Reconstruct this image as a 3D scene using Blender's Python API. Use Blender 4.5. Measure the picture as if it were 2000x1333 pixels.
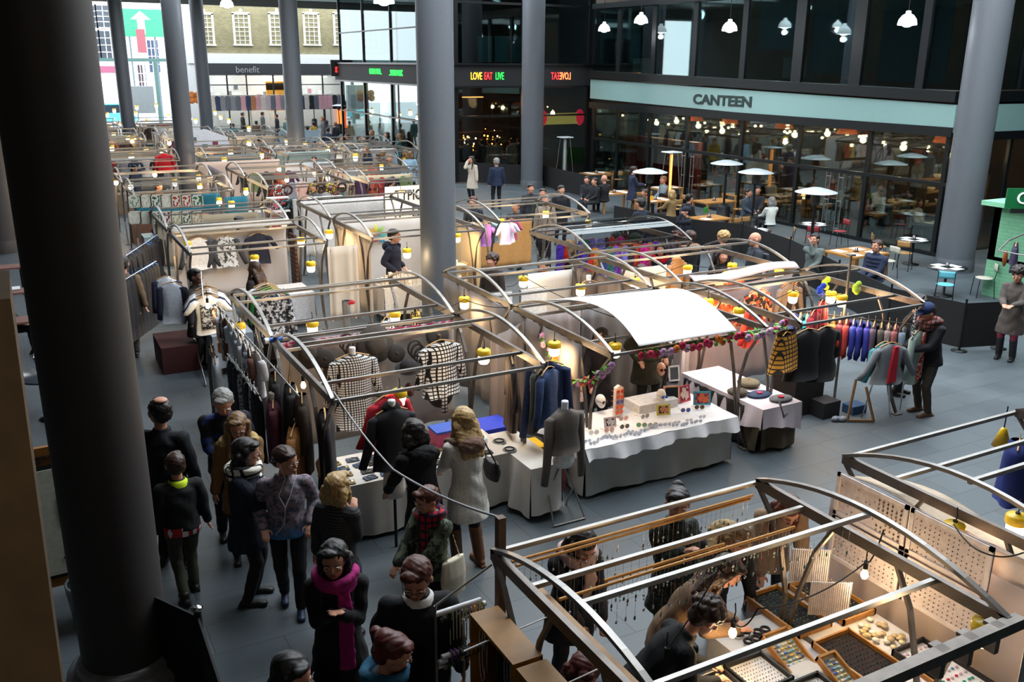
import bpy, math, random
import numpy as np
from mathutils import Vector, Matrix, noise
random.seed(7)
RND = random.Random(11)
S = bpy.context.scene
for o in list(bpy.data.objects): bpy.data.objects.remove(o)
COL = S.collection
rad = math.radians
# ------------------------------------------------------------------ camera
CAMF, CPITCH, CYAW, CROLL, CAMZ = 1773.0, 0.2964444, 0.49355533, 0.00660982, 6.0
_cp, _sp = math.cos(CPITCH), math.sin(CPITCH)
_F = np.array([math.sin(CYAW)*_cp, math.cos(CYAW)*_cp, -_sp])
_R0 = np.array([math.cos(CYAW), -math.sin(CYAW), 0.0]); _U0 = np.cross(_R0, _F)
_c, _s = math.cos(CROLL), math.sin(CROLL)
_R = _c*_R0+_s*_U0; _U = -_s*_R0+_c*_U0
cd = bpy.data.cameras.new('camera'); cam = bpy.data.objects.new('camera', cd); COL.objects.link(cam)
cd.sensor_width = 36.0; cd.lens = CAMF/2000*36; cd.clip_end = 400; cd.clip_start = 0.05
cam.matrix_world = Matrix(((_R[0],_U[0],-_F[0],0),(_R[1],_U[1],-_F[1],0),(_R[2],_U[2],-_F[2],CAMZ),(0,0,0,1)))
S.camera = cam
# ------------------------------------------------------------------ light and exposure
W = bpy.data.worlds.new('sky'); S.world = W; W.use_nodes = True
nt = W.node_tree; bg = nt.nodes['Background']
tc = nt.nodes.new('ShaderNodeTexCoord'); sx = nt.nodes.new('ShaderNodeSeparateXYZ'); rp = nt.nodes.new('ShaderNodeValToRGB')
nt.links.new(tc.outputs['Generated'], sx.inputs[0]); nt.links.new(sx.outputs[2], rp.inputs[0]); nt.links.new(rp.outputs[0], bg.inputs[0])
rp.color_ramp.elements[0].position = 0.0; rp.color_ramp.elements[0].color = (.66,.70,.74,1)
rp.color_ramp.elements[1].position = 0.6; rp.color_ramp.elements[1].color = (.84,.90,.95,1)
bg.inputs[1].default_value = 4.6
S.view_settings.view_transform = 'Standard'; S.view_settings.look = 'None'; S.view_settings.gamma = 1.0
S.view_settings.use_curve_mapping = False
S.view_settings.exposure = 0.75
def ray(x, y): return _F*CAMF+_R*(x-1000)-_U*(y-666.5)
def P(x, y, z=0.0):                    # where a line of sight meets the level z
    d = ray(x, y); t = (z-CAMZ)/d[2]
    return Vector((d[0]*t, d[1]*t, z))
def DX(x, y, X):
    d = ray(x, y); t = X/d[0]; return Vector((X, d[1]*t, CAMZ+d[2]*t))
def DY(x, y, Y):
    d = ray(x, y); t = Y/d[1]; return Vector((d[0]*t, Y, CAMZ+d[2]*t))
# ------------------------------------------------------------------ materials
MC = {}
def _new(name):
    m = bpy.data.materials.new(name); m.use_nodes = True
    return m, m.node_tree, m.node_tree.nodes['Principled BSDF']
def hexc(h):
    if not isinstance(h, str): return tuple(h)+(1,)
    h = h.lstrip('#'); v = [int(h[i:i+2],16)/255 for i in (0,2,4)]
    return tuple((c/12.92 if c <= .04045 else ((c+.055)/1.055)**2.4) for c in v)+(1,)
def M(color, rough=.8, metal=0, var=.12, scale=18, emis=0, alpha=1, bump=0, trans=0, coat=0):
    key = (str(color), rough, metal, var, scale, emis, alpha, bump, trans, coat)
    if key in MC: return MC[key]
    m, t, b = _new('surface %s' % (color if isinstance(color, str) else len(MC)))
    c = hexc(color)
    b.inputs['Roughness'].default_value = rough; b.inputs['Metallic'].default_value = metal
    if var:
        co = t.nodes.new('ShaderNodeTexCoord'); n = t.nodes.new('ShaderNodeTexNoise'); n.inputs['Scale'].default_value = scale; n.inputs['Detail'].default_value = 5
        t.links.new(co.outputs['Object'], n.inputs['Vector'])
        r = t.nodes.new('ShaderNodeValToRGB'); t.links.new(n.outputs['Fac'], r.inputs[0])
        r.color_ramp.elements[0].position = .3; r.color_ramp.elements[1].position = .7
        r.color_ramp.elements[0].color = tuple(x*(1-var) for x in c[:3])+(1,); r.color_ramp.elements[1].color = tuple(min(1, x*(1+var)) for x in c[:3])+(1,)
        t.links.new(r.outputs[0], b.inputs['Base Color'])
        if bump:
            bp = t.nodes.new('ShaderNodeBump'); bp.inputs['Strength'].default_value = bump; bp.inputs['Distance'].default_value = .01
            t.links.new(n.outputs['Fac'], bp.inputs['Height']); t.links.new(bp.outputs[0], b.inputs['Normal'])
    else: b.inputs['Base Color'].default_value = c
    if emis:
        b.inputs['Emission Color'].default_value = c; b.inputs['Emission Strength'].default_value = emis
    b.inputs['Alpha'].default_value = alpha; b.inputs['Transmission Weight'].default_value = trans; b.inputs['Coat Weight'].default_value = coat
    MC[key] = m; return m
def MP(kind, c1, c2, scale=10, rough=.85, c3=None, vec='Object', rot=0):     # patterned cloth
    key = (kind, str(c1), str(c2), scale, rough, str(c3), rot)
    if key in MC: return MC[key]
    m, t, b = _new('%s cloth' % kind); b.inputs['Roughness'].default_value = rough
    co = t.nodes.new('ShaderNodeTexCoord'); mp = t.nodes.new('ShaderNodeMapping'); mp.inputs['Scale'].default_value = (scale,)*3; mp.inputs['Rotation'].default_value = (0, 0, rot)
    t.links.new(co.outputs[vec], mp.inputs[0]); v = mp.outputs[0]
    def mixn(fac, a, bb):
        x = t.nodes.new('ShaderNodeMix'); x.data_type = 'RGBA'; t.links.new(fac, x.inputs['Factor'])
        for s_, q in (('A', a), ('B', bb)):
            i = [k for k in x.inputs if k.name == s_ and k.type == 'RGBA'][0]
            if isinstance(q, tuple): i.default_value = q
            else: t.links.new(q, i)
        return [k for k in x.outputs if k.type == 'RGBA'][0]
    def ramp(fac, pos, soft=.01):
        r = t.nodes.new('ShaderNodeValToRGB'); t.links.new(fac, r.inputs[0])
        r.color_ramp.elements[0].position = pos; r.color_ramp.elements[1].position = pos+soft; return r.outputs[0]
    def math_(op, a, bb=None):
        x = t.nodes.new('ShaderNodeMath'); x.operation = op
        for i, q in enumerate((a, bb)):
            if q is None: continue
            if isinstance(q, (int, float)): x.inputs[i].default_value = q
            else: t.links.new(q, x.inputs[i])
        return x.outputs[0]
    A, B = hexc(c1), hexc(c2)
    if kind in ('stripe', 'check', 'stripex'):
        s = t.nodes.new('ShaderNodeSeparateXYZ'); t.links.new(v, s.inputs[0])
        fz = math_('GREATER_THAN', math_('FRACT', math_('ADD', s.outputs[2], 50)), .68 if kind == 'check' else .5)
        fx = math_('GREATER_THAN', math_('FRACT', math_('ADD', math_('ADD', s.outputs[0], s.outputs[1]), 50)), .68 if kind == 'check' else .5)
        f = {'stripe': fz, 'stripex': fx, 'check': math_('MAXIMUM', fz, fx)}[kind]
        out = mixn(f, A, B)
    elif kind == 'print':
        n = t.nodes.new('ShaderNodeTexNoise'); n.inputs['Scale'].default_value = 1; n.inputs['Detail'].default_value = 8; n.inputs['Roughness'].default_value = .7; t.links.new(v, n.inputs['Vector'])
        out = mixn(ramp(n.outputs['Fac'], .5, .03), A, B)
    elif kind == 'camo':
        n = t.nodes.new('ShaderNodeTexNoise'); n.inputs['Scale'].default_value = 1; t.links.new(v, n.inputs['Vector'])
        n2 = t.nodes.new('ShaderNodeTexNoise'); n2.inputs['Scale'].default_value = 1.7; t.links.new(v, n2.inputs['Vector'])
        out = mixn(ramp(n2.outputs['Fac'], .55, .02), mixn(ramp(n.outputs['Fac'], .5, .02), A, B), hexc(c3))
    elif kind == 'tile':
        n = t.nodes.new('ShaderNodeTexVoronoi'); n.inputs['Scale'].default_value = 1; t.links.new(v, n.inputs['Vector'])
        r = t.nodes.new('ShaderNodeSeparateColor'); t.links.new(n.outputs['Color'], r.inputs[0])
        out = mixn(ramp(r.outputs[0], .45, .02), A, B)
        if c3: out = mixn(ramp(r.outputs[1], .6, .02), out, hexc(c3))
    elif kind == 'grad':
        s = t.nodes.new('ShaderNodeSeparateXYZ'); t.links.new(co.outputs['Object'], s.inputs[0])
        n = t.nodes.new('ShaderNodeTexNoise'); n.inputs['Scale'].default_value = 1; n.inputs['Detail'].default_value = 6; t.links.new(v, n.inputs['Vector'])
        base = mixn(ramp(n.outputs['Fac'], .45, .15), A, B)
        mr = t.nodes.new('ShaderNodeMapRange'); mr.inputs[1].default_value = 1.15; mr.inputs[2].default_value = .95; t.links.new(s.outputs[2], mr.inputs[0])
        out = mixn(mr.outputs[0], base, hexc(c3))
    t.links.new(out, b.inputs['Base Color'])
    MC[key] = m; return m
def MBRICK(c1, c2, mortar, bw=.22, bh=.075, ms=.01, rough=.9, off=.5, vertical=True, name='brick'):
    m, t, b = _new(name); b.inputs['Roughness'].default_value = rough
    co = t.nodes.new('ShaderNodeTexCoord'); br = t.nodes.new('ShaderNodeTexBrick'); mp = t.nodes.new('ShaderNodeMapping')
    if vertical:
        s = t.nodes.new('ShaderNodeSeparateXYZ'); cb = t.nodes.new('ShaderNodeCombineXYZ'); ad = t.nodes.new('ShaderNodeMath')
        t.links.new(co.outputs['Object'], s.inputs[0]); t.links.new(s.outputs[0], ad.inputs[0]); t.links.new(s.outputs[1], ad.inputs[1])
        t.links.new(ad.outputs[0], cb.inputs[0]); t.links.new(s.outputs[2], cb.inputs[1]); t.links.new(cb.outputs[0], br.inputs['Vector'])
    else: t.links.new(co.outputs['Object'], br.inputs['Vector'])
    br.inputs['Color1'].default_value = hexc(c1); br.inputs['Color2'].default_value = hexc(c2); br.inputs['Mortar'].default_value = hexc(mortar)
    br.inputs['Scale'].default_value = 1; br.inputs['Brick Width'].default_value = bw; br.inputs['Row Height'].default_value = bh; br.inputs['Mortar Size'].default_value = ms; br.offset = off
    n = t.nodes.new('ShaderNodeTexNoise'); n.inputs['Scale'].default_value = 1.3; n.inputs['Detail'].default_value = 8; t.links.new(co.outputs['Object'], n.inputs['Vector'])
    mr = t.nodes.new('ShaderNodeMapRange'); mr.inputs[3].default_value = .7; mr.inputs[4].default_value = 1.3; t.links.new(n.outputs['Fac'], mr.inputs[0])
    mx = t.nodes.new('ShaderNodeVectorMath'); mx.operation = 'SCALE'; t.links.new(br.outputs['Color'], mx.inputs[0]); t.links.new(mr.outputs[0], mx.inputs['Scale'])
    t.links.new(mx.outputs[0], b.inputs['Base Color'])
    bp = t.nodes.new('ShaderNodeBump'); bp.inputs['Strength'].default_value = .35; bp.inputs['Distance'].default_value = .01; bp.invert = True
    t.links.new(br.outputs['Fac'], bp.inputs['Height']); t.links.new(bp.outputs[0], b.inputs['Normal'])
    if not vertical:
        mr2 = t.nodes.new('ShaderNodeMapRange'); mr2.inputs[3].default_value = .35; mr2.inputs[4].default_value = .65; t.links.new(n.outputs['Fac'], mr2.inputs[0]); t.links.new(mr2.outputs[0], b.inputs['Roughness'])
    return m
STEEL = M('#8f8c88', .38, .75, .15, 6); STEELD = M('#6d6660', .45, .65, .2, 6)
BLACK = M('#0b0b0d', .7); CHROME = M('#cfd2d6', .2, 1, 0); WOODY = M('#b98a4e', .55, 0, .2, 9); WHITE = M('#e9e7e6', .8, 0, .04)
def glassm(name, tint, refl):
    m = bpy.data.materials.new(name); m.use_nodes = True; t = m.node_tree; t.nodes.clear()
    o = t.nodes.new('ShaderNodeOutputMaterial'); mx = t.nodes.new('ShaderNodeMixShader'); tr = t.nodes.new('ShaderNodeBsdfTransparent'); gl = t.nodes.new('ShaderNodeBsdfGlossy'); fr = t.nodes.new('ShaderNodeLayerWeight'); mt = t.nodes.new('ShaderNodeMath')
    tr.inputs[0].default_value = hexc(tint); gl.inputs['Roughness'].default_value = .02; gl.inputs['Color'].default_value = (.85,.93,.93,1); fr.inputs[0].default_value = .45; mt.operation = 'MULTIPLY_ADD'; mt.inputs[1].default_value = .5; mt.inputs[2].default_value = refl
    t.links.new(fr.outputs['Fresnel'], mt.inputs[0]); t.links.new(mt.outputs[0], mx.inputs[0]); t.links.new(tr.outputs[0], mx.inputs[1]); t.links.new(gl.outputs[0], mx.inputs[2]); t.links.new(mx.outputs[0], o.inputs[0]); return m
GLASS = glassm('clear glass', '#d5dcd8', .03); DGLASS = glassm('dark glass', '#a9babc', .04)
# ------------------------------------------------------------------ mesh builder
class MB:
    def __init__(s): s.v=[]; s.f=[]; s.m=[]; s.s=[]; s.X=None
    def add(s, vs, fs, mi=0, sm=False):
        o = len(s.v)
        s.v += [tuple(s.X @ Vector(p)) for p in vs] if s.X else [tuple(p) for p in vs]
        for f in fs: s.f.append([i+o for i in f]); s.m.append(mi); s.s.append(sm)
        return s
    def box(s, c, d, mi=0, R=None, taper=1):
        a,b,h = d[0]/2, d[1]/2, d[2]/2; t = taper
        vs = [Vector(q) for q in ((-a,-b,-h),(a,-b,-h),(a,b,-h),(-a,b,-h),(-a*t,-b*t,h),(a*t,-b*t,h),(a*t,b*t,h),(-a*t,b*t,h))]
        if R is not None:
            if isinstance(R, (int, float)): R = Matrix.Rotation(R, 3, 'Z')
            vs = [R @ q for q in vs]
        c = Vector(c)
        return s.add([q+c for q in vs], [(3,2,1,0),(4,5,6,7),(0,1,5,4),(1,2,6,5),(2,3,7,6),(3,0,4,7)], mi)
    def bar(s, p, q, w, h=None, mi=0):
        p, q = Vector(p), Vector(q); h = h or w; d = q-p; L = d.length
        if L < 1e-6: return s
        z = d/L; up = Vector((0,0,1)) if abs(z.z) < .95 else Vector((0,1,0))
        x = z.cross(up).normalized(); y = x.cross(z).normalized()
        vs = [o+x*(i*w/2)+y*(j*h/2) for o in (p,q) for i,j in ((-1,-1),(1,-1),(1,1),(-1,1))]
        return s.add(vs, [(0,1,2,3),(7,6,5,4),(0,4,5,1),(1,5,6,2),(2,6,7,3),(3,7,4,0)], mi)
    def path(s, pts, w, h=None, mi=0):
        for a, b in zip(pts[:-1], pts[1:]): s.bar(a, b, w, h, mi)
        return s
    def tube(s, pts, r, n=6, mi=0, closed=False, r2=None):
        pts = [Vector(p) for p in pts]; N = len(pts); vs=[]; fs=[]
        rs = [r+(r2-r)*i/(N-1) for i in range(N)] if r2 is not None else [r]*N
        px = None
        for i, p in enumerate(pts):
            d = (pts[(i+1) % N]-pts[i-1]) if closed else (pts[min(i+1,N-1)]-pts[max(i-1,0)])
            if d.length < 1e-9: d = Vector((0,0,1))
            d.normalize()
            if px is None:
                up = Vector((0,0,1)) if abs(d.z) < .9 else Vector((1,0,0)); px = d.cross(up).normalized()
            else:
                px = (px-d*px.dot(d)); px = px.normalized() if px.length > 1e-6 else d.orthogonal().normalized()
            y = d.cross(px)
            vs += [p+(px*math.cos(2*math.pi*k/n)+y*math.sin(2*math.pi*k/n))*rs[i] for k in range(n)]
        for i in range(N if closed else N-1):
            a, b = i*n, ((i+1) % N)*n
            for k in range(n): fs.append((a+k, a+(k+1)%n, b+(k+1)%n, b+k))
        s.add(vs, fs, mi, True)
        if not closed: s.add([vs[k] for k in range(n)], [tuple(range(n-1,-1,-1))], mi); s.add(vs[-n:], [tuple(range(n))], mi)
        return s
    def cyl(s, p, q, r, r2=None, n=12, mi=0): return s.tube([p, q], r, n, mi, r2=r if r2 is None else r2)
    def lathe(s, prof, c=(0,0,0), n=16, mi=0, R=None, sx=1, sy=1, sm=True):
        vs=[]; fs=[]; c = Vector(c)
        for r, z in prof:
            for k in range(n):
                q = Vector((max(r,1e-4)*math.cos(2*math.pi*k/n)*sx, max(r,1e-4)*math.sin(2*math.pi*k/n)*sy, z))
                vs.append((R @ q if R is not None else q)+c)
        for i in range(len(prof)-1):
            for k in range(n): fs.append((i*n+k, i*n+(k+1)%n, (i+1)*n+(k+1)%n, (i+1)*n+k))
        return s.add(vs, fs, mi, sm)
    def ell(s, c, r, n=12, m=8, mi=0, R=None):
        if isinstance(r, (int,float)): r = (r,r,r)
        vs=[]; fs=[]; c = Vector(c)
        for i in range(m+1):
            t = math.pi*i/m
            for k in range(n):
                q = Vector((r[0]*max(math.sin(t),1e-3)*math.cos(2*math.pi*k/n), r[1]*max(math.sin(t),1e-3)*math.sin(2*math.pi*k/n), -r[2]*math.cos(t)))
                vs.append((R @ q if R is not None else q)+c)
        for i in range(m):
            for k in range(n): fs.append((i*n+k, i*n+(k+1)%n, (i+1)*n+(k+1)%n, (i+1)*n+k))
        fs.append(tuple(range(n-1,-1,-1))); fs.append(tuple(m*n+k for k in range(n)))
        return s.add(vs, fs, mi, True)
    def cap(s, p, q, r, r2=None, mi=0, n=10):          # capsule with round ends
        r2 = r if r2 is None else r2; p, q = Vector(p), Vector(q)
        s.cyl(p, q, r, r2, n, mi); s.ell(p, r, n, 6, mi); s.ell(q, r2, n, 6, mi); return s
    def loft(s, rings, n=16, mi=0):                     # rings: (centre, rx, ry, rotation matrix or None)
        vs=[]; fs=[]
        for c, rx, ry, R in rings:
            for k in range(n):
                a = 2*math.pi*k/n; q = Vector((rx*math.cos(a), ry*math.sin(a), 0)); vs.append((R @ q if R is not None else q)+Vector(c))
        for i in range(len(rings)-1):
            for k in range(n): fs.append((i*n+k, i*n+(k+1)%n, (i+1)*n+(k+1)%n, (i+1)*n+k))
        fs.append(tuple(range(n-1,-1,-1))); fs.append(tuple((len(rings)-1)*n+k for k in range(n)))
        return s.add(vs, fs, mi, True)
    def grid(s, fn, nu, nv, mi=0, thick=0, sm=True):
        vs = [Vector(fn(i/nu, j/nv)) for j in range(nv+1) for i in range(nu+1)]; w = nu+1
        fs = [(j*w+i, j*w+i+1, (j+1)*w+i+1, (j+1)*w+i) for j in range(nv) for i in range(nu)]
        if thick:
            a = (vs[1]-vs[0]).cross(vs[w]-vs[0]); a = a.normalized()*thick if a.length > 1e-9 else Vector((0,0,thick)); o = len(vs)
            vs2 = vs+[q-a for q in vs]; fs2 = fs+[tuple(x+o for x in reversed(f)) for f in fs]
            edge = [(i, i+1) for i in range(nu)]+[(nu+j*w, nu+(j+1)*w) for j in range(nv)]+[(nv*w+i+1, nv*w+i) for i in range(nu)]+[((j+1)*w, j*w) for j in range(nv)]
            fs2 += [(b, a_, a_+o, b+o) for a_, b in edge]
            return s.add(vs2, fs2, mi, sm)
        return s.add(vs, fs, mi, sm)
    def prism(s, poly, y0, y1, mi=0, flip=False):       # outline in the XZ plane, thickness along Y
        n = len(poly); vs = [(x, y0, z) for x, z in poly]+[(x, y1, z) for x, z in poly]
        return s.add(vs, [tuple(range(n)), tuple(range(2*n-1, n-1, -1))]+[((i+1)%n, i, i+n, (i+1)%n+n) for i in range(n)], mi)
    def build(s, name, mats, parent=None, loc=None, rz=0):
        me = bpy.data.meshes.new(name); me.from_pydata(s.v, [], s.f)
        if not isinstance(mats, (list, tuple)): mats = [mats]
        for m in mats: me.materials.append(m)
        me.polygons.foreach_set('material_index', s.m); me.polygons.foreach_set('use_smooth', s.s); me.update()
        o = bpy.data.objects.new(name, me); COL.objects.link(o)
        if parent: o.parent = parent
        if loc is not None: o.location = loc
        if rz: o.rotation_euler = (0,0,rz)
        return o
def tag(o, label=None, cat=None, group=None, kind=None):
    if label: o['label'] = label
    if cat: o['category'] = cat
    if group: o['group'] = group
    if kind: o['kind'] = kind
    return o
def thing(name, label, cat, loc=(0,0,0), rz=0, group=None):
    o = bpy.data.objects.new(name, None); COL.objects.link(o); o.empty_display_size = .1
    o.location = loc; o.rotation_euler = (0,0,rz); return tag(o, label, cat, group)
def struct(name, mb, m, label=None):
    o = mb.build(name, m); o['kind'] = 'structure'
    if label: o['label'] = label
    return o
def dup(r, loc=None, rz=None, label=None, group=None):
    c = r.copy(); COL.objects.link(c)
    if loc is not None: c.location = loc
    if rz is not None: c.rotation_euler = (0,0,rz)
    if label: c['label'] = label
    if group: c['group'] = group
    for ch in r.children:
        k = ch.copy(); COL.objects.link(k); k.parent = c
        for g in ch.children:
            h = g.copy(); COL.objects.link(h); h.parent = k
    return c
TEXTS = []
def text(name, body, size, m, parent, loc, rx=rad(90), rz=0, ext=.01, mirror=False, align='CENTER', bold=0, sx=1):
    cu = bpy.data.curves.new(name, 'FONT'); cu.body = body; cu.size = size; cu.extrude = ext; cu.align_x = align; cu.align_y = 'CENTER'; cu.offset = bold; cu.resolution_u = 3
    o = bpy.data.objects.new(name, cu); COL.objects.link(o); cu.materials.append(m)
    o.parent = parent; o.location = loc; o.rotation_euler = (rx, 0, rz); o.scale = (-sx if mirror else sx, 1, 1); TEXTS.append(o); return o
BAKE = []
def remesh(o, vox=.012, smooth=4, wr=0, ws=9, seed=0):   # queue: fuse the shapes of one mesh into one skin
    BAKE.append((o, vox, smooth, wr, ws, seed)); return o
def bake_all():
    for o, vox, smooth, wr, ws, seed in BAKE:
        r = o.modifiers.new('r', 'REMESH'); r.mode = 'VOXEL'; r.voxel_size = vox; r.use_smooth_shade = True
        if smooth:
            q = o.modifiers.new('s', 'SMOOTH'); q.iterations = smooth; q.factor = .5
    dg = bpy.context.evaluated_depsgraph_get()
    out = []
    for o in TEXTS:
        me = bpy.data.meshes.new_from_object(o.evaluated_get(dg), depsgraph=dg); nm = o.name.split('.')[0]
        k = bpy.data.objects.new(nm, me); COL.objects.link(k); k.parent = o.parent; k.location = o.location; k.rotation_euler = o.rotation_euler; k.scale = o.scale
        if not me.materials: me.materials.append(o.data.materials[0])
        bpy.data.objects.remove(o)
    for o, *_ in BAKE: out.append(bpy.data.meshes.new_from_object(o.evaluated_get(dg), depsgraph=dg))
    for (o, vox, smooth, wr, ws, seed), me in zip(BAKE, out):
        o.modifiers.clear(); mats = list(o.data.materials); old = o.data; o.data = me; me.materials.clear()
        for m in mats: me.materials.append(m)
        me.name = o.name
        n = len(me.vertices)
        if wr and n:
            co = np.empty(n*3, 'f'); me.vertices.foreach_get('co', co); co = co.reshape(-1,3)
            no = np.empty(n*3, 'f'); me.vertices.foreach_get('normal', no); no = no.reshape(-1,3)
            x, y, z = co[:,0]*ws, co[:,1]*ws, co[:,2]*ws
            d = (np.sin(x*2.1+np.sin(z*1.3+seed)*2+seed)+np.sin(y*2.7+np.sin(z*1.9+x+seed)*1.7)+np.sin(z*1.7+x*1.3+y*2.2+seed*2))/3
            d2 = np.sin(z*3.9+np.sin(x*2.3+y*1.9+seed)*2.2)*.5
            co = co+no*((d+d2)*wr)[:,None]; me.vertices.foreach_set('co', co.astype('f').ravel())
        me.polygons.foreach_set('use_smooth', [True]*len(me.polygons)); me.update()
        bpy.data.meshes.remove(old)
# ================================================================== the setting
PAVE = MBRICK('#4d565b', '#434c52', '#30373b', 1.15, .58, .006, .5, .37, False, 'slate paving')
mb = MB(); mb.box((20,45,-.1),(90,150,.2)); struct('floor', mb, PAVE, 'dark blue-grey slate paving of the market hall')
mb = MB(); mb.box((-3.9,4,.012),(4.6,22,.02)); 
o = struct('floor_cobbles', mb, MBRICK('#34383b', '#2c3033', '#50565a', .32, .2, .012, .8, .5, False, 'dark setts'), 'dark setts laid under the left-hand cafe'); o.name = 'floor_setts'
mb = MB(); mb.box((0,116,.01),(120,50,.02)); struct('floor_street', mb, M('#9aa0a6', .8, 0, .05), 'pale asphalt of the street beyond the hall')
# roof over the hall; unseen open bays laid out to steer the sky light
mb = MB()
for y0, y1 in ((-6,7.5),(19.5,25),(31,38),(44,51),(57,64),(69,80)): mb.box((13,(y0+y1)/2,10.85),(52,y1-y0,.3))
for x0, x1 in ((-13,3.6),(27,40)): mb.box(((x0+x1)/2,37,10.75),(x1-x0,86,.24))
for y in range(10, 80, 3): mb.box((13,y,10.5),(52,.12,.3))
struct('ceiling', mb, M('#8b9494', .8), 'grey soffit of the hall roof, its unseen skylight gaps laid out for the light')
mb = MB(); mb.box((13,80.2,10.75),(52,.4,.62)); mb.box((13,79.4,10.4),(52,.1,.12)); struct('trim_1', mb, M('#8fa09d', .6), 'pale green-grey eaves beam at the far end of the hall')
# unseen near and left walls and gallery slab, put up to darken the left
mb = MB(); mb.box((13,-2.2,3),(54,.3,14)); struct('wall_back', mb, M('#211e1c', .9))
mb = MB(); mb.box((-13,37,5),(.3,86,11.5)); struct('wall_left', mb, M('#3a3634', .9))
mb = MB(); mb.box((40,40,5),(.3,90,11.5)); struct('wall_right', mb, M('#202428', .9))
mb = MB(); mb.box((-5.7,5.2,8.9),(14.6,14.4,.3)); mb.box((3.5,0.6,8.9),(9,5.2,.3)); struct('ceiling_shade_slab', mb, M('#2b2826', .9), 'unseen dark slab added overhead to shade the left side of the hall')  # out-of-view slab, sized to shade the left columns and floor
# near handrail post in brown stone-coloured timber, bottom left
mb = MB(); a = DY(-12,610,1.35); b = DY(128,1345,1.35); 
mb.bar(DY(-62,560,1.2), DY(62,1400,1.2), .085, .16); mb.bar(DY(-20,560,1.24), DY(112,1400,1.24), .012, .012, 1)
o = mb.build('handrail', [M('#5b4a33', .6, 0, .25, 14), M('#87755c', .5)]); tag(o, 'brown timber handrail slanting across the bottom left corner, close to the viewer', 'handrail')
# round steel columns
def column(name, x, y, r, top, label, m, plinth=True, group=None):
    t = thing(name, label, 'column', (x,y,0)); 
    mb = MB(); mb.lathe([(r,.3),(r,top)], n=40); mb.build('shaft', m, t)
    plinth = y < 10
    mb = MB(); mb.lathe([(r+.025,0),(r+.025,.3),(r+.01,.36),(r,.41)] if not plinth else [(0,0),(r+.2,0),(r+.2,.09),(r+.19,.13),(r+.14,.15),(r+.155,.2),(r+.15,.26),(r+.09,.3),(r+.05,.31),(r+.055,.36),(r+.03,.4),(r,.41)], n=40)
    mb.build('base', M('#8a8c92', .35, .2) if plinth else m, t); 
    mb = MB(); mb.lathe([(r,top-.5),(r+.04,top-.48),(r+.04,top-.42),(r+.12,top-.1),(r+.12,top)], n=40); mb.build('capital', m, t); return t
CG = M('#5c6168', .5, .15, .04); CD = M('#403b39', .6, .0, .05)
column('column', .30, 8.6, .405, 10.6, 'broad dark steel column in the left foreground', CD)
column('column', -.81, 33.7, .46, 10.6, 'dark column half hidden at the left edge behind the foreground column', CD)
column('column', 8.32, 19.1, .41, 10.6, 'grey column standing in the middle of the picture between white stalls', CG)
column('column', 25.0, 17.75, .54, 10.6, 'big grey column on the right in front of the restaurant fascia', CG)
column('column', 22.75, 40.3, .55, 10.6, 'grey column right of the red yellow and green slogan', CG)
column('column', 6.43, 42.0, .4, 10.6, 'grey column rising over the pale stalls, second from the left of the far ones', CG)
column('column', 6.43, 63.3, .41, 10.6, 'farthest grey column on the left, by the street', CG)
column('column', 11.4, 64.4, .43, 10.6, 'grey column left of the brick building', CG)
column('column', 13.1, 48.6, .46, 10.6, 'grey column in front of the brick building windows', CG)
# ------------------------------------------------------------------ glass restaurant on the right (front at X = FX)
FX = 26.25; FY0, FY1 = 19.3, 40.35
FR = M('#14191c', .4, .3); 
def zb(y): return 4.0+(y-19.3)*.0165           # lower edge of the pale fascia
mb = MB()
for y0, y1, e in ((FY0,FY1,.0),): 
    mb.add([(FX-.12,y0,zb(y0)),(FX-.12,y1,zb(y1)),(FX-.12,y1,zb(y1)+.93),(FX-.12,y0,zb(y0)+.86),(FX+.1,y0,zb(y0)),(FX+.1,y1,zb(y1)),(FX+.1,y1,zb(y1)+.93),(FX+.1,y0,zb(y0)+.86)],
       [(0,1,2,3),(7,6,5,4),(0,4,5,1),(3,2,6,7),(0,3,7,4),(1,5,6,2)])
mb.box((FX+4.05,FY0-.05,zb(FY0)+.43),(8,.14,.86))
fas = struct('wall_fascia', mb, M('#84a5a3', .3, 0, .02), 'pale blue-green glass fascia over the restaurant windows')
mb = MB()
mb.box((FX,(FY0+FY1)/2,zb(30)-.16),(.34,FY1-FY0,.3)); 
mb.bar((FX-.05,FY0,5.1),(FX-.05,FY1,5.52),.36,.34)
mb.bar((FX-.02,FY0-.3,8.6),(FX-.02,FY1,8.75),.24,.24)
mb.box((FX+4,FY0,zb(FY0)-.14),(8,.3,.26)); mb.box((FX+4,FY0,5.1),(8,.3,.34))
for i, y in enumerate((20.9,23.6,26.4,29.4,32.5,35.4,38.2)): mb.box((FX+.1,y,7.1),(.16,.5 if i in (1,2) else .3,3.6))
for y in (19.5,22.6,25.9,29.1,32.6,35.4,38.0,40.2): mb.box((FX+.05,y,1.95),(.12,.14,3.9))
for y0, y1 in ((19.3,40.3),): mb.box((FX+.02,(y0+y1)/2,2.35),(.07,y1-y0,.12)); mb.box((FX+.02,(y0+y1)/2,.06),(.09,y1-y0,.12))
for x in (29.2,32.4): mb.box((x,FY0+.05,2),(.14,.12,4)); mb.box((x,FY0+.05,7.1),(.2,.2,3.6))
struct('trim_2', mb, FR, 'black steel frame of the glass restaurant front')
mb = MB(); mb.box((FX+.06,(FY0+FY1)/2,1.95),(.02,FY1-FY0,3.8)); mb.box((FX+4,FY0+.06,1.95),(8,.02,3.8)); struct('window_1', mb, GLASS, 'tall glass front of the restaurant')
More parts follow.
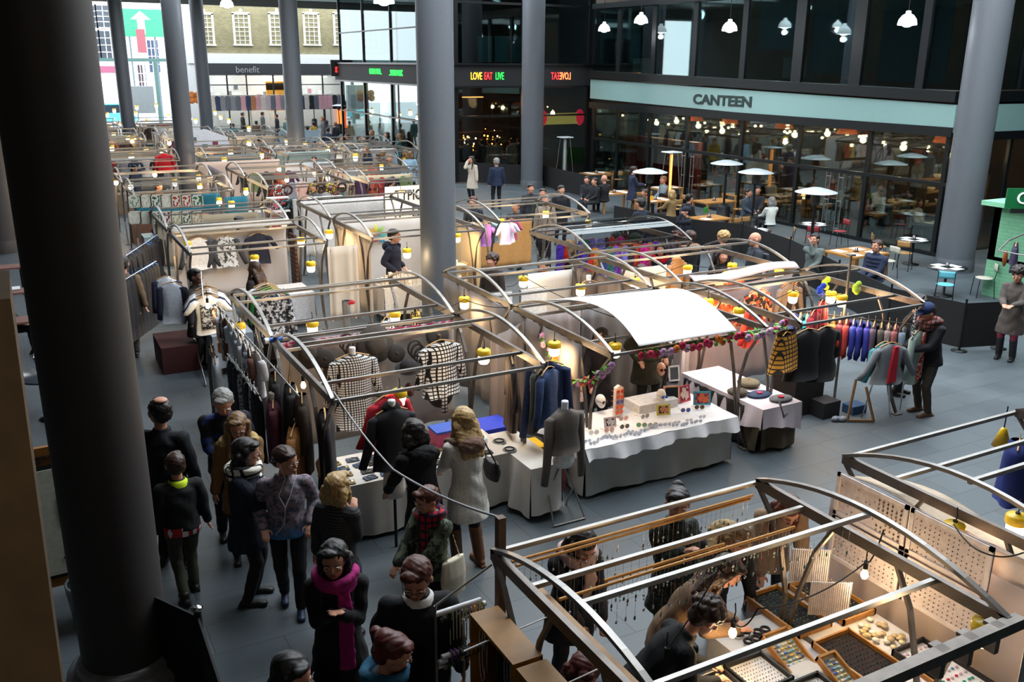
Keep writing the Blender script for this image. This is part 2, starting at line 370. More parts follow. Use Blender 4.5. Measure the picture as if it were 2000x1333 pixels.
mb = MB(); mb.box((FX+.08,(FY0+FY1)/2,7.1),(.02,FY1-FY0,3.6)); mb.box((FX+4,FY0+.08,7.1),(8,.02,3.6)); struct('window_2', mb, DGLASS, 'dark upper windows above the restaurant')
mb = MB(); mb.box((FX+6,(FY0+FY1)/2,4.7),(12,FY1-FY0-.2,.9)); mb.box((FX+6,(FY0+FY1)/2,8.9),(12,FY1-FY0-.2,.3)); struct('ceiling_restaurant', mb, M('#3a3029', .9), 'ceiling inside the restaurant')
mb = MB(); mb.box((FX+7.5,(FY0+FY1)/2,4.6),(.2,FY1-FY0,9)); struct('wall_inner', mb, M('#4a3a2c', .9, 0, .3, 1.5), 'brown back wall inside the restaurant')
mb = MB(); mb.box((FX+3.75,FY0+.25,.04),(7.4,.1,.08)); mb.box((FX+3.8,(FY0+FY1)/2,.02),(7.3,FY1-FY0-.4,.04)); struct('floor_restaurant', mb, M('#4b3b2c', .6), 'wooden floor inside the restaurant')
mb = MB(); mb.box((FX+.55,35.0,1.4),(.5,5.2,2.6)); struct('wall_red', mb, M('#6c1416', .5), 'dark red partition behind the restaurant glass')
# roller blinds and boxes inside upper floor
for y0, y1, z0 in ((23.9,26.1,5.75),(20.2,22.9,5.5),(26.8,28.9,6.6)):
    mb = MB(); mb.box((FX+.35,(y0+y1)/2,(z0+8.7)/2),(.03,y1-y0,8.7-z0)); mb.cyl((FX+.35,y0,z0),(FX+.35,y1,z0),.02,n=6)
    tag(mb.build('roller_blind', M('#6f8288', .8)), {23.9:'grey roller blind half drawn in the middle upper window',20.2:'grey roller blind drawn low in the upper window beside the big column',26.8:'grey roller blind drawn a little way down, left of the others'}[y0], 'blind')
for y, w in ((37.1,.9),(27.2,.7),(24.2,.5)):
    mb = MB(); mb.box((FX+.7,y,5.9),(.5,w,.72)); mb.box((FX+.7,y,6.27),(.54,w+.04,.04)); tag(mb.build('cabinet', M('#a39f8e', .7)), {37.1:'pale cabinet against the far upper restaurant window',27.2:'pale cabinet inside the upper window above the sign lettering',24.2:'low pale box under the half-drawn blind'}[y], 'cabinet')
sg = thing('restaurant_sign', 'dark capital letters CANTEEN on the pale fascia', 'sign', (FX-.13, 30.3, 4.6))
text('lettering', 'CANTEEN', .56, M('#20302f', .5), sg, (0,0,-.02), rz=rad(-90), ext=.02, bold=.018, sx=1.45)
# pull handles of the glass doors
for y in (23.5,24.1,31.9,32.5):
    mb = MB()
    for dy in (-.1,.1): mb.tube([(FX-.16,y+dy,.12),(FX-.16,y+dy,2.3)],.022,8)
    for z in (.3,1.3,2.15): mb.tube([(FX-.16,y-.1,z),(FX-.16,y+.1,z)],.012,6); mb.tube([(FX-.16,y,z),(FX,y,z)],.012,6)
    tag(mb.build('door_handle', CHROME), 'tall ladder-like steel pull handle, %s of the pair on the %s glass doors' % (('right' if y in (23.5,31.9) else 'left'), ('near' if y<30 else 'far')), 'door handle')
# ------------------------------------------------------------------ middle building with the running light band
BX, BY = 20.0, 43.6
mb = MB(); mb.box((BX,53,5.42),(.5,18.6,1.05)); mb.box((24.3,BY,5.42),(8.6,.5,1.05)); mb.lathe([(.25,4.9),(.25,5.95)],(BX,62.3,0)); struct('wall_band', mb, M('#1a1c20', .8), 'dark band that carries the running light letters')
mb = MB()
mb.box((BX,53,5.98),(.7,18.8,.1)); mb.box((BX,53,4.86),(.6,18.8,.1)); mb.box((24.3,BY,5.98),(8.8,.7,.1)); mb.box((24.3,BY,4.86),(8.8,.6,.1))
for y in (43.6,47.9,52.5,57.3,62): mb.box((BX+.05,y,2.45),(.14,.14,4.8)); mb.box((BX+.05,y,8.2),(.09,.09,4.5))
for x in (20.1,24.1,28.2): mb.box((x,BY+.05,2.45),(.3,.16,4.8)); mb.box((x,BY+.05,8.2),(.3,.16,4.5))
mb.box((BX,53,7.9),(.06,18.6,.06)); mb.box((24.2,BY+.1,3.35),(8,.08,.1)); mb.box((24.2,BY+.1,8.95),(8.6,.12,.12)); mb.box((BX,53,2.9),(.06,18.6,.07))
mb.box((28.35,42,5),(.2,3.4,10))
struct('trim_3', mb, M('#101316', .4, .3), 'black frame of the middle glass building')
mb = MB(); mb.box((BX+.1,53,8.2),(.02,18.6,4.4)); struct('window_3', mb, glassm('pale glass', '#8fa0a3', .05), 'see-through upper glass of the middle building')
mb = MB(); mb.box((BX+.12,53,2.45),(.02,18.6,4.7)); mb.box((24.3,BY+.12,2.45),(8.6,.02,4.7)); struct('window_4', mb, GLASS, 'ground floor glass of the middle building')
mb = MB(); mb.box((24.3,BY+.12,8.2),(8.6,.02,4.4)); struct('window_5', mb, DGLASS, 'dark upper glass behind the slogan')
mb = MB(); mb.box((24.3,BY+6,5.42),(8.4,11.8,1.0)); mb.box((24.3,49,10.4),(8.4,11,.2)); struct('ceiling_middle', mb, M('#26211d', .9))
mb = MB(); mb.box((24.3,BY+8,5),(8.4,.2,10)); struct('wall_middle', mb, M('#2c211a', .9, 0, .4, 1.2))
for i in range(4):
    mb = MB(); x = 22.0+i*.98; mb.box((x,BY+.45,6.75),(.82,.04,1.25)); mb.box((x,BY+.45,6.11),(.84,.05,.05)); tag(mb.build('display_board', M('#7d9597', .6)), 'grey-green board standing inside the upper window above the slogan, number %s from the left' % ('one','two','three','four')[i], 'board')
def led(body, col, x, y, z, size, rz, name='light_letters', mirror=False, sx=1): return body, col, x, y, z, size, rz
LY, LR, LG = (M('#ffc030', emis=2.4, var=0), M('#ff2a28', emis=2.6, var=0), M('#28e648', emis=2.0, var=0))
t = thing('led_sign', 'running light sign reading LOVE EAT LIVE in yellow red and green', 'sign', (0,BY-.27,5.38))
x0 = DY(917,153,BY-.27).x; x1 = DY(987,153,BY-.27).x; w = x1-x0
for s_, m_, a in (('LOVE', LY, .19), ('EAT', LR, .52), ('LIVE', LG, .84)): text('lettering', s_, .52, m_, t, (x0+w*a,0,0), sx=.52)
t = thing('led_sign', 'slogan reflection built as glowing mirrored orange and red letters, right of the grey column', 'sign', (0,BY-.27,5.38)); xa = DY(1117,153,BY-.27).x  # reflection of the slogan in the glass, modelled as emissive mirrored letters
for s_, m_, a in (('LOVE', M('#ff6a3c', emis=2.4, var=0), -.42), ('EAT', M('#d83030', emis=1.4, var=0), -1.05)): text('lettering', s_, .52, m_, t, (xa+a,0,0), sx=.56, mirror=True, bold=.006)
t = thing('led_sign', 'green running light words GLOBAL FOOD and WORLD MUSIC on the dark band', 'sign', (BX-.27,0,5.42))
text('lettering', 'GLOBAL FOOD...', .46, LG, t, (0,DX(733,138,BX-.27).y,.08), rz=rad(-90), sx=.62)
text('lettering', '...WORLD MUSIC', .46, LG, t, (0,DX(773,142,BX-.27).y,0.03), rz=rad(-90), sx=.62)
for px_, w_ in ((666,1.35),(693,1.7)):
    q = DY(px_,133,61.8); t = thing('led_sign', 'small red glowing display on the building corner, %s of two' % ('left' if px_<680 else 'right'), 'sign', (q.x,q.y,q.z))
    MB().box((0,.1,0),(w_,.16,1.05)).build('panel', BLACK, t); text('lettering', 'giraffe', .55, LR, t, (0,0,0), sx=.75 if px_>680 else .6)
# ------------------------------------------------------------------ brick building with white sash windows
GY = 86.0
z = lambda x, y: DY(x, y, GY).z
mb = MB(); mb.box((23.5,GY+.3,9.3),(18.5,.6,5.6)); struct('wall_brick', mb, MBRICK('#857c58', '#6e684a', '#8f8a74', .3, .1, .015), 'yellow-brown brick upper wall with sash windows')
mb = MB(); mb.box((23.5,GY+.1,6.3),(18.7,.6,.85)); mb.box((14.6,GY+.6,5),(1.6,1.4,13)); struct('wall_cornice', mb, M('#d6dadc', .7), 'white painted band and corner pier of the brick building')
mb = MB(); mb.box((23.5,GY-.05,5.4),(17.2,.5,.98)); shopf = struct('trim_4', mb, M('#303338', .6), 'dark grey shop fascia')
sg = thing('shop_sign', 'pale lettering benefit on the dark grey shop fascia', 'sign', (DY(482,138,GY).x,GY-.33,5.35)); text('lettering', 'benefit', .8, M('#9a9aa0', .5), sg, (0,0,0), sx=.95)
mb = MB(); mb.box((23.5,GY+5,2.5),(17,.2,5)); mb.box((23.5,GY+2.6,4.9),(17,4.8,.1)); struct('wall_shop', mb, M('#cfc9cc', .8), 'pale interior of the shop')
mb = MB()
for x in (15.6,17.3,19,21.4,23.2,26,28.4,31.5): mb.box((x,GY,2.45),(.12,.12,4.9))
mb.box((30.3,GY,2.45),(2.2,.3,4.9),1); mb.box((23.3,GY,4.05),(16,.06,.08))
struct('trim_5', mb, [M('#26282b', .5), M('#b9b48e', .8)], 'posts of the shop front')
mb = MB(); mb.box((23,GY+.06,2.45),(15,.02,4.8)); struct('window_6', mb, GLASS)
SW = None
for i, cx in enumerate((403,474.5,544,610,668,722)):
    q0 = DY(cx,24,GY); q1 = DY(cx,88,GY); xw, zt, zb_ = q1.x, q0.z-.1, q1.z; w = 1.36; h = zt-zb_; zc = (zt+zb_)/2
    t = thing('window_%d' % (7+i), None, None, (xw,GY-.02,zb_)); t['kind'] = 'structure'
    mb = MB()
    for s_ in (-1,1): mb.box((s_*w/2,0,h/2),(.17,.16,h))
    mb.box((0,0,0),(w+.35,.22,.12)); mb.box((0,0,h),(w+.17,.16,.2)); mb.box((0,0,h+.22),(.22,.12,.3)); mb.box((0,0,h*.56),(w,.1,.08))
    for s_ in (-.25,0,.25) if False else (-.23,.23): mb.box((s_,0,h/2),(.045,.06,h))
    for k in (.14,.28,.42,.7,.84): mb.box((0,0,h*k),(w,.06,.04))
    mb.build('window_frame', M('#e8eadf', .6), t)
    MB().box((0,.1,h/2),(w,.02,h)).build('pane', M('#5d6a6c', .15, 0, .2, 2), t)
# pictures and goods inside the shop, clothes racks outside it
for i in range(26):
    x = 16.2+i*.55+RND.uniform(-.1,.1); zz = RND.uniform(1.8,3.8)
    c = RND.choice(['#d9c9cf','#c9a9b3','#b9c4cf','#e8e3e6','#9a6f62','#8a8f99','#e0b9c9'])
    mb = MB(); mb.box((0,0,0),(.4,.06,.5)); mb.box((0,-.035,0),(.3,.02,.38),1); tag(mb.build('framed_print', [M(c,.6), M(RND.choice(['#f2eef0','#b36a7a','#5a616b']),.6)], loc=(x,GY+4.86,zz)), 'small pale picture on the back wall of the far shop', 'picture', 'pictures inside the far shop')
mb = MB(); mb.box((0,0,-.35),(1.7,.3,2.6)); mb.box((0,-.17,.5),(1.75,.06,.6),1); tag(mb.build('shop_poster_panel', [M('#f0a23c', emis=.8), M('#4a2a16')], loc=(DY(537,165,GY+1.6).x,GY+1.6,3.35)), 'tall orange lit panel with a brown plaque inside the far shop', 'panel')
mb = MB(); mb.box((0,0,0),(.9,.2,2.6)); tag(mb.build('doorway_glow', M('#ff6a2a', emis=1.5), loc=(DY(666,178,GY-.6).x,GY-.6,1.4)), 'narrow glowing orange panel in the far doorway', 'panel')
# ------------------------------------------------------------------ street beyond, left of the brick building
SY = 112
st = []
mb = MB(); a = DY(150,100,SY).x; b = DY(236,100,SY).x
mb.box(((a+b)/2,SY+1,9.4),(b-a,2,7.2)); struct('wall_street_pub', mb, MBRICK('#c9a49c', '#b98f88', '#d6c3bd', .4, .15, .02), 'pink-brown brick house across the street')
mb = MB(); mb.box(((a+b)/2,SY+.9,3),(b-a,2.2,6)); struct('wall_street_white', mb, M('#e9e6e6', .7), 'white ground floor of the pub across the street')
mb = MB(); c = DY(330,100,SY).x; mb.box(((b+c)/2+1.4,SY+2,8),(c-b+3,2,17)); struct('wall_street_pale', mb, M('#e6e2e0', .7), 'pale rendered house across the street')
mb = MB(); mb.box(((a+b)/2,SY-.35,5.15),(b-a,.5,.7)); tag(mb.build('pub_awning', M('#8e4a63', .7)), 'dark pink fascia over the pub windows across the street', 'awning')
for i,(px_,py_,w_,h_,mm) in enumerate(((172,32,1.5,2.2,'#e8e8e8'),(207,32,1.8,2.2,'#e8e8e8'),(180,88,1.4,2.9,'#3a3f48'),(212,88,1.6,2.9,'#3a3f48'),(197,156,1.9,3.0,'#33333b'),(226,156,1.2,3.0,'#33333b'),(300,110,1.1,3.4,'#39445c'),(279,160,.8,3.6,'#3c3238'))):
    q = DY(px_,py_,SY-.1); t = thing('window_%d' % (13+i), None, None, tuple(q)); t['kind'] = 'structure'
    MB().box((0,0,0),(w_+.3,.1,h_+.3)).build('window_frame', WHITE, t); mb = MB(); mb.box((0,-.06,0),(w_,.06,h_)); mb.build('pane', M(mm if mm != '#e8e8e8' else '#3a3f48',.3), t)
    mb = MB(); [mb.box((w_*k,-.1,0),(.07,.04,h_)) for k in (-.17,.17)]; [mb.box((0,-.1,h_*k),(w_,.04,.07)) for k in (-.25,0,.25)]; mb.build('glazing_bars', WHITE, t)
q = DY(275,45,105); t = thing('direction_sign', 'green overhead sign with a white arrow pointing up', 'sign', tuple(q))
MB().box((0,0,0),(4.6,.15,2.7)).build('panel', M('#2f9468', .5, emis=.15), t); MB().prism([(-.35,-1.1),(.35,-1.1),(.35,.35),(.95,.35),(0,1.15),(-.95,.35),(-.35,.35)],-.14,-.08).build('arrow', M('#f4fbf8', emis=.3, var=0), t)
for px_ in (250,300): MB().cyl((DY(px_,45,105).x-q.x,.15,-q.z),(DY(px_,45,105).x-q.x,.15,1.3),.09,n=8).build('post', M('#5d6a72'), t)
q = DY(276,80,104); t = thing('hanging_sign', 'dull red hanging board below the green arrow sign', 'sign', tuple(q)); MB().box((0,0,0),(.85,.1,2.3)).build('board', M('#8a4b52'), t); MB().cyl((0,.1,-q.z),(0,.1,1.2),.06,n=8).build('post', M('#99aaaa'), t)
# ironwork beam of the entrance
mb = MB(); mb.box((9,92,DY(250,117,92).z),(16,.2,.3)); [mb.box((DY(x,150,92).x,92,3),(.3,.25,6.4)) for x in (240,305,370)]; struct('trim_6', mb, M('#50716c', .6), 'green iron gateway at the street end')
def vehicle(px_, py_, w, h, colour, label, cat='van', Y=100):
    q = DY(px_, py_, Y); t = thing('parked_'+cat, label, cat, (q.x,Y,.02)); L = w
    mb = MB(); mb.prism([(-L/2,.3),(L/2,.3),(L/2,.95),(L/2-.25,1.1),(L/2-.9,h),(-L/2+.5,h),(-L/2+.1,1.1),(-L/2,.9)],-.85,.85); mb.build('body', M(colour,.3), t)
    mb = MB(); mb.prism([(-L/2+.65,h-.1),(L/2-1.0,h-.1),(L/2-.5,1.15),(-L/2+.35,1.15)],-.87,.87); mb.build('windows', M('#26303a',.1), t)
    for x in (-L/2+.8,L/2-.8):
        for y in (-.8,.8): mb = MB(); mb.cyl((x,y-.1,.32),(x,y+.1,.32),.32,n=16); mb.build('wheel', BLACK, t)
vehicle(205,190,5.2,2.0,'#58b4c8','turquoise van parked at the street end of the hall')

# unseen lamps added to brighten the left column, handrail and upper-floor blinds
for i,(x,y,z,w,lb) in enumerate(((-1.6,-.6,7.6,75,'unseen round lamp added behind the viewer to brighten the left column and handrail'),(30.5,23.5,8.5,260,'added fill lamp in the near upper room over the restaurant'),(30.5,30.5,8.5,260,'added fill lamp in the middle upper room over the restaurant'),(30.5,37.5,8.5,200,'added fill lamp in the far upper room over the restaurant'),(24.5,47.5,9.6,160,'added fill lamp in the upper room behind the slogan'))):
    t = thing('ceiling_lamp', lb, 'lamp', (x,y,z)); MB().lathe([(.0,0),(.22,0),(.24,.06),(.2,.1),(0,.1)],n=20).build('diffuser', M('#fff4e0' if i == 0 else '#e6f0f0', emis=2, var=0), t)
    MB().cyl((0,0,.1),(0,0,(8.74 if i < 4 else 10.3)-z),.02,n=6).build('mount', BLACK, t)
    L = bpy.data.lights.new('lamp_light', 'POINT'); L.energy = w; L.shadow_soft_size = .25; L.color = (1,.86,.7) if i == 0 else (.85,.95,.95); o = bpy.data.objects.new('lamp_light', L); COL.objects.link(o); o.parent = t; o.location = (0,0,-.12)
mb = MB(); mb.box((39.5,88.5,6),(12,1,12)); struct('wall_white_house', mb, M('#d9d9e2', .7), 'white house seen through the upper glass')
for i,(px_,y_,w_,h_) in enumerate(((763,72,1.5,4.4),(722,62,1.6,3.2))):
    q = DY(px_,y_,(87.9 if i == 0 else 85.9)); t = thing('window_%d' % (21+i), None, None, tuple(q)); t['kind'] = 'structure'
    MB().box((0,0,0),(w_+.3,.1,h_+.3)).build('window_frame', WHITE, t); MB().box((0,-.06,0),(w_,.06,h_)).build('pane', M('#2a3238',.2), t); mb = MB(); [mb.box((w_*k,-.1,0),(.09,.04,h_)) for k in (-.2,.2)]; [mb.box((0,-.1,h_*k),(w_,.04,.09)) for k in (-.33,-.17,0,.17,.33)]; mb.build('glazing_bars', WHITE, t)

for i,x in enumerate((17.5,22.0,26.5)):
    t = thing('ceiling_lamp', 'bright shop ceiling lamp inside the far shop, %s of three' % ('left','middle','right')[i], 'lamp', (x,GY+2.2,4.7)); MB().box((0,0,0),(1.2,.3,.06)).build('fitting', M('#ffffff', emis=4, var=0), t)
    L = bpy.data.lights.new('lamp_light', 'POINT'); L.energy = 420; L.shadow_soft_size = .3; o = bpy.data.objects.new('lamp_light', L); COL.objects.link(o); o.parent = t; o.location = (0,0,-.3)
# ================================================================== steel stall frames
def arc(p, q, k, n, axis):                                            # bowed line from p to q
    p, q = Vector(p), Vector(q); return [p.lerp(q, i/n)+Vector(axis)*(k*4*(i/n)*(1-i/n)) for i in range(n+1)]
BZ = 2.1
def side_legs(t, x, y0, y1, far):
    for yt, d in ((y0, 1), (y1, -1)):
        mb = MB()
        foot = Vector((x, yt+d*.26, .03))
        prof = [(.26,.03),(.42,.35),(.51,.75),(.50,1.15),(.38,1.6),(.2,1.88),(.02,BZ-.03)]
        prof2 = [(.26,.03),(.46,.35),(.58,.8),(.66,1.25),(.8,1.75),(.98,BZ-.03)]
        mb.path([(x, yt+d*a, z) for a, z in (prof[::2] if far else prof)], .045, .03)
        mb.path([(x, yt+d*a, z) for a, z in (prof2[::2]+[prof2[-1]] if far else prof2)], .045, .03)
        mb.box((x, yt+d*.26, .012), (.16,.16,.02)); mb.build('forked_leg', STEELD, t)
FR_PROTO = {}
def frame(x0, x1, y0, y1, label, legs=(1,1), bars=(0,.62,.5,-.62,1), far=False, h=.33, group=None):
    key = (round(x1-x0,2), round(y1-y0,2), legs, far, h)
    if key in FR_PROTO: return dup(FR_PROTO[key], (x0,y0,0), label=label, group=group)
    t = thing('market_stall', label, 'market stall', (x0,y0,0), group=group); w, d = x1-x0, y1-y0
    for k, x in enumerate((0, w)):
        mb = MB(); mb.bar((x,0,BZ),(x,d,BZ),.05,.1); mb.build('side_beam', STEELD, t)
        mb = MB(); mb.path(arc((x,0,BZ+.03),(x,d,BZ+.03),h,6 if far else 14,(0,0,1)),.05,.035); mb.build('roof_arch', STEEL, t)
        if legs[k]: side_legs(t, x, 0, d, far)
    for y, z in ((0,BZ),(.62,BZ+.02),(d*.5,BZ+h+.0),(d-.62,BZ+.02),(d,BZ)):
        mb = MB(); mb.bar((0,y,z),(w,y,z),.04,.04); mb.build('crossbar', STEEL, t)
    FR_PROTO[key] = t; return t
LX = (2.95, 5.88); MX = (6.98, 9.85); RX = (10.5, 13.35)
frame(3.05,5.95,3.35,5.98,'front steel stall frame over the jewellery table, nearest the viewer', h=.27)
frame(7.15,10.0,3.2,6.0,'steel stall frame at the right edge behind the earring boards', h=.33)
frame(*LX,10.02,12.85,'arched steel stall frame over the checked coats and dark hats')
frame(*LX,12.95,15.85,'arched steel stall frame behind the checked coats stall')
frame(*MX,10.0,12.9,'steel stall frame carrying the white cloth canopy')
frame(*MX,13.0,15.8,'arched steel stall frame directly behind the white canopy')
frame(*RX,9.93,12.8,'arched steel stall frame over the orange jackets on the right')
frame(*RX,12.9,15.7,'arched steel stall frame beside the black barrier, behind the orange jackets')
frame(*LX,19.85,22.75,'arched steel stall frame over the printed T-shirts')
frame(*LX,23.0,26.0,'arched steel stall frame behind the printed T-shirts')
frame(*MX,19.8,22.8,'arched steel stall frame over the cream stall left of the middle column')
frame(*MX,23.0,26.2,'arched steel stall frame behind the cream stall')
frame(RX[0]+.2,RX[1]+.1,16.3,19.0,'steel stall frame with the clear sheet roof and bright scarves')
frame(RX[0]+.2,RX[1]+.1,20.6,23.6,'steel stall frame behind the bright scarves stall')
far_rows = ((29.6,32.6),(33.0,36.2),(40.0,43.0),(43.5,46.8),(50.4,53.4),(53.9,57.0),(61,64),(64.5,67.5))
far_cols = ((-.2,2.5),LX,MX,(10.4,13.2),(13.7,16.5))
cn = ('outermost left','left','middle','right','outermost right'); rn = ('nearest of the distant rows','second distant row','third distant row','fourth distant row','fifth distant row','sixth distant row','seventh distant row','farthest row')
FARST = []
for j, (y0, y1) in enumerate(far_rows):
    for i, (x0, x1) in enumerate(far_cols):
        if (i == 0 and j < 2) or (i == 4 and (j < 2 or j > 3)) or (i == 3 and j > 5): continue
        frame(x0,x1,y0,y1,'small far-off arched stall frame, %s, %s line' % (rn[j], cn[i]), far=True); FARST.append((i,j,x0,x1,y0,y1))
# ================================================================== people
SKIN = M('#c68e74', .55, 0, .05, 30); SKIN2 = M('#b07a5e', .55, 0, .05, 30); SKIND = M('#6b4632', .55, 0, .05)
LIPS = M('#8e4a44', .5, 0, 0); EYEW = M('#d9d4ce', .3, 0, 0); EYED = M('#1c1512', .3, 0, 0)
HAIRC = dict(black='#0e0b0b', dark='#1d1411', brown='#3a2318', red='#54230f', auburn='#5a1d12', blonde='#b89660', grey='#8d8a86', fair='#7b5c3a')
def HM(c):
    key = 'hair'+c
    if key in MC: return MC[key]
    m = MP('print', HAIRC[c], tuple(x*.6 for x in hexc(HAIRC[c])[:3]), 1, .5)
    m2 = m.copy(); mp = [n for n in m2.node_tree.nodes if n.type == 'MAPPING'][0]; mp.inputs['Scale'].default_value = (70,70,9); MC[key] = m2; m2.name = 'hair '+c; return m2
def ik(a, c, l1, l2, pole):
    a, c = Vector(a), Vector(c); d = c-a; L = d.length; mx = (l1+l2)*.999
    if L > mx: c = a+d*(mx/L); d = c-a; L = mx
    x = (l1*l1-l2*l2+L*L)/(2*L); h = math.sqrt(max(l1*l1-x*x, 0)); u = d/L
    p = Vector(pole); p = p-u*p.dot(u); p = p.normalized() if p.length > 1e-5 else u.orthogonal().normalized()
    return a+u*x+p*h, c
PERSONS = []; PS = 1.17; BW_ = 1.13
def person(pos, face, label, H=1.72, lean=0, yaw=0, nod=0, legs='stand', hl='down', hr='down', top=('coat','#15161a'), ln=.35, leg='#1b1c22', shoe='#15130f',
           hair=('short','dark'), skin=None, near=1, hem=None, scarf=None, hat=None, glasses=False, bag=None, hood=None, boots=None, z0=0, sleeve=1, topmat=None, female=False, collar=None, tilt=0, name='person', seat=.46, group=None, earphones=False):
    H = H*PS; s = H/1.75; skin = skin or SKIN
    t = thing(name, label, 'person', (pos[0], pos[1], z0), rad(face-90), group)
    V = Vector; sx = .9 if female else 1.0
    pz = seat+.1 if legs == 'sit' else .95*s
    pel = V((0,0,pz)); A = Matrix.Rotation(-rad(lean), 3, 'X')
    if legs == 'sit': pel = V((0,-.0,pz))
    up = lambda x, y, z: pel+A @ V((x*s, y*s, z*s))
    chest = up(0,.0,.33); neck = up(0,.0,.555); 
    shL, shR = up(-.172*sx,-.005,.462), up(.172*sx,-.005,.462)
    HR = Matrix.Rotation(-rad(yaw),3,'Z') @ Matrix.Rotation(-rad(lean*.55+nod),3,'X') @ Matrix.Rotation(rad(tilt),3,'Y')
    hc = neck+A @ V((0,.012*s,.06*s))+HR @ V((0,.022*s,.105*s)); hs = s*1.16
    hd = lambda x, y, z: hc+HR @ V((x*hs, y*hs, z*hs))
    f = V((0,1,0))
    # legs
    hipL, hipR = pel+V((-.09*s,0,-.03*s)), pel+V((.09*s,0,-.03*s)); l1, l2 = .43*s, .43*s
    if legs == 'sit': ankL, ankR = V((-.11,.42*s,.09)), V((.11,.46*s,.09))
    elif legs == 'walk': ankL, ankR = V((-.08,.12*s,.09)), V((.08,-.14*s,.11))
    elif legs == 'walk2': ankL, ankR = V((-.08,-.14*s,.11)), V((.08,.12*s,.09))
    else: ankL, ankR = V((-.11*s,.01,.09)), V((.11*s,-.03,.09))
    kL, ankL = ik(hipL, ankL, l1, l2, (0,1,.2)); kR, ankR = ik(hipR, ankR, l1, l2, (0,1,.2))
    # arms
    def hand(k, sd):
        if isinstance(k, (tuple, list)): return up(0,0,0)*0+V((k[0]*s, k[1]*s, k[2]*s))
        b = {'down': pel+V((sd*.27*s,.04,-.12*s)) if legs != 'sit' else pel+V((sd*.14,.3,.16)), 'pocket': up(sd*.2,.1,.05), 'front': up(sd*.07,.36,.2), 'low': up(sd*.1,.34,.08), 'table': V((sd*.18*s,.46*s,.9)) if legs != 'sit' else V((sd*.17,.42,.78)),
             'face': hd(sd*.05,.115,-.05), 'mouth': hd(sd*.01,.12,-.07), 'chest': up(sd*.03,.22,.36), 'swing': pel+V((sd*.25*s,.2*s,.0)), 'back': pel+V((sd*.25*s,-.18*s,0)), 'up': up(sd*.25,.35,.75), 'lap': V((sd*.08,.32,seat+.2))}[k]
        return b
    a1, a2 = .275*s, .25*s
    eL, wL = ik(shL, hand(hl,-1), a1, a2, (-.4,-.6,-1)); eR, wR = ik(shR, hand(hr,1), a1, a2, (.4,-.6,-1))
    # --- body (one skin)
    mb = MB()
    mb.loft([(pel+A @ V((0,0,-.08*s)),.12*s,.09*s,A),(up(0,0,.03),.135*s*(1.05 if female else 1),.095*s,A),(up(0,0,.16),.115*s*sx,.085*s,A),(up(0,0,.32),.14*s*sx,.1*s,A),(up(0,0,.44),.145*s*sx,.085*s,A),(up(0,0,.51),.08*s,.06*s,A)], 14)
    mb.cap(up(0,-.005,.47), neck+HR @ V((0,.01,.06*s)), .058*s, .052*s); mb.cap(shL, shR, .05*s)
    mb.ell(hd(0,-.008,.02), (.074*hs,.094*hs,.1*hs), 16, 12, R=HR); mb.ell(hd(0,.026,-.05), (.056*hs,.062*hs,.068*hs), 14, 10, R=HR); mb.ell(hd(0,.05,-.09), (.03*hs,.03*hs,.024*hs), 10, 8, R=HR)
    mb.cap(hd(0,.082,.018), hd(0,.1,-.018), .009*hs, .0135*hs); mb.ell(hd(0,.075,-.062), (.026*hs,.018*hs,.012*hs), 10, 6, R=HR)
    for sd in (-1, 1): mb.ell(hd(sd*.076,-.005,-.005), (.012*hs,.018*hs,.03*hs), 8, 6, R=HR); mb.ell(hd(sd*.035,.07,-.018), (.022*hs,.018*hs,.02*hs), 8, 6, R=HR)
    for hp, kn, an, tz in ((hipL,kL,ankL,0),(hipR,kR,ankR,0)):
        mb.cap(hp, kn, .07*s, .05*s); mb.cap(kn, an, .048*s, .034*s); mb.cap(an+V((0,-.03,-.05)), an+V((0,.13*s,-.055)), .034, .03)
    for sh, el, wr, sd in ((shL,eL,wL,-1),(shR,eR,wR,1)):
        mb.cap(sh, el, .043*s, .034*s); mb.cap(el, wr, .034*s, .024*s)
        d = (wr-el).normalized(); sid = d.cross(V((0,0,1))); sid = sid.normalized() if sid.length > .2 else V((0,1,0)); nrm = sid.cross(d).normalized()
        R = Matrix((sid, d, nrm)).transposed(); c = wr+d*.045*s; mb.ell(c, (.038*s,.05*s,.018*s), 10, 8, R=R)
        if near:
            for i, (o_, ln_) in enumerate(((-.028,.062),(-.01,.072),(.009,.068),(.027,.052))):
                b = wr+d*.08*s+sid*o_*s; m1 = b+d*ln_*.5*s-nrm*.008; mb.cap(b, m1, .0088*s, .0085*s, n=6); mb.cap(m1, m1+(d*.75-nrm*.6)*ln_*.5*s, .0085*s, .0075*s, n=6)
            th = wr+d*.03*s-sid*sd*.03*s; m1 = th+(d*.6-sid*sd*.6)*.045*s; mb.cap(th, m1, .011*s, .01*s, n=6); mb.cap(m1, m1+(d*.9-nrm*.2)*.032*s, .01*s, .0085*s, n=6)
    remesh(mb.build('body', skin, t), .0085 if near else .016, 3 if near else 2)
    if near:
        mb = MB(); 
        for sd in (-1,1): mb.ell(hd(sd*.031,.083,.004), (.0115*hs,.008*hs,.0042*hs), 8, 6, R=HR)
        e = mb.build('eyes', EYEW, t); mb = MB()
        for sd in (-1,1): mb.ell(hd(sd*.031,.0895,.0035), (.0062*hs,.004*hs,.0052*hs), 8, 6, R=HR)
        mb.build('iris', EYED, e); mb = MB()
        for sd in (-1,1): mb.cap(hd(sd*.016,.092,.026), hd(sd*.046,.083,.027), .0042*hs, .003*hs, n=6)
        mb.build('eyebrows', HM(hair[1]) if hair[0] != 'none' else EYED, t)
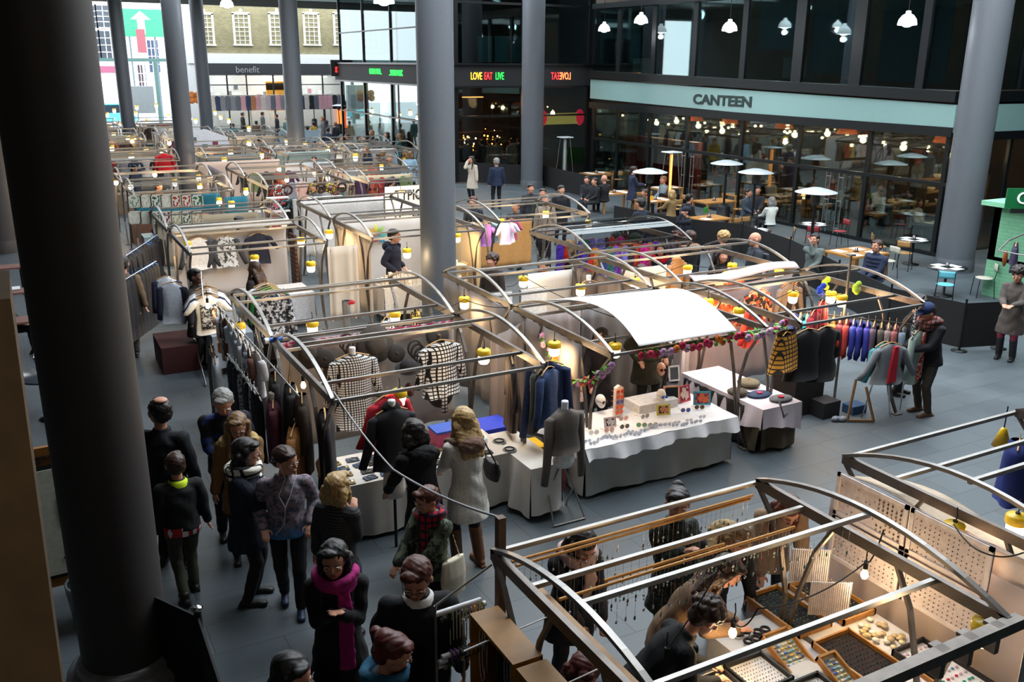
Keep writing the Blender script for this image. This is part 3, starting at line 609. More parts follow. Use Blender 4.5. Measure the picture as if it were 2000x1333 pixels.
        mb = MB(); mb.ell(hd(0,.0935,-.054), (.022*hs,.006*hs,.0045*hs), 10, 6, R=HR); mb.ell(hd(0,.0925,-.064), (.018*hs,.006*hs,.005*hs), 10, 6, R=HR); mb.build('lips', LIPS, t)
    # --- trousers / skirt, shoes
    g = .018
    mb = MB(); mb.loft([(pel+A @ V((0,0,-.1*s)),.14*s,.11*s,A),(up(0,0,.02),.15*s,.115*s,A),(up(0,0,.12),.135*s*sx,.105*s,A)], 14)
    for hp, kn, an in ((hipL,kL,ankL),(hipR,kR,ankR)): mb.cap(hp, kn, .07*s+g, .055*s+g*.7); mb.cap(kn, an+V((0,0,.01)), .053*s+g*.6, .042*s+g*.6)
    remesh(mb.build('trousers', M(leg,.85), t), .012 if near else .02, 3, .004, 9, len(PERSONS))
    for an, tz in ((ankL,0),(ankR,1)):
        mb = MB(); dz = an.z-.09
        mb.cap(V((an.x,an.y-.05,.045+dz)), V((an.x,an.y+.1*s,.04+dz)), .043, .036); mb.ell((an.x,an.y+.13*s,.036+dz), (.045,.05,.032)); mb.cap(V((an.x,an.y-.02,.05+dz)), an+V((0,-.01,.03)), .045, .048)
        mb.box((an.x,an.y+.04,.012+dz),(.075,.26*s,.024))
        if boots: mb.cap(an, (kL if an is ankL else kR).lerp(an,.18), .056*s, .064*s)
        remesh(mb.build('boot' if boots else 'shoe', M(boots or shoe,.5), t), .011 if near else .02, 2)
    # --- upper garment
    tm = topmat or M(top[1],.85,0,.15,40,bump=.25); kind = top[0]; th = {'coat':.034,'jacket':.03,'puffer':.045,'jumper':.022,'tee':.014,'hoodie':.028}[kind]
    mb = MB(); ws = .13 if kind != 'coat' else .125
    rings = [(up(0,0,.02),.15*s*sx+th,.105*s+th,A),(up(0,0,.16),ws*s*sx+th,.098*s+th,A),(up(0,0,.32),.15*s*sx+th,.108*s+th,A),(up(0,0,.43),.148*s*sx+th,.095*s+th,A),(up(0,0,.5),.1*s+th*.6,.075*s+th*.5,A),(up(0,.0,.54),.066*s+th*.3,.066*s+th*.3,A)]
    if legs == 'sit': low = [(up(0,0,-.06),.17*s+th,.13*s+th,A)]
    else:
        n_ = 3; low = [(pel.lerp(V((0,(ankL.y+ankR.y)/2*.5,pz-ln*s)), 1-k/n_)+V((0,.0,0)), (.155+.045*(1-k/n_)*min(1,ln/.5))*s+th, (.115+.05*(1-k/n_)*min(1,ln/.5))*s+th, None) for k in range(n_)]
        if ln < .12: low = [(up(0,0,-ln),.155*s+th,.118*s+th,A)]
    mb.loft(low+rings, 18); mb.cap(shL, shR, .05*s+th*.7)
    for sh, el, wr in ((shL,eL,wL),(shR,eR,wR)):
        mb.cap(sh, el, .052*s+th*.8, .042*s+th*.8)
        if sleeve == 1: mb.cap(el, wr.lerp(el,.04), .042*s+th*.8, .034*s+th*.55)
    if kind == 'puffer':
        for k in range(6): mb.loft([(up(0,0,.0+k*.085),.15*s*sx+th,.105*s+th,A),(up(0,0,.04+k*.085),.165*s*sx+th,.12*s+th,A),(up(0,0,.08+k*.085),.15*s*sx+th,.105*s+th,A)],16)
    if collar != 'none': mb.loft([(up(0,.0,.5),.085*s,.08*s,A),(up(0,.005,.565),.078*s,.075*s,A)], 14)
    remesh(mb.build({'coat':'coat','jacket':'jacket','puffer':'padded_jacket','jumper':'jumper','tee':'top','hoodie':'hooded_top'}[kind], tm, t), .0115 if near else .019, 3, .007 if near else .004, 7, len(PERSONS)*1.7)
    if collar and collar != 'none':
        mb = MB(); mb.lathe([(.1*s,-.03),(.095*s,.02),(.075*s,.045),(.07*s,.02)], up(0,0,.515), 16, R=A); tag(mb.build('collar', M(collar,.8), t), 'bright %s collar' % 'lining')
    if hem: mb = MB(); c = low[0][0]; mb.lathe([(.15*s+th,.05),(.155*s+th,-.0),(.15*s+th,-.06),(.14*s+th,-.06)], c, 20, sy=.75); mb.build('shirt_hem', hem, t)
    if hood:
        mb = MB(); mb.ell(up(0,-.12,.5), (.14*s,.085*s,.1*s)); mb.tube([up(.15*math.cos(a),.03-.13*math.sin(a),.52+.02*math.sin(a)) for a in [math.pi*(-.12+1.24*k/10) for k in range(11)]], .045*s if hood[1] else .03*s, 8); remesh(mb.build('fur_hood' if hood[1] else 'hood', M(hood[0],.95,0,.3,60,bump=.8), t), .014, 2, .006, 25)
    # --- hair
    hst, hcol = hair
    if hst != 'none':
        mb = MB(); hm = HM(hcol)
        if hst == 'bald':
            mq = MB(); mq.ell(hd(0,-.045,.118), (.05*hs,.055*hs,.022*hs), 16, 8, R=HR); tag(mq.build('bald_patch', skin, t), 'bald crown patch')
        if 1:
            mb.ell(hd(0,-.024,.042), (.084*hs,.099*hs,.088*hs), 18, 12, R=HR); mb.ell(hd(0,-.052,.0), (.078*hs,.068*hs,.085*hs), 14, 10, R=HR)
            mb.ell(hd(.02,.045,.088), (.055*hs,.04*hs,.026*hs), 12, 8, R=HR)
            if hst == 'curly':
                for k in range(26): a = k*2.4; mb.ell(hd(.085*math.cos(a)*math.sin(.4+k*.055), -.03+.09*math.sin(a)*math.sin(.4+k*.055), .05+.085*math.cos(.4+k*.055)), .034*hs, 8, 6)
            if hst in ('bob','long','pony','longer'):
                L = {'bob':.13,'long':.30,'pony':.05,'longer':.38}[hst]
                for sd in (-1,1): mb.cap(hd(sd*.07,-.0,.04), hd(sd*.079,-.01,-.07 if hst != 'pony' else -.02), .03*hs, .026*hs)
                mb.ell(hd(0,-.05,-.03), (.085*hs,.06*hs,.1*hs), 14, 10, R=HR)
                if hst != 'pony':
                    b0 = hd(0,-.055,-.03)
                    for x_ in (-.07,-.035,0,.035,.07):
                        q0 = hd(x_,-.05,-.02); q1 = V((q0.x*1.1, 0, q0.z-L*s))+V((0,min(q0.y-.03, up(0,-.15,.4).y if hst != 'bob' else 9),0)); mb.cap(q0, q0.lerp(q1,.5)+V((0,-.015,0)), .042*hs, .04*hs); mb.cap(q0.lerp(q1,.5)+V((0,-.015,0)), q1, .04*hs, .022*hs)
                    if hst in ('long','longer'):
                        for sd in (-1,1): q0 = hd(sd*.075,.0,-.06); q1 = up(sd*.1,.12,.52-L*.5); mb.cap(q0, q1, .026*hs, .02*hs)
                    else:
                        for sd in (-1,1): mb.cap(hd(sd*.08,.0,-.04), hd(sd*.082,.005,-.115), .03*hs, .024*hs)
            if hst == 'pony': mb.cap(hd(0,-.11,.02), hd(0,-.15,-.12), .03*hs, .018*hs)
            if hst == 'bun': mb.ell(hd(0,-.1,.1), .045*hs)
            if hst == 'updo': mb.ell(hd(0,-.075,.075), (.07*hs,.06*hs,.06*hs)); mb.ell(hd(-.05,-.13,.06), .035*hs)
            remesh(mb.build('hair', hm, t), .009 if near else .015, 2, .004, 30, len(PERSONS))
    if hat:
        mb = MB(); c = hd(0,-.01,.06); 
        if hat[0] == 'cap': mb.ell(c, (.09*hs,.108*hs,.078*hs), 16, 10, R=HR); mb.ell(hd(0,.1,.062), (.07*hs,.07*hs,.012*hs), 14, 6, R=HR)
        elif hat[0] == 'flat': mb.ell(hd(0,.0,.075), (.1*hs,.13*hs,.05*hs), 16, 10, R=HR); mb.ell(hd(0,.105,.05), (.065*hs,.045*hs,.012*hs), 14, 6, R=HR)
        else: mb.ell(hd(0,-.015,.05), (.092*hs,.112*hs,.1*hs), 16, 10, R=HR)
        remesh(mb.build({'cap':'baseball_cap','flat':'flat_cap'}.get(hat[0],'woolly_hat'), M(hat[1],.9), t), .009, 2)
    if scarf:
        mb = MB(); R3 = .105*s
        for k in range(3): mb.tube([up(R3*(1+.06*k)*math.cos(a), .012+R3*(1+.06*k)*math.sin(a), .5+.035*k+.02*math.sin(a*2+k)) for a in [2*math.pi*i/20 for i in range(20)]], .036*s, 8, closed=True)
        if len(scarf) > 1 and scarf[1]: mb.loft([(up(-.05,.13,.5),.05,.022,A),(up(-.06,.165,.36),.06,.02,A),(up(-.055,.165,.2-scarf[1]*.3),.065,.018,A)], 10)
        remesh(mb.build('scarf', scarf[0], t), .011 if near else .018, 2, .005, 14)
    if glasses:
        mb = MB()
        for sd in (-1,1): mb.tube([hd(sd*.033+.023*math.cos(a),.1,.003+.017*math.sin(a)) for a in [2*math.pi*i/14 for i in range(14)]], .0028, 5, closed=True); mb.tube([hd(sd*.056,.098,.006), hd(sd*.078,.0,.008)], .0025, 5)
        mb.tube([hd(-.01,.102,.006), hd(.01,.102,.006)], .0025, 5); mb.build('glasses', BLACK, t)
    if earphones:
        mb = MB()
        for sd in (-1,1): mb.tube([hd(sd*.078,.01,-.005), hd(sd*.06,.06,-.12), up(sd*.05,.14,.4), up(0,.165,.28)], .003, 5)
        mb.tube([up(0,.165,.28), up(.02,.17,.1), up(.1,.15,-.02)], .003, 5); mb.build('earphones', WHITE, t)
    if bag:
        kind_, bc, sd = bag; mb = MB(); c = pel+V((sd*.25*s,-.02,.12*s))
        if kind_ == 'tote': mb.loft([(c+V((0,0,-.42)),.05,.15,None),(c+V((0,0,-.2)),.06,.16,None),(c,.03,.14,None)], 12); mb.tube([c+V((0,-.08,0)), V(shR if sd > 0 else shL)+V((0,-.03,.06)), c+V((0,.08,0))], .01, 6)
        elif kind_ == 'back': mb = MB(); mb.loft([(up(0,-.2,.05),.13,.07,A),(up(0,-.22,.2),.15,.1,A),(up(0,-.2,.42),.12,.06,A)], 14); [mb.tube([up(k*.09,-.15,.1),up(k*.12,.0,.2),up(k*.11,.13,.38),up(k*.1,.05,.52),up(k*.09,-.14,.48)], .016, 6) for k in (-1,1)]
        else: mb.loft([(c+V((0,0,-.1)),.05,.13,None),(c+V((0,0,.02)),.075,.16,None),(c+V((0,0,.14)),.045,.14,None)], 12); mb.tube([c+V((0,-.12,.12)), (shR if sd > 0 else shL)+V((0,-.06,.05)), (shR if sd > 0 else shL)+V((0,.06,.05)), c+V((0,.12,.12))], .012, 6)
        remesh(mb.build({'tote':'cotton_bag','back':'backpack'}.get(kind_,'shoulder_bag'), M(bc,.6), t), .011, 2)
    t.scale = (BW_, BW_, 1); PERSONS.append(t); return t
# ================================================================== builders for goods
CAPY = M('#f2c619', .45, 0, .04, coat=.3); BULB = M('#ffd890', emis=16, var=0); JAR = M('#ffe6b4', emis=5.5, var=0)
def light(parent, loc, w, r=.05, col=(1,.70,.38)):
    L = bpy.data.lights.new('lamp_light', 'POINT'); L.energy = w; L.shadow_soft_size = r; L.color = col
    o = bpy.data.objects.new('lamp_light', L); COL.objects.link(o); o.parent = parent; o.location = loc; return o
_lamp = None
def lamp(px_, py_, label, z=1.98, w=12, kind='jar', group=None, pos=None, cord=.16, s=1.14):
    q = Vector(pos) if pos else P(px_, py_, z); 
    t = thing('stall_lamp', label, 'lamp', q, RND.uniform(0,6), group)
    if kind == 'jar':
        MB().lathe([(.0,.075),(.03,.078),(.035,.07),(.075,.066),(.088,.05),(.09,.0),(.084,-.015)], n=18).build('yellow_cap', CAPY, t).scale = (s,s,s)
        MB().lathe([(.07,0),(.073,-.04),(.07,-.1),(.05,-.125),(0,-.13)], n=16).build('glass_jar', JAR, t).scale = (s,s,s)
        MB().cyl((0,0,.06),(0,0,.09),.02,n=8).build('lamp_holder', BLACK, t).scale = (s,s,s); light(t, (0,0,-.2), w)
    else:
        MB().cyl((0,0,.0),(0,0,.08),.022,n=10).build('lamp_holder', BLACK, t); MB().lathe([(.014,0),(.02,-.02),(.034,-.05),(.034,-.075),(.02,-.1),(0,-.106)], n=14).build('bulb', BULB, t); light(t, (0,0,-.17), w*1.1, .035)
    mb = MB(); mb.tube([(0,0,.07),(.01,0,.07+cord*.5),(0,0,.07+cord)], .006, 5); mb.build('cord', BLACK, t)
    return t
def cable(pts, label, sag=.06, r=.007):
    out = []
    for a, b in zip(pts[:-1], pts[1:]): out += [Vector(a).lerp(Vector(b), k/8)+Vector((0,0,-sag*4*(k/8)*(1-k/8))) for k in range(8)]
    mb = MB(); mb.tube(out+[Vector(pts[-1])], r, 5); return tag(mb.build('cable', BLACK), label, 'cable')
def curtain(x0, y0, x1, y1, z0, z1, mat, label, folds=9, amp=.03, name='backdrop_cloth', cat='cloth', sag=.0, thick=.006, group=None, seed=0):
    a, b = Vector((x0,y0,0)), Vector((x1,y1,0)); d = b-a; n = Vector((-d.y,d.x,0)).normalized(); 
    def fn(u, v):
        w = amp*(.35+.65*(1-v))*(math.sin(u*folds*2*math.pi+seed+math.sin(u*7+seed)*1.5)+.4*math.sin(u*folds*4.7+seed))
        return a+d*u+n*w+Vector((0,0,z0+(z1-z0)*v-sag*4*u*(1-u)*v))
    mb = MB(); mb.grid(fn, max(12,int(folds*8)), 8, thick=thick); return tag(mb.build(name, mat), label, cat, group)
def tablething(x0, y0, x1, y1, h, label, m=None, cat='table', z0=0, group=None):
    t = thing('trestle_table', label, cat, ((x0+x1)/2,(y0+y1)/2,z0), 0, group); w, d = x1-x0, y1-y0
    MB().box((0,0,h-.015),(w,d,.03)).build('tabletop', m or WOODY, t)
    for i in (-1,1):
        for j in (-1,1): mb = MB(); mb.bar((i*(w/2-.1),j*(d/2-.08),.0),(i*(w/2-.1),j*(d/2-.08),h-.03),.035,mi=0); mb.build('leg', STEELD, t)
    return t
def drape(x0, y0, x1, y1, zt, zb, mat, label, amp=.03, n=26, group=None, name='tablecloth', sides='nesw', wav=0, seed=0, scallop=0):
    mb = MB(); w, d = x1-x0, y1-y0; cx, cy = (x0+x1)/2, (y0+y1)/2
    per = []
    N = {'s':((x0,y0),(x1,y0),(0,-1)),'e':((x1,y0),(x1,y1),(1,0)),'n':((x1,y1),(x0,y1),(0,1)),'w':((x0,y1),(x0,y0),(-1,0))}
    mb.grid(lambda u, v: (x0+w*u, y0+d*v, zt+wav*math.sin(u*23+seed)*math.sin(v*17+seed)*.5+wav*math.sin(u*41+v*9)*.3), 30, 20)
    for k in sides:
        p, q, nn = N[k]; L = math.hypot(q[0]-p[0], q[1]-p[1]); m = max(8, int(L*22))
        def fn(u, v, p=p, q=q, nn=nn, L=L):
            t_ = 1-v; e = .5-abs(u-.5); fl = amp*t_*(1+math.sin(u*L*9+seed+p[0])+.5*math.sin(u*L*21+seed)) + .012*t_
            zz = zb+(zt-zb)*v+scallop*math.sin(u*L*3.3+seed)*t_
            return (p[0]+(q[0]-p[0])*u+nn[0]*fl, p[1]+(q[1]-p[1])*u+nn[1]*fl, zz)
        mb.grid(fn, m, 6)
    return tag(mb.build(name, mat), label, 'tablecloth' if name == 'tablecloth' else 'cloth', group)
HW = M('#c39a63', .5)
def garment(pos, rz, label, mat, kind='jacket', w=.44, L=.7, name=None, cat=None, group=None, hanger=True, sleeve=.55, spread=.13, depth=.075, print_=None, simple=False, bust=None, lining=None, seed=None, hang=HW, neck=.07, flare=1.08, hood=None):
    seed = RND.uniform(0,6) if seed is None else seed
    nm = name or {'jacket':'hanging_jacket','tee':'hanging_shirt','dress':'hanging_dress','coat':'hanging_coat','trousers':'hanging_trousers','skirt':'hanging_skirt'}[kind]
    t = thing(nm, label, cat or nm.split('_')[-1], pos, rz, group); n = 12 if simple else 24; mats = mat if isinstance(mat,(list,tuple)) else [mat]
    mb = MB(); vs=[]; fs=[]
    if kind == 'skirt': prof = [(.0,w*.6,.6),(-.05,w*.62,.7),(-L*.5,w*.85,.9),(-L,w*1.0,1)]
    elif kind == 'trousers': prof = None
    else: prof = [(.0,neck,.6),(-.02,neck*1.1,.7),(-.045,w*.26,.75),(-.085,w*.42,.8),(-.13,w*.49,.9),(-.25,w*.47,1),(-.25-(L-.25)*.35,w*.44,1),(-.25-(L-.25)*.7,w*.47*flare,1.05),(-L,w*.5*flare,1.1)]
    if prof:
        for z, hw, dp in prof:
            tt = min(1,-z/max(L,.1))
            for k in range(n):
                a = 2*math.pi*k/n; f = 1+.10*tt*math.sin(5*a+seed+z*2)+.06*tt*math.sin(9*a+seed*2)
                vs.append((hw*math.cos(a)*(1+.03*math.sin(z*9+seed)), depth*dp*math.sin(a)*f+.012*tt*math.sin(a*3+z*6+seed), z+(.012*math.sin(a*3+seed) if z == -L else 0)))
        for i in range(len(prof)-1):
            for k in range(n): fs.append((i*n+k, i*n+(k+1)%n, (i+1)*n+(k+1)%n, (i+1)*n+k))
        fs.append(tuple((len(prof)-1)*n+k for k in range(n))[::-1])
        mb.add(vs, fs, 0, True)
    else:
        for sd in (-1,1): mb.loft([((sd*w*.16,0,0),w*.2,depth*.5,None),((sd*w*.18,0,-.25),w*.21,depth*.8,None),((sd*w*.2,.01,-L*.6),w*.17,depth*.7,None),((sd*w*.2,0,-L),w*.15,depth*.6,None)][::-1], 12)
    mb.build({'skirt':'skirt_body','trousers':'trouser_legs'}.get(kind,'garment_body'), mats[0], t)
    if sleeve and prof and kind != 'skirt':
        for sd in (-1,1):
            mb = MB(); x0 = sd*w*.43; e = sleeve
            pts = [(x0*.85,0,-.1),(x0+sd*.03,0,-.14),(x0+sd*(.035+spread*.3),-.01,-.14-e*.35),(x0+sd*(.04+spread*.65),-.015,-.14-e*.7),(x0+sd*(.04+spread),-.0,-.14-e*.97)]
            mb.loft([(p, (.062,.075,.068,.06,.052)[i]*(1.15 if kind=='coat' else 1), (.05,.06,.055,.05,.045)[i], Matrix.Rotation(rad(-sd*12),3,'Y')) for i, p in enumerate(pts)], 8 if simple else 12); mb.build('sleeve', mats[-1], t)
    if print_: mb = MB(); mb.grid(lambda u, v: ((u-.5)*w*.6, -depth*1.14-.012+.02*abs(u-.5), -.16-(L*.62)*(1-v)), 6, 6, thick=.004); mb.build('printed_panel', print_, t)
    if lining: mb = MB(); mb.prism([(-.03,-.03),(.05,-.03),(.07,-L*.9),(-.09,-L*.95)], -depth*1.25-.012, -depth*.9); mb.build('open_front', lining, t)
    if hood: mb = MB(); mb.ell((0,.03,-.02),(.13,.09,.1),14,8); mb.build('hood', hood, t)
    if bust: mb = MB(); mb.lathe([(.0,.1),(.045,.1),(.05,.085),(.045,.0),(.06,-.04)], n=16); mb.build('bust_neck', bust, t)
    if hanger:
        mb = MB(); mb.tube([(0,0,.0),(0,0,.05),(.02,0,.08),(0,0,.1),(-.02,0,.085)], .0035, 5); mb.tube([(-w*.42,0,-.06),(-w*.2,0,-.015),(0,0,.01),(w*.2,0,-.015),(w*.42,0,-.06)], .011, 6); mb.build('hanger', hang, t)
    return t
def rail(a, b, label, r=.014, m=CHROME): mb = MB(); mb.cyl(a, b, r, n=8); return tag(mb.build('clothes_rail', m), label, 'rail')
def box(pos, d, c, name, label, cat=None, rz=0, group=None, lid=None):
    mb = MB(); mb.box((0,0,d[2]/2), d)
    if lid: mb.box((0,0,d[2]+.01),(d[0]*1.06,d[1]*1.06,.03),1)
    return tag(mb.build(name, [M(c,.7) if isinstance(c,str) else c]+([M(lid,.6)] if lid else []), loc=pos, rz=rz), label, cat or name.split('_')[-1], group)
def pframe(pos, w, h, fc, ic, label, rz=0, tilt=12, glass=None, name='picture_frame', cat='picture frame', border=.028, group=None):
    t = thing(name, label, cat, pos, rz, group); R = Matrix.Rotation(rad(-tilt),3,'X'); mb = MB(); e = border
    for c, d in (((0,0,e/2),(w,.018,e)),((0,0,h-e/2),(w,.018,e)),((-w/2+e/2,0,h/2),(e,.018,h)),((w/2-e/2,0,h/2),(e,.018,h))): mb.box(R @ Vector(c), d, R=R)
    mb.bar(R @ Vector((0,.01,h*.7)),(0,.16,.0),.02,.008); mb.build('frame', M(fc,.5) if isinstance(fc,str) else fc, t)
    mb = MB(); mb.box(R @ Vector((0,.002,h/2)),(w-e*1.6,.008,h-e*1.6),R=R); mb.build('picture' if not glass else 'mirror_glass', ic if not isinstance(ic,str) else M(ic,.4), t); return t
def hat(pos, R, r, c, label, kind='floppy', group=None, name='hat'):
    t = thing(name, label, 'hat', pos, 0, group); t.rotation_euler = R
    prof = {'floppy':[(r,0),(r*.98,.015),(r*.62,.03),(r*.55,.04),(r*.52,.09),(r*.36,.12),(0,.125)],'beret':[(r*.6,0),(r*.95,.02),(r,.045),(r*.8,.075),(r*.3,.09),(.02,.09),(.012,.11),(0,.11)],'bowler':[(r,.02),(r*1.02,.03),(r*.7,.01),(r*.66,.02),(r*.66,.09),(r*.5,.14),(0,.155)]}[kind]
    MB().lathe(prof, n=26).build('crown_and_brim', M(c,.9,0,.25,60,bump=.6), t); MB().lathe([(prof[3][0]*1.02,.03),(prof[3][0]*1.02,.055)], n=26).build('hat_band', M('#15110f',.7), t); return t
def bustneck(pos, c, label, neck='#111111', group=None, z=0, rz=0):
    t = thing('display_bust', label, 'bust', pos, rz, group); mb = MB()
    mb.loft([((0,0,0),.1,.07,None),((0,0,.03),.09,.065,None),((0,0,.12),.11,.07,None),((0,0,.2),.12,.065,None),((0,0,.25),.08,.05,None),((0,0,.28),.042,.042,None),((0,.0,.36),.04,.04,None)], 16); mb.build('bust_form', M(c,.6), t)
    mb = MB(); mb.tube([(.05*math.cos(a),-.035+.05*math.sin(a)*.8-.02,.27-.09*max(0,-math.sin(a))) for a in [2*math.pi*i/16 for i in range(16)]], .012, 6, closed=True); mb.ell((0,-.085,.16),(.025,.012,.03)); mb.build('necklace', M(neck,.35,.4,0), t); return t
def headform(pos, c, label, rz=0, name='mannequin_head', glasses=None, hatc=None):
    t = thing(name, label, 'mannequin head', pos, rz); mb = MB(); mb.lathe([(.075,0),(.07,.02),(.045,.05),(.045,.1)], n=16); mb.ell((0,0,.2),(.072,.092,.1),16,12); mb.ell((0,-.03,.145),(.052,.06,.06)); mb.cap((0,-.085,.2),(0,-.1,.165),.008,.012)
    remesh(mb.build('head_form', M(c,.5), t), .008, 2)
    if glasses: 
        mb = MB()
        for sd in (-1,1): mb.cyl((sd*.033,-.102,.2),(sd*.033,-.106,.2),.026,n=14)
        mb.bar((-.01,-.104,.205),(.01,-.104,.205),.006); [mb.bar((sd*.058,-.1,.205),(sd*.075,.0,.205),.005) for sd in (-1,1)]; mb.build('sunglasses', M(glasses,.2), t)
    return t
def shades(pos, rz, c, label, group=None, s=1.0, fc='#d8b870'):
    t = thing('sunglasses', label, 'sunglasses', pos, rz, group); mb = MB()
    for sd in (-1,1): mb.cyl((sd*.034*s,0,.026*s),(sd*.034*s,.004,.026*s),.028*s,n=14)
    mb.build('lenses', M(c,.15), t); mb = MB(); mb.bar((-.01*s,.002,.03*s),(.01*s,.002,.03*s),.006)
    for sd in (-1,1): mb.bar((sd*.06*s,.0,.032*s),(sd*.058*s,.13*s,.01),.005); mb.tube([(sd*.034*s+.029*s*math.cos(a),.002,.026*s+.029*s*math.sin(a)) for a in [2*math.pi*i/12 for i in range(12)]],.003,4,closed=True)
    mb.build('frame', M(fc,.3), t); return t
# ================================================================== stall with checked coats and hats (left, row one)
BEI = M('#b9ada3', .9, 0, .06, 3)
curtain(3.0,12.86,5.85,12.86,.35,2.02,BEI,'beige cloth wall behind the checked coats and hats',5,.02,sag=.06)
curtain(2.98,12.8,5.8,12.8,1.93,2.06,MP('print','#b8325a','#e6c9d2',9),'pink and white striped scarf stretched along the top of the beige cloth wall',4,.01,name='striped_scarf',cat='scarf')
BW = MP('check','#e9e7e4','#17171b',26); BW2 = MP('check','#e9e7e4','#0f0f12',17)
q = DY(690,682,12.4); garment((q.x,12.45,1.86),0,'small-checked black and white belted coat with a round white neck tag, left of the hats',BW,'coat',w=.62,L=1.18,sleeve=.62,spread=.10,depth=.13,bust=M('#d9d6d2'),hanger=True)
q = DY(862,665,12.3); garment((q.x,12.35,1.9),rad(8),'large-checked black and white coat with a hanging belt, right of the hats',BW2,'coat',w=.62,L=.9,sleeve=.6,spread=.12,depth=.13)
mb = MB(); mb.loft([((0,0,-.5),.05,.012,None),((0,0,0),.05,.012,None)],8); tag(mb.build('coat_belt', BW2, loc=(DY(868,770,12.2).x,12.2,1.25)), 'checked belt end hanging below the large-checked coat', 'belt')
for px_,py_,r,k,c,lb in ((600,690,.24,'floppy','#3b332f','wide dark woven hat on the beige wall, leftmost'),(632,700,.15,'beret','#332c28','small dark brown beret below the leftmost hat'),(733,672,.3,'floppy','#4d453e','largest brown felt hat between the two checked coats'),(772,690,.15,'beret','#34302d','grey-brown beret right of the largest felt hat'),(655,725,.2,'beret','#3d3733','soft grey beret half behind the small-checked coat'),(852,655,.2,'beret','#4d4640','brown cap above the large-checked coat'),(798,722,.2,'bowler','#1c1a1c','black hat with dark crown on the reddish display head'),(858,770,.22,'beret','#4a413c','brown beret low on the wall under the large-checked coat')):
    q = DY(px_,py_,12.72); yy = 12.72 if k != 'bowler' else 12.2
    if k == 'bowler': q = DY(px_,py_,12.2)
    hat((q.x,yy,q.z), (rad(78) if k != 'bowler' else rad(12),rad(RND.uniform(-15,15)),0), r, c, lb, k)
q = DY(800,760,12.2); headform((q.x,12.2,q.z-.2),'#5a2f28','dark red display head under the black hat'); mb = MB(); mb.cyl((0,0,0),(0,0,q.z-.2-.02),.03,n=10); tag(mb.build('display_pole', M('#3a2522'), loc=(q.x,12.2,0)), 'dark pole under the reddish display head', 'pole')
for px_,py_ in ((688,668),(820,680)):
    q = DY(px_,py_,12.7); mb = MB()
    for k in range(4): mb.tube([(.11*math.cos(a)+.05*k-.08,0,.13*math.sin(a)-.07*k) for a in [2*math.pi*i/14 for i in range(14)]],.016,6,closed=True)
    tag(mb.build('ring_scarf_holder', M('#3d3530'), loc=(q.x,12.72,q.z)), 'dark looped belts hanging on the beige wall, %s' % ('left of the small-checked coat' if px_ < 700 else 'left of the large-checked coat'), 'belts')
tablething(3.15,10.35,5.5,11.2,.78,'table with jewellery under white cloth in front of the checked coats')
drape(3.1,10.3,5.55,11.25,.8,.04,M('#bfbab2',.9,0,.05),'off-white cloth on the jewellery table below the checked coats',amp=.03,scallop=.02)
tablething(5.55,9.75,5.98,11.0,.76,'narrow table end to the right of the blonde woman'); drape(5.52,9.7,6.0,11.05,.785,.1,M('#cfcdc8',.9,0,.04),'white cloth hanging over the narrow table end right of the blonde woman',amp=.05,scallop=.05)
for i in range(34):
    x = 3.25+ (i%9)*.25+RND.uniform(-.05,.05); y = 10.42+(i//9)*.2+RND.uniform(-.03,.03)
    c = RND.choice(['#15161a','#15161a','#d8d4ca','#3b4657','#8a6f3a','#e9e6e0','#27415f'])
    mb = MB(); mb.box((0,0,.008),(.17,.12,.014)); mb.lathe([(.045,.016),(.05,.022),(.045,.026)],n=12,mi=1); mb.box((.05,0,.02),(.03,.05,.012),2)
    tag(mb.build('jewellery_tray', [M(c,.6),M('#b9b4a2',.3,.8,0),M(RND.choice(['#33363c','#c9a23a','#eeeae0']),.4)], loc=(x,y,.805), rz=RND.uniform(-.2,.2)), 'small jewellery card with a ring-shaped bracelet on the white table below the checked coats', 'tray', 'jewellery cards below the checked coats')
for px_,py_,lb in ((995,878,'oval dark necklace card on the cloth at the right table end'),(975,862,'small black card beside the oval necklace card')):
    q = P(px_,py_,.81); mb = MB(); mb.lathe([(0,0),(.1,0),(.1,.02),(0,.02)],n=20); mb.lathe([(.07,.02),(.075,.035),(.06,.035)],n=20,mi=1); tag(mb.build('necklace_card',[M('#8b8985'),BLACK],loc=(min(q.x,5.9),q.y,.79)),lb,'tray')
q = P(768,850,.8); pframe((q.x,11.0,.81),.36,.5,'#c98a42','m','wooden mirror standing on the jewellery table under the lamp',rz=rad(-8),glass=1,name='table_mirror',cat='mirror',border=.04) if False else None
t = pframe((DY(768,868,10.95).x,10.95,.81),.42,.55,'#cf8e45',M('#20242a',.05,.9,0),'wooden framed mirror standing on the jewellery table under the lamp',rz=rad(-6),glass=1,name='table_mirror',cat='mirror',border=.045)
bustneck((DY(905,812,10.9).x,10.95,.81),'#c79a78','tan necklace bust with a long silver chain by the blonde woman','#c9ccd2'); bustneck((DY(634,880,10.7).x,10.75,.81),'#c79a78','tan necklace bust left of the red jacket','#b0a38c')
box((DY(868,822,11.0).x,11.0,.81),(.36,.3,.22),'#c9577e','goods_box','pink-lined box of blue bags on the table beside the tan bust','box',lid='#2a4fae')
garment((3.72,10.2,2.0),rad(10),'crimson jacket hanging at the front of the hat stall',M('#b01428',.85),'jacket',w=.46,L=.72,sleeve=.5,spread=.2,depth=.1)
garment((3.66,9.93,1.93),rad(2),'black fur-collared jacket with a round white tag hanging in front of the crimson one',M('#131318',.8),'jacket',w=.5,L=.8,sleeve=.62,spread=.16,depth=.14,bust=M('#dcd9d3'),hood=M('#1c1716',.95,0,.3,50,bump=1))
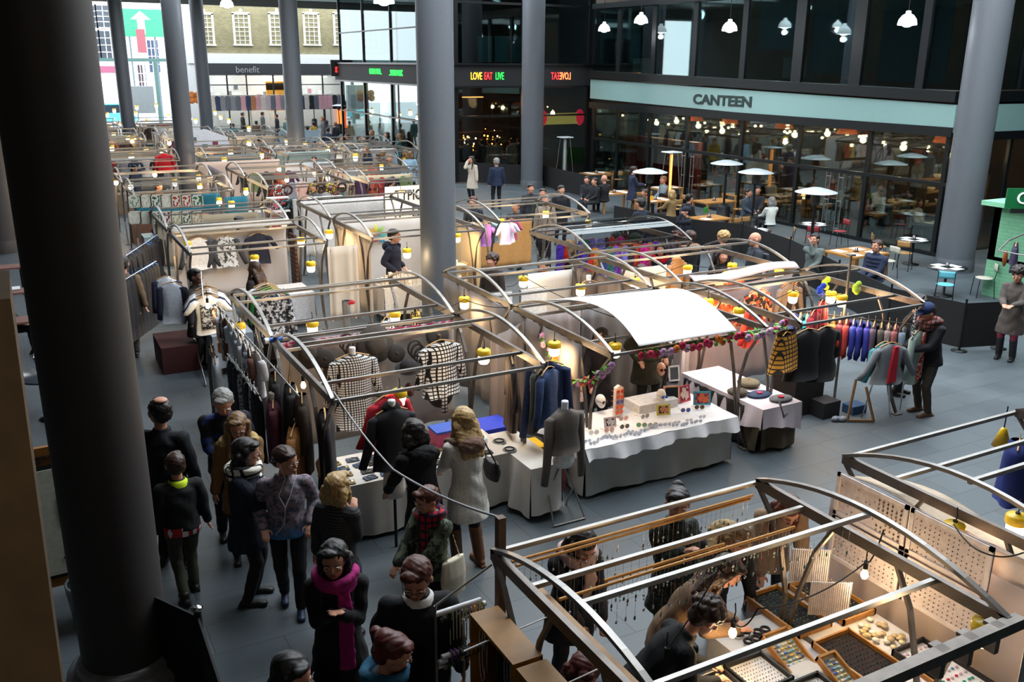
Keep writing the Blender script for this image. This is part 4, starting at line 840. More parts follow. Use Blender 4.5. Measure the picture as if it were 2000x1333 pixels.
t = thing('dress_form','pale dress form showing below the black fur-collared jacket','mannequin',(3.66,9.93,0)); MB().loft([((0,0,.72),.12,.09,None),((0,0,.82),.15,.11,None),((0,0,1.0),.14,.1,None),((0,0,1.2),.12,.09,None)],16).build('torso',M('#d8cfc4'),t); MB().cyl((0,0,0),(0,0,.74),.02).build('stand',BLACK,t)
# rail along the left side: white tops, dark dresses, coats
rail((2.72,10.7,1.98),(2.72,15.9,1.98),'steel clothes rail along the left side of the hat stall')
GRN = [MP('print','#d9dbe0','#9aa4b4',14),M('#e6e6ea',.8),M('#d2d6de',.8),MP('print','#e9e9ee','#7a8496',12),M('#b9c0cc',.8)]; DRK = [MP('print','#15151b','#3a3c46',30),M('#121218'),MP('tile','#14141a','#c9c9d0',46),M('#1b1a22')]
for i in range(17):
    y = 15.75-i*.17; lt = i%5 != 0; mt = GRN[i%5] if lt else M('#6a4638')
    garment((2.66 if i%2 else 2.72,y,1.96-(.0 if i<8 else .05)),rad(90+RND.uniform(-12,12)),'pale top on a wooden hanger in the crowded side rail by the printed T-shirts',mt,'tee',w=.4,L=RND.uniform(.55,.85),sleeve=.25,spread=.06,depth=.045,simple=True,hang=M('#e8dccb',.5),group='pale tops on the side rail')
for i in range(14):
    y = 13.9-i*.13; garment((2.5+.02*(i%3),y,1.55),rad(90+RND.uniform(-10,10)),'dark patterned dress on a white hanger in the lower side rail',DRK[i%4],'dress',w=.36,L=1.0,sleeve=.0,depth=.05,simple=True,hang=M('#efeae4',.5),group='dark dresses on the side rail')
rail((2.5,12.0,1.6),(2.5,14.1,1.6),'lower clothes rail carrying the dark dresses')
garment((2.35,14.35,1.5),rad(80),'long plain white dress at the end of the side rail',M('#c9ccd3'),'dress',w=.4,L=1.4,sleeve=0,simple=False); garment((2.45,15.3,1.4),rad(85),'long grey-brown dress hanging over the floor by the side rail',M('#5a5550'),'dress',w=.42,L=1.3,sleeve=0,group=None)
for i,(y,x,z,c,w,L,lb) in enumerate(((12.0,2.74,1.9,'#2a2628',.52,.95,'dark brown coat nearest the blue cable clip'),(11.72,2.62,1.62,'#5a2433',.5,.85,'maroon coat with a pale collar on the side rail'),(11.45,2.8,1.9,'#241f22',.5,1.0,'charcoal coat behind the tan one'),(11.12,2.86,1.85,'#3a2c20',.5,1.05,'dark olive coat beside the bare bulb'),(10.95,2.7,1.5,'#8a5a28',.56,.85,'tan brown jacket at the near end of the side rail'),(10.75,3.05,1.72,'#17161b',.54,1.15,'long black coat right of the tan jacket'))):
    garment((x,y,z),rad(62 if i in (4,) else 75),lb,M(c,.85,0,.2,20),'coat',w=w,L=L,sleeve=.6,spread=.1,depth=.11,bust=M('#cfc6c0') if i==1 else None)
mb = MB(); mb.cyl((0,0,0),(.2,0,.0),.04,n=12); mb.cyl((-.06,0,0),(0,0,0),.045,n=12,mi=1); tag(mb.build('cable_reel',[M('#2f5fae',.4),WHITE],loc=(2.85,12.75,2.14),rz=.1),'blue and white coiled clip on the frame corner','cable reel')
# printed T-shirt rail at the back of the second bay
rail((2.55,16.2,2.02),(2.9,18.4,2.02),'short rail holding the printed white T-shirts')
TEE = MP('print','#d9dde2','#2a3036',18)
for i in range(5):
    garment((2.66+i*.03,16.5+i*.18,2.0),rad(-6),('white T-shirt with a large dark print hanging in front of the others','navy T-shirt right behind the printed white one','white T-shirt third from the front on the short rail','grey-white T-shirt fourth on the short rail','brown-collared T-shirt at the back of the short rail')[i],M(('#e4e8ec','#1a1c2c','#e8e8ea','#c9ccd2','#5a4a40')[i]),'tee',w=.46,L=.72,sleeve=.2,spread=.16,print_=MP('print','#2a3036','#c9ced4',26) if i==0 else None)
# second bay behind the checked coats
tablething(3.1,14.7,5.6,15.5,.75,'dark table in the bay behind the checked coats',BLACK); drape(3.05,14.65,5.65,15.55,.77,.1,M('#17171b'),'black cloth on the table behind the checked coats')
box((4.9,14.9,.78),(.4,.3,.2),'#1f4a8e','crate','blue crate on the black cloth behind the striped scarf'); 
for i in range(6): mb = MB(); mb.grid(lambda u,v: ((u-.5)*.24,(v-.5)*.3,.012+.006*math.sin(u*9+v*7)),8,8,thick=.01); tag(mb.build('folded_shirt',MP('print','#d9d9de','#2a2a33',20),loc=(3.4+i*.33,15.1+.1*(i%2),.785),rz=.2*i),'folded black and white printed shirt on the black table','shirt','folded printed shirts')
bx = DY(560,600,13.6); 
garment((4.95,13.6,2.0),rad(55),'black and white zigzag cardigan hanging sideways behind the striped scarf',MP('check','#e6e6ea','#1c2030',14),'jacket',w=.56,L=.85,sleeve=.5,spread=.2)
garment((5.4,13.4,1.9),rad(60),'brown and white striped wrap beside the zigzag cardigan',MP('stripex','#d0b9a0','#8a5a38',12),'coat',w=.5,L=.8,sleeve=.4)
garment((5.75,14.2,1.9),rad(80),'black top with yellow leaves hanging near the middle column',MP('tile','#15161a','#d9b43a',16),'tee',w=.5,L=.8,sleeve=.2)
garment((3.75,16.1,2.0),rad(0),'dark sweatshirt with a white print, front of the green stack',MP('print','#1d2028','#c9ccd4',14),'tee',w=.5,L=.85,sleeve=.65,spread=.1)
for i,c in enumerate(('#23262e','#2fae4a','#1f8a3c','#15171c','#d9d9dc')): garment((3.78+.0*i,16.3+i*.14,2.02),rad(-4),'%s hanging behind the dark printed sweatshirt' % ('charcoal shirt','bright green shirt','deep green shirt','black shirt','white shirt')[i],M(c),'tee',w=.5,L=.8,sleeve=.55,spread=.1,simple=True)
mb = MB(); 
for k in range(14): a=k*2.4; mb.ell((.035*math.cos(a)*(k/14+.3),.035*math.sin(a)*(k/14+.3),.01*(k%3)),.028,8,6)
tag(mb.build('paper_rose',M('#b3122a',.7),loc=tuple(DY(686,592,14.6))),'red rose standing on a grey jug behind the striped scarf','flower'); 
t = DY(686,592,14.6); mb = MB(); mb.lathe([(0,0),(.09,0),(.12,.12),(.07,.24),(.05,.3),(.07,t.z-.81)],n=18); tag(mb.build('jug',M('#6a6f78',.3),loc=(t.x,14.9,.78)),'grey glazed jug holding the red rose','jug')
# ------------------------------------------------------------------ between left and middle lines: grey curtains, denim, mannequin
curtain(6.95,10.75,6.95,15.7,.1,2.05,M('#8d8583',.9,0,.08,3),'grey curtain wall on the left side of the sunglasses stall',10,.05)
curtain(5.98,11.8,6.9,12.4,.1,2.0,M('#7c7473',.9,0,.08,3),'grey brown drape in the gap between the stalls',4,.05)
garment((6.02,10.15,2.02),rad(35),'blue denim jacket hanging at the frame corner left of the white table',M('#22365c',.85,0,.3,25),'jacket',w=.5,L=.8,sleeve=.62,spread=.12,depth=.12)
garment((6.0,10.4,2.02),rad(50),'dark green-grey waxed jacket behind the denim one',M('#3a3d38',.8),'coat',w=.5,L=.95,sleeve=.6)
garment((5.85,10.9,2.0),rad(70),'brown striped coat hanging behind the denim jackets',MP('stripex','#4a3a34','#2b2322',12),'coat',w=.5,L=1.1,sleeve=.6)
garment((6.15,10.35,2.03),rad(-15),'deep indigo denim jacket with long sleeves, right of the waxed jacket',M('#1b2a50',.85,0,.3,25),'jacket',w=.52,L=.85,sleeve=1.0,spread=.1)
garment((5.98,9.62,1.62),rad(6),'taupe draped jacket on a white torso form left of the white table',M('#5c544e',.85,0,.1,20),'jacket',w=.5,L=.62,sleeve=.95,spread=.06,depth=.13,bust=M('#c9cdd2'),hanger=False)
t = thing('dress_form','white torso form under the taupe jacket, standing on a folding steel stand','mannequin',(5.98,9.62,0)); MB().loft([((0,0,.78),.13,.1,None),((0,0,.86),.165,.115,None),((0,0,1.0),.14,.105,None),((0,0,1.35),.14,.09,None)],18).build('torso',M('#d9d7d5',.5),t)
mb = MB(); 
for sd in (-1,1): mb.tube([(sd*.25,-.2,.01),(sd*.2,.05,.4),(0,.05,.8)],.013,6); mb.tube([(sd*.25,.3,.01),(sd*.2,.05,.4)],.013,6)
mb.tube([(-.25,-.2,.02),(.25,-.2,.02)],.012,6); mb.build('stand',STEEL,t)
box((5.75,11.45,.0),(.62,.5,.78),'#1f35b4','storage_crate','bright blue plastic crate behind the denim jackets','crate'); box((6.3,11.2,.0),(.5,.4,.42),'#e0b21c','storage_crate','yellow plastic tub beside the blue crate','crate')
box((6.28,10.55,0),(.35,.5,.42),M('#8a4a52',.4,0,.4,9),'plastic_bag','pinkish clear plastic bag of stock under the left end of the white table','bag')
# ================================================================== sunglasses stall with the white canopy
CAN = M('#f7f6f6', .7, 0, .02)
mb = MB()
c00, c10, c11, c01 = Vector((7.38,9.93,2.2)), Vector((9.15,9.9,2.2)), Vector((9.5,12.2,2.27)), Vector((7.2,12.72,2.2))
def can(u, v):
    p = c00.lerp(c10,u).lerp(c01.lerp(c11,u),v); k = 4*v*(1-v); ins = .22*math.sin(math.pi*v)
    p.z += .26*k+.01*math.sin(u*9)*k; p.x += ins*1.1*(1-u)-ins*.3*u; return p
mb.grid(can, 24, 24, thick=.01); tag(mb.build('canopy_cloth', CAN), 'brilliant white canopy cloth stretched over the sunglasses stall', 'canopy')
# flower garlands
def garland(pts, label, seed, dens=26):
    t = thing('flower_garland', label, 'garland', pts[0]); R_ = random.Random(seed); L = MB(); F = [MB() for _ in range(5)]; o = Vector(pts[0]); mbw = MB(); mbw.tube([Vector(p)-o for p in pts],.008,5)
    for a, b in zip(pts[:-1], pts[1:]):
        a, b = Vector(a)-o, Vector(b)-o; m = max(3,int((b-a).length*dens))
        for i in range(m):
            p = a.lerp(b, (i+.5)/m)+Vector((R_.uniform(-.03,.03),R_.uniform(-.03,.03),R_.uniform(-.06,.02)))
            for _ in range(3):
                d = Vector((R_.uniform(-1,1),R_.uniform(-1,1),R_.uniform(-.7,.7))).normalized()*.085; s_ = d.cross(Vector((0,0,1))).normalized()*.032; L.add([p,p+d*.5+s_,p+d,p+d*.5-s_,p+d*.5+Vector((0,0,.008))],[(0,1,4),(1,2,4),(2,3,4),(3,0,4)])
            if i % 3 == 0:
                k = R_.choice((0,0,1,1,2,3,4)); 
                for j in range(7): a_ = j*.9; F[k].ell(p+Vector((.034*math.cos(a_),-.01,.034*math.sin(a_)))+Vector((0,-.03,0)),(.032,.022,.032),6,4)
    mbw.build('stem', M('#3f6a2a'), t); L.build('leaves', M('#5c9a2e',.7,0,.3,30), t)
    for k, f in enumerate(F):
        if f.v: f.build('flowers', M(('#c42a55','#cf93c9','#e8b9d2','#e2762a','#b3173f')[k],.7), t)
    return t
garland([(7.42,9.96,2.08),(8.2,9.95,2.1),(9.0,9.94,2.1),(9.9,9.9,2.12)],'pink lilac and green flower garland along the front edge of the white canopy',3)
garland([(6.92,11.9,1.9),(6.9,11.4,1.6),(6.9,10.95,1.45),(6.92,10.4,1.62),(6.98,10.05,2.0)],'red and pink flower garland drooping along the left side of the sunglasses stall',5)
garland([(9.9,9.9,2.15),(10.3,10.05,2.15)],'small bunch of crimson flowers where the canopy meets the tartan skirt',8)
curtain(7.05,12.75,8.2,12.75,.1,2.0,M('#b5acac',.9,0,.05,3),'pale grey cloth wall at the back of the sunglasses stall',5,.03)
curtain(8.2,12.7,9.8,12.7,.1,2.0,M('#8d8887',.9,0,.08,3),'darker grey cloth wall behind the stallholder in the olive jacket',6,.04)
# collage of posters on the left wall
t = thing('poster_collage','collage of red-toned photo posters of people in sunglasses on the left wall','poster',(7.06,11.9,1.62)); 
cols = ['#7a1f22','#b5402c','#3a1f1c','#c98a6a','#8a2f44','#d9a07a','#25202a','#a83a2a','#6b4a3a','#e0b49a']
mb = MB(); mb.box((0,0,0),(.01,1.0,.78)); mb.build('backing', M('#5a1f1c'), t)
for i in range(20):
    mb = MB(); mb.box((.008+.001*(i%3),-.38+.19*(i%5)+RND.uniform(-.03,.03),.28-.19*(i//5)+RND.uniform(-.02,.02)),(.006,.22,.21)); mb.ell((.012+.001*(i%3),-.38+.19*(i%5),.3-.19*(i//5)),(.006,.05,.06),10,6,1); mb.build('photo', [M(cols[i%10],.6), M(('#c98a6a','#d9a58a','#2a1a1a')[i%3],.6)], t)
# the white table
tablething(6.62,10.0,9.2,10.95,.76,'big trestle table under the white sunglasses display'); 
drape(6.55,9.95,9.25,11.0,.775,.05,M('#a5a8a6',.9,0,.04),'grey-white cloth skirt hanging to the floor round the sunglasses table',amp=.02,scallop=.02)
drape(6.5,9.88,9.3,11.05,.80,.62,M('#e9e8ea',.75,0,.03),'crumpled white satin overcloth on the sunglasses table',amp=.045,wav=.02,scallop=.03,seed=2)
box((8.35,10.85,.79),(.75,.42,.15),M('#e4e2e4',.8),'display_plinth','white draped plinth at the back of the sunglasses table','plinth')
def tp(px_, py_, z=.81): return P(px_, py_, z)
for px_,py_,w,h,fc,ic,lb,rz in ((1192,836,.2,.16,'#e9cfd2',MP('tile','#1c1a1e','#e6e2e0',30),'pale pink photo frame lying near the front of the sunglasses table',.3),(1128,842,.2,.2,'#7a5244','#c9a78f','brown framed photo at the left front corner of the sunglasses table',-.4),(1118,812,.2,.14,'#b9bcc4','#4a5a7a','grey photo card at the left edge of the sunglasses table',-.2),(1132,786,.16,.24,'#d9c3c3',MP('tile','#8a4a5a','#e0c9c9',22),'tall pink and white photo behind the left display head',.2),(1296,812,.22,.17,'#d9cf6a',MP('tile','#3a2a2a','#c98a6a',28),'yellow photo frame in the middle of the sunglasses table',.1),(1338,786,.24,.27,'#c4485a',MP('tile','#8a2a3a','#e6cfc0',20),'raspberry red picture frame on the sunglasses table',.5),(1371,792,.28,.22,'#3aa0b8',MP('tile','#7a3a5a','#e0704a',24),'turquoise picture frame at the right end of the sunglasses table',-.05)):
    q = tp(px_,py_); pframe((q.x,q.y,.815),w,h,fc,ic,lb,rz=-.4+rz)
q = tp(1314,790); pframe((q.x-.02,q.y,.815),.27,.3,'#e3a98c',M('#39424a',.1,.5,0),'square mirror leaning beside the raspberry frame',rz=-.3,glass=1,name='table_mirror',cat='mirror')
q = P(1317,745,1.0); pframe((q.x,q.y,1.0),.2,.26,'#e9e9ec',M('#8a929a',.1,.6,0),'white framed mirror on the plinth behind the sunglasses',rz=-.2,glass=1,name='table_mirror',cat='mirror')
q = tp(1172,806); headform((q.x,q.y,.81),'#e9e4e4','white display head wearing round sunglasses',rad(10),glasses='#33363c')
q = tp(1112,782); headform((q.x,q.y,.81),'#e0dcdc','bare white display head behind the arched legs',rad(10))
q = tp(1290,795); headform((q.x,q.y,.81),'#e6e2e2','white display head with blue round sunglasses',rad(-5),glasses='#2f62b8')
q = P(1290,742,1.0); headform((q.x,q.y,1.0),'#d9a58a','flesh-coloured display head with dark sunglasses on the plinth',rad(-15),glasses='#4a1f1a')
q = tp(1206,812); t = thing('sunglasses_stand','pale upright stand holding five pairs of orange sunglasses','display stand',(q.x,q.y,.81)); MB().prism([(-.07,0),(.07,0),(.07,.46),(0,.5),(-.07,.46)],-.03,.03).build('stand_board',M('#f0d9d2'),t)
for k in range(5):
    g = shades((0,-.05,.04+.085*k),0,('#e8541c','#e8541c','#3a5ab0','#e8541c','#c9421c')[k],None,s=1.1,fc='#e88a5a'); g.parent = t; g.name = 'sunglasses_pair'; [g.pop(x,None) for x in ('label','category','group')] if hasattr(g,'pop') else None
    for x in ('label','category'):
        if x in g: del g[x]
SH = [(1231,790,'#3fd04a','bright green sunglasses behind the orange stand'),(1249,806,'#e6d4a0','pale yellow-tinted sunglasses in the middle of the table'),(1260,818,'#a9aebb','grey lilac sunglasses near the front of the table'),(1253,835,'#6fae86','green patterned sunglasses near the front edge'),(1220,838,'#4a4f58','dark grey sunglasses near the front edge'),(1339,806,'#2f5fae','blue round sunglasses between the yellow and turquoise frames'),(1366,800,'#4a3026','brown sunglasses in front of the turquoise frame'),(1190,845,'#e6b4b0','rose-tinted sunglasses beside the pink frame'),(1243,800,'#b9a6dc','lilac sunglasses beside the green ones'),(1275,835,'#d9dbe0','clear sunglasses at the front edge'),(1160,850,'#e6e2e6','white-framed sunglasses at the front left'),(1218,822,'#d9a6b0','pink sunglasses right of the orange stand')]
for px_,py_,c,lb in SH: q = tp(px_,py_); shades((q.x,q.y,.815),RND.uniform(-.6,.3),c,lb,s=1.25)
for i in range(30):
    px_ = 1150+i*7.6+RND.uniform(-3,3); py_ = 868-(px_-1150)*.215+RND.uniform(-6,4); q = tp(px_,py_); shades((q.x,q.y,.808),RND.uniform(-.4,.1),RND.choice(['#e4e4ea','#c9d2dc','#d9cfd6','#b9c4cc']),'clear pair of glasses in the dense front row on the satin cloth',group='clear glasses in the front row',s=.9,fc='#e9e9ee')
# right gap table with hats, folding chair
tablething(9.95,10.02,10.62,11.9,.74,'small table with pale pink cloth right of the sunglasses stall'); 
drape(9.92,10.0,10.66,11.95,.755,.06,M('#4a4030',.9,0,.15,5),'dark olive under-cloth of the small hat table',amp=.05); drape(9.88,9.95,10.72,12.0,.775,.36,M('#d9cdd4',.85,0,.03),'pale pink cloth over the small hat table',amp=.04,scallop=.1,seed=1)
curtain(9.86,10.35,9.86,11.9,.05,.72,M('#2a2628'),'black cloth hung along the left side of the small hat table',8,.03)
hat(tuple(P(1462,752,.8)),(0,0,0),.2,'#6a604c','olive tweed flat hat at the back of the small hat table','beret'); hat(tuple(P(1440,770,.79)),(0,0,.4),.17,'#4a4236','brown hat beside the tweed hat','beret')
for px_,py_,c,lb in ((1483,772,'#1f3350','navy felt bag with a pink flower on the hat table'),(1525,780,'#5a5a5e','grey felt bag with a red flower at the front of the hat table')):
    q = P(px_,py_,.785); t = thing('felt_bag',lb,'bag',tuple(q),.1); MB().lathe([(0,.0),(.19,.0),(.2,.015),(.18,.03),(0,.032)],n=22,sx=1.15,sy=.75).build('bag_body',M(c),t)
    mb = MB(); [mb.ell((.03*math.cos(a),.03*math.sin(a),.045),(.025,.025,.012),8,5) for a in [k*1.25 for k in range(5)]]; mb.build('felt_flower',M('#d93a6a' if px_<1500 else '#d9263e'),t)
    mb = MB(); mb.tube([(-.15,-.1,.02),(-.24,-.2,-.02),(-.2,-.25,-.18),(-.08,-.22,-.16),(-.05,-.12,.02)] if px_>1500 else [(-.1,.1,.02),(-.2,.15,.04),(-.15,.2,.03)],.018,8); mb.build('strap',M(c),t)
def folding_chair(x, y, rz, c, label):
    t = thing('folding_chair',label,'chair',(x,y,0),rz); MB().box((0,0,.46),(.42,.4,.03)).build('seat',M(c,.5),t)
    for sd in (-1,1): mb = MB(); mb.tube([(sd*.2,-.2,.01),(sd*.2,.18,.46)],.011,6); mb.build('leg',STEEL,t); mb = MB(); mb.tube([(sd*.18,.22,.01),(sd*.18,-.18,.46)],.011,6); mb.build('leg',BLACK,t)
    return t
q = P(1545,740,.47); folding_chair(q.x,q.y,.35,'#2a2d30','black folding stool between the small hat table and the coat rail')
# ------------------------------------------------------------------ right stall: orange jackets, coats
PK = M('#cdbfc0',.9,0,.05,3)
curtain(10.55,12.75,13.1,12.75,.1,2.1,PK,'pinkish white cloth wall behind the orange jackets',5,.03,sag=.05)
curtain(9.95,12.1,10.5,12.6,.05,2.0,M('#c9c2c6',.9,0,.05,3),'pale cloth hanging beside the folding stool',3,.05)
mb = MB(); mb.grid(lambda u,v: (10.6+2.6*u,12.85+.35*(v-.5),2.2+.1*math.sin(math.pi*v)-.05*math.sin(u*6)),20,6,thick=.01); tag(mb.build('rolled_awning',PK),'rolled pink-white awning cloth on top of the back beam of the orange jacket stall','awning')
OR = [MP('tile','#b8361c','#e0612a',13,c3='#d9b48a'),MP('tile','#c2451f','#2a1a18',12,c3='#d9a070'),M('#c2301c'),M('#7a5a4a')]
garment((10.9,12.3,2.02),rad(-10),'orange patchwork jacket under the leftmost lamp of the right stall',OR[0],'jacket',w=.5,L=.7,sleeve=.55)
garment((11.05,11.6,1.98),rad(20),'bright red-orange knitted jacket near the canopy corner',OR[2],'jacket',w=.5,L=.75,sleeve=.55)
garment((11.9,12.4,2.0),rad(0),'dark red patchwork jacket with a white bust on the pink wall',OR[1],'jacket',w=.5,L=.72,sleeve=.55,bust=M('#e9e9ec'))
garment((12.7,12.4,2.02),rad(0),'brown jacket with pale lapels on an orange hanger',M('#7d6a5c'),'jacket',w=.5,L=.85,sleeve=.6,hang=M('#e8701c'))
garment((12.95,12.45,2.0),rad(20),'dark brown fur coat right of the pale-lapelled jacket',M('#2a1c14',.95,0,.3,50,bump=1),'coat',w=.5,L=1.0)
garment((10.25,9.98,2.0),rad(20),'yellow and brown tartan skirt hanging at the frame corner',MP('check','#c98a1c','#2a1a10',14),'skirt',w=.42,L=.6,depth=.16)
garment((10.75,10.02,1.98),rad(0),'long black cape coat hanging at the front of the right stall',M('#121214'),'coat',w=.6,L=.82,sleeve=.3,spread=.04,depth=.13,flare=1.4)
garment((11.15,10.02,1.97),rad(0),'black flared coat with a small red badge at the front of the right stall',M('#161618'),'coat',w=.5,L=.9,sleeve=.4,spread=.05,depth=.12,flare=1.3); mb = MB(); mb.ell((0,0,0),(.03,.01,.06)); tag(mb.build('badge',M('#e0301c')),None); bpy.data.objects['badge'].parent = None
o = bpy.data.objects['badge']; o.location = (11.28,9.86,1.7); tag(o,'small red badge hanging on the black flared coat','badge')
garment((11.8,10.9,1.95),rad(30),'crimson red jacket inside the right stall',M('#a3142a'),'jacket',w=.46,L=.7); garment((12.3,11.2,2.0),rad(30),'scarlet top below the pair of lamps',M('#b8242c'),'tee',w=.44,L=.6)
for px_,py_,c,lb in ((1612,557,'#b9d42a','lime green scarf knotted on the frame'),(1672,566,'#a9c83a','second lime green scarf on the thin pole'),(1603,570,'#2a49c4','blue knitted ball hat on the frame')):
    q = P(px_,py_,2.1); mb = MB(); [mb.ell((.05*math.cos(k*2),.04*math.sin(k*3),-.05*k+.1),(.07,.05,.06),8,6) for k in range(4)]; o = mb.build('knotted_scarf' if c != '#2a49c4' else 'knitted_hat',M(c,.9,0,.2,30,bump=.5),loc=tuple(q)); remesh(o,.014,2); tag(o,lb,'scarf' if c != '#2a49c4' else 'hat')
q = P(1660,700,1.0); mb = MB(); mb.cyl((12.95,11.25,0),(12.95,11.25,2.75),.025,n=8); mb.box((12.95,11.25,2.76),(.12,.12,.03)); tag(mb.build('upright_pole',STEEL),'thin steel pole rising through the right stall','pole')
mb = MB(); [mb.box((0,0,-.06*k),(.05,.03,.045)) for k in range(14)]; tag(mb.build('hanging_tag_strip',MP('tile','#2a2a2a','#e8e8e8',60),loc=(13.2,9.95,2.05)),'black and white strip of tags hanging by the man in the blue cap','tag strip')
rA, rB = Vector((12.35,12.0,1.62)), Vector((13.65,10.2,1.62)); rail(rA,rB,'black clothes rail of coloured jackets beside the man in the blue cap',m=BLACK)
CC = ['#3a4a9a','#6a6f78','#1fa0b0','#15161a','#dcdce0','#4a4038','#8a6a3a','#6a2a44','#b03a3a','#2a3a9a','#2a2f8a','#34369a','#5a4a5a','#4a4440','#7a6a6a','#8a4a4a','#6a7a8a']
for i, c in enumerate(CC):
    p = rA.lerp(rB,.04+i*.053); garment((p.x,p.y,1.6),rad(38+RND.uniform(-4,4)),'%s jacket on a wooden hanger in the coloured rail, %s' % ({'#3a4a9a':'indigo','#6a6f78':'grey','#1fa0b0':'turquoise','#15161a':'black','#dcdce0':'white','#4a4038':'brown','#8a6a3a':'mustard','#6a2a44':'plum','#b03a3a':'brick red','#2a3a9a':'royal blue','#2a2f8a':'cobalt','#34369a':'violet blue','#5a4a5a':'mauve grey','#4a4440':'dark taupe','#7a6a6a':'dusty pink','#8a4a4a':'rust','#6a7a8a':'slate'}[c],('far end' if i < 6 else 'middle' if i < 11 else 'near end')),M(c,.85),'jacket',w=.46,L=.72,sleeve=.5,spread=.05,depth=.04,simple=True)
garment((13.48,10.05,1.6),rad(18),'pale grey-green coat with a red patterned lining at the near end of the coloured rail',M('#8a9c92',.85,0,.05,30),'jacket',w=.52,L=.95,sleeve=.72,spread=.12,depth=.09,lining=MP('tile','#b03030','#e0c0b0',30))
garment((12.68,9.95,1.5),rad(-12),'grey cape jacket open over a red top at the front of the coloured rail',M('#70757a',.85,0,.08,40),'jacket',w=.52,L=.72,sleeve=.5,spread=.3,depth=.11,lining=M('#b81c2e'),flare=1.25)
garment((12.75,10.15,1.45),rad(0),'turquoise lined jacket behind the grey cape',M('#2f7f88'),'jacket',w=.5,L=.6)
t = thing('rail_stand','steel legs of the coloured jacket rail','stand',(12.9,10.25,0))
for p_, q_ in (((-.3,.05,.02),(0,-.05,1.5)),((.2,-.15,.02),(0,0,1.5)),((.7,.05,0),(.7,.05,1.6)),((-.5,1.65,0),(-.5,1.65,1.6))): MB().cyl(p_,q_,.014,n=8).build('leg',CHROME,t)
q = P(1632,800,0); t = thing('wooden_easel','small wooden easel frame leaning under the grey cape','easel',(12.45,10.25,0),-.3); mb = MB(); mb.bar((-.2,0,.02),(-.05,.12,.75),.035); mb.bar((.25,-.1,.02),(.15,.1,.6),.035); mb.bar((-.2,0,.03),(.25,-.1,.03),.035); mb.build('frame',M('#7a5a3a'),t)
box((12.15,10.75,0),(.4,.35,.3),'#1a1a1e','storage_bag','black stock bag on the floor under the coats','bag'); box((12.75,10.6,0),(.35,.25,.16),'#24456a','storage_bag','blue shoe bag under the jacket rail','bag')
mb = MB(); [mb.ell((.11*k,.03*(-1)**k,.05),(.09,.06,.05)) for k in range(2)]; o = mb.build('trainers',M('#7a7f8a',.7,0,.4,20),loc=(12.1,10.4,0)); remesh(o,.012,1); tag(o,'grey trainers on the floor by the wooden easel','shoes')
box((11.9,11.2,0),(.7,.6,.75),'#1f1a1a','clothes_pile','dark pile of clothes on a stand below the scarlet top','clothes'); 
mb = MB(); [mb.ell((RND.uniform(-.25,.25),RND.uniform(-.15,.15),.02+.02*k),(.09,.06,.04),8,6) for k in range(7)]; o = mb.build('folded_scarves',MP('tile','#e0461c','#e8a03a',12),loc=(11.9,11.1,.77)); remesh(o,.016,2); tag(o,'orange and red folded scarves on the dark pile','scarves')
# ------------------------------------------------------------------ bay behind the canopy
q0, q1 = DY(1008,535,15.4), DY(1102,520,15.4)
for x0,x1,lb in ((DY(945,560,14.8).x,DY(1000,560,14.8).x,'large white display board, left of the lit one'),(DY(1018,545,14.8).x,DY(1068,545,14.8).x,'white display board in the bay behind the canopy'),):
    mb = MB(); mb.box(((x0+x1)/2,14.8,1.5),(x1-x0,.03,.7)); mb.box(((x0+x1)/2,14.83,1.5),(x1-x0+.04,.02,.74),1); tag(mb.build('display_board',[M('#d9dde2'),STEEL]),lb,'board')
curtain(8.75,15.6,9.8,15.6,.4,1.95,M('#d9d2c9',.9,0,.02),'cream board of cloth lit by the lamp behind the canopy',1,.01)
curtain(9.88,13.1,9.88,15.7,.1,2.0,M('#8a7a70',.9,0,.1,3),'brown drape on the right side of the bay behind the canopy',9,.04)
tablething(7.2,14.0,8.4,14.8,.8,'white table behind the grey curtain wall'); drape(7.15,13.95,8.45,14.85,.82,.1,WHITE,'white cloth on the table behind the grey curtain wall')
for i in range(10): box((7.3+.11*i,14.2+.18*(i%3),.83),(.09,.09,RND.uniform(.08,.3)),RND.choice(['#e6e2dc','#c9b9a6','#d9a58a','#9aa4ae']),'gift_box','small pale gift box on the white table behind the grey curtain','box',group='gift boxes behind the grey curtain')
garment((9.55,14.6,1.95),0,'brown waistcoat on a white bust behind the canopy',M('#6a5a52'),'jacket',w=.46,L=.7,sleeve=0,bust=M('#e6e6ea')); garment((9.2,13.3,1.9),rad(10),'dark red cardigan just behind the canopy',M('#8a2a38'),'jacket',w=.46,L=.6); garment((9.6,13.5,1.85),rad(30),'dark green cardigan just behind the canopy',M('#2a4a44'),'jacket',w=.46,L=.6)
# right back bay
curtain(10.55,14.9,11.7,14.9,.5,2.0,M('#cfc0ae',.9,0,.05),'cream cloth panel at the left of the back right bay',3,.03)
tablething(10.8,13.4,13.0,14.2,.78,'table of hats in the back right bay'); drape(10.75,13.35,13.05,14.25,.8,.1,M('#8d8380'),'taupe cloth on the table in the back right bay')
garment((12.2,15.2,2.0),rad(10),'tan leather coat under the lamp in the back right bay',M('#9a6a3a',.5),'coat',w=.5,L=.8,hood=M('#a8743f',.5)); garment((13.0,14.4,1.85),rad(-20),'orange knitted shawl in the back right bay',OR[0],'jacket',w=.44,L=.5)
for i in range(8): hat((10.95+.26*i,13.65+.2*(i%2),.83),(0,0,0),.13,RND.choice(['#4a3a34','#7a5a48','#2a2a2e','#8a8078']),'small felt hat on the taupe cloth','beret',group='felt hats on the taupe cloth')
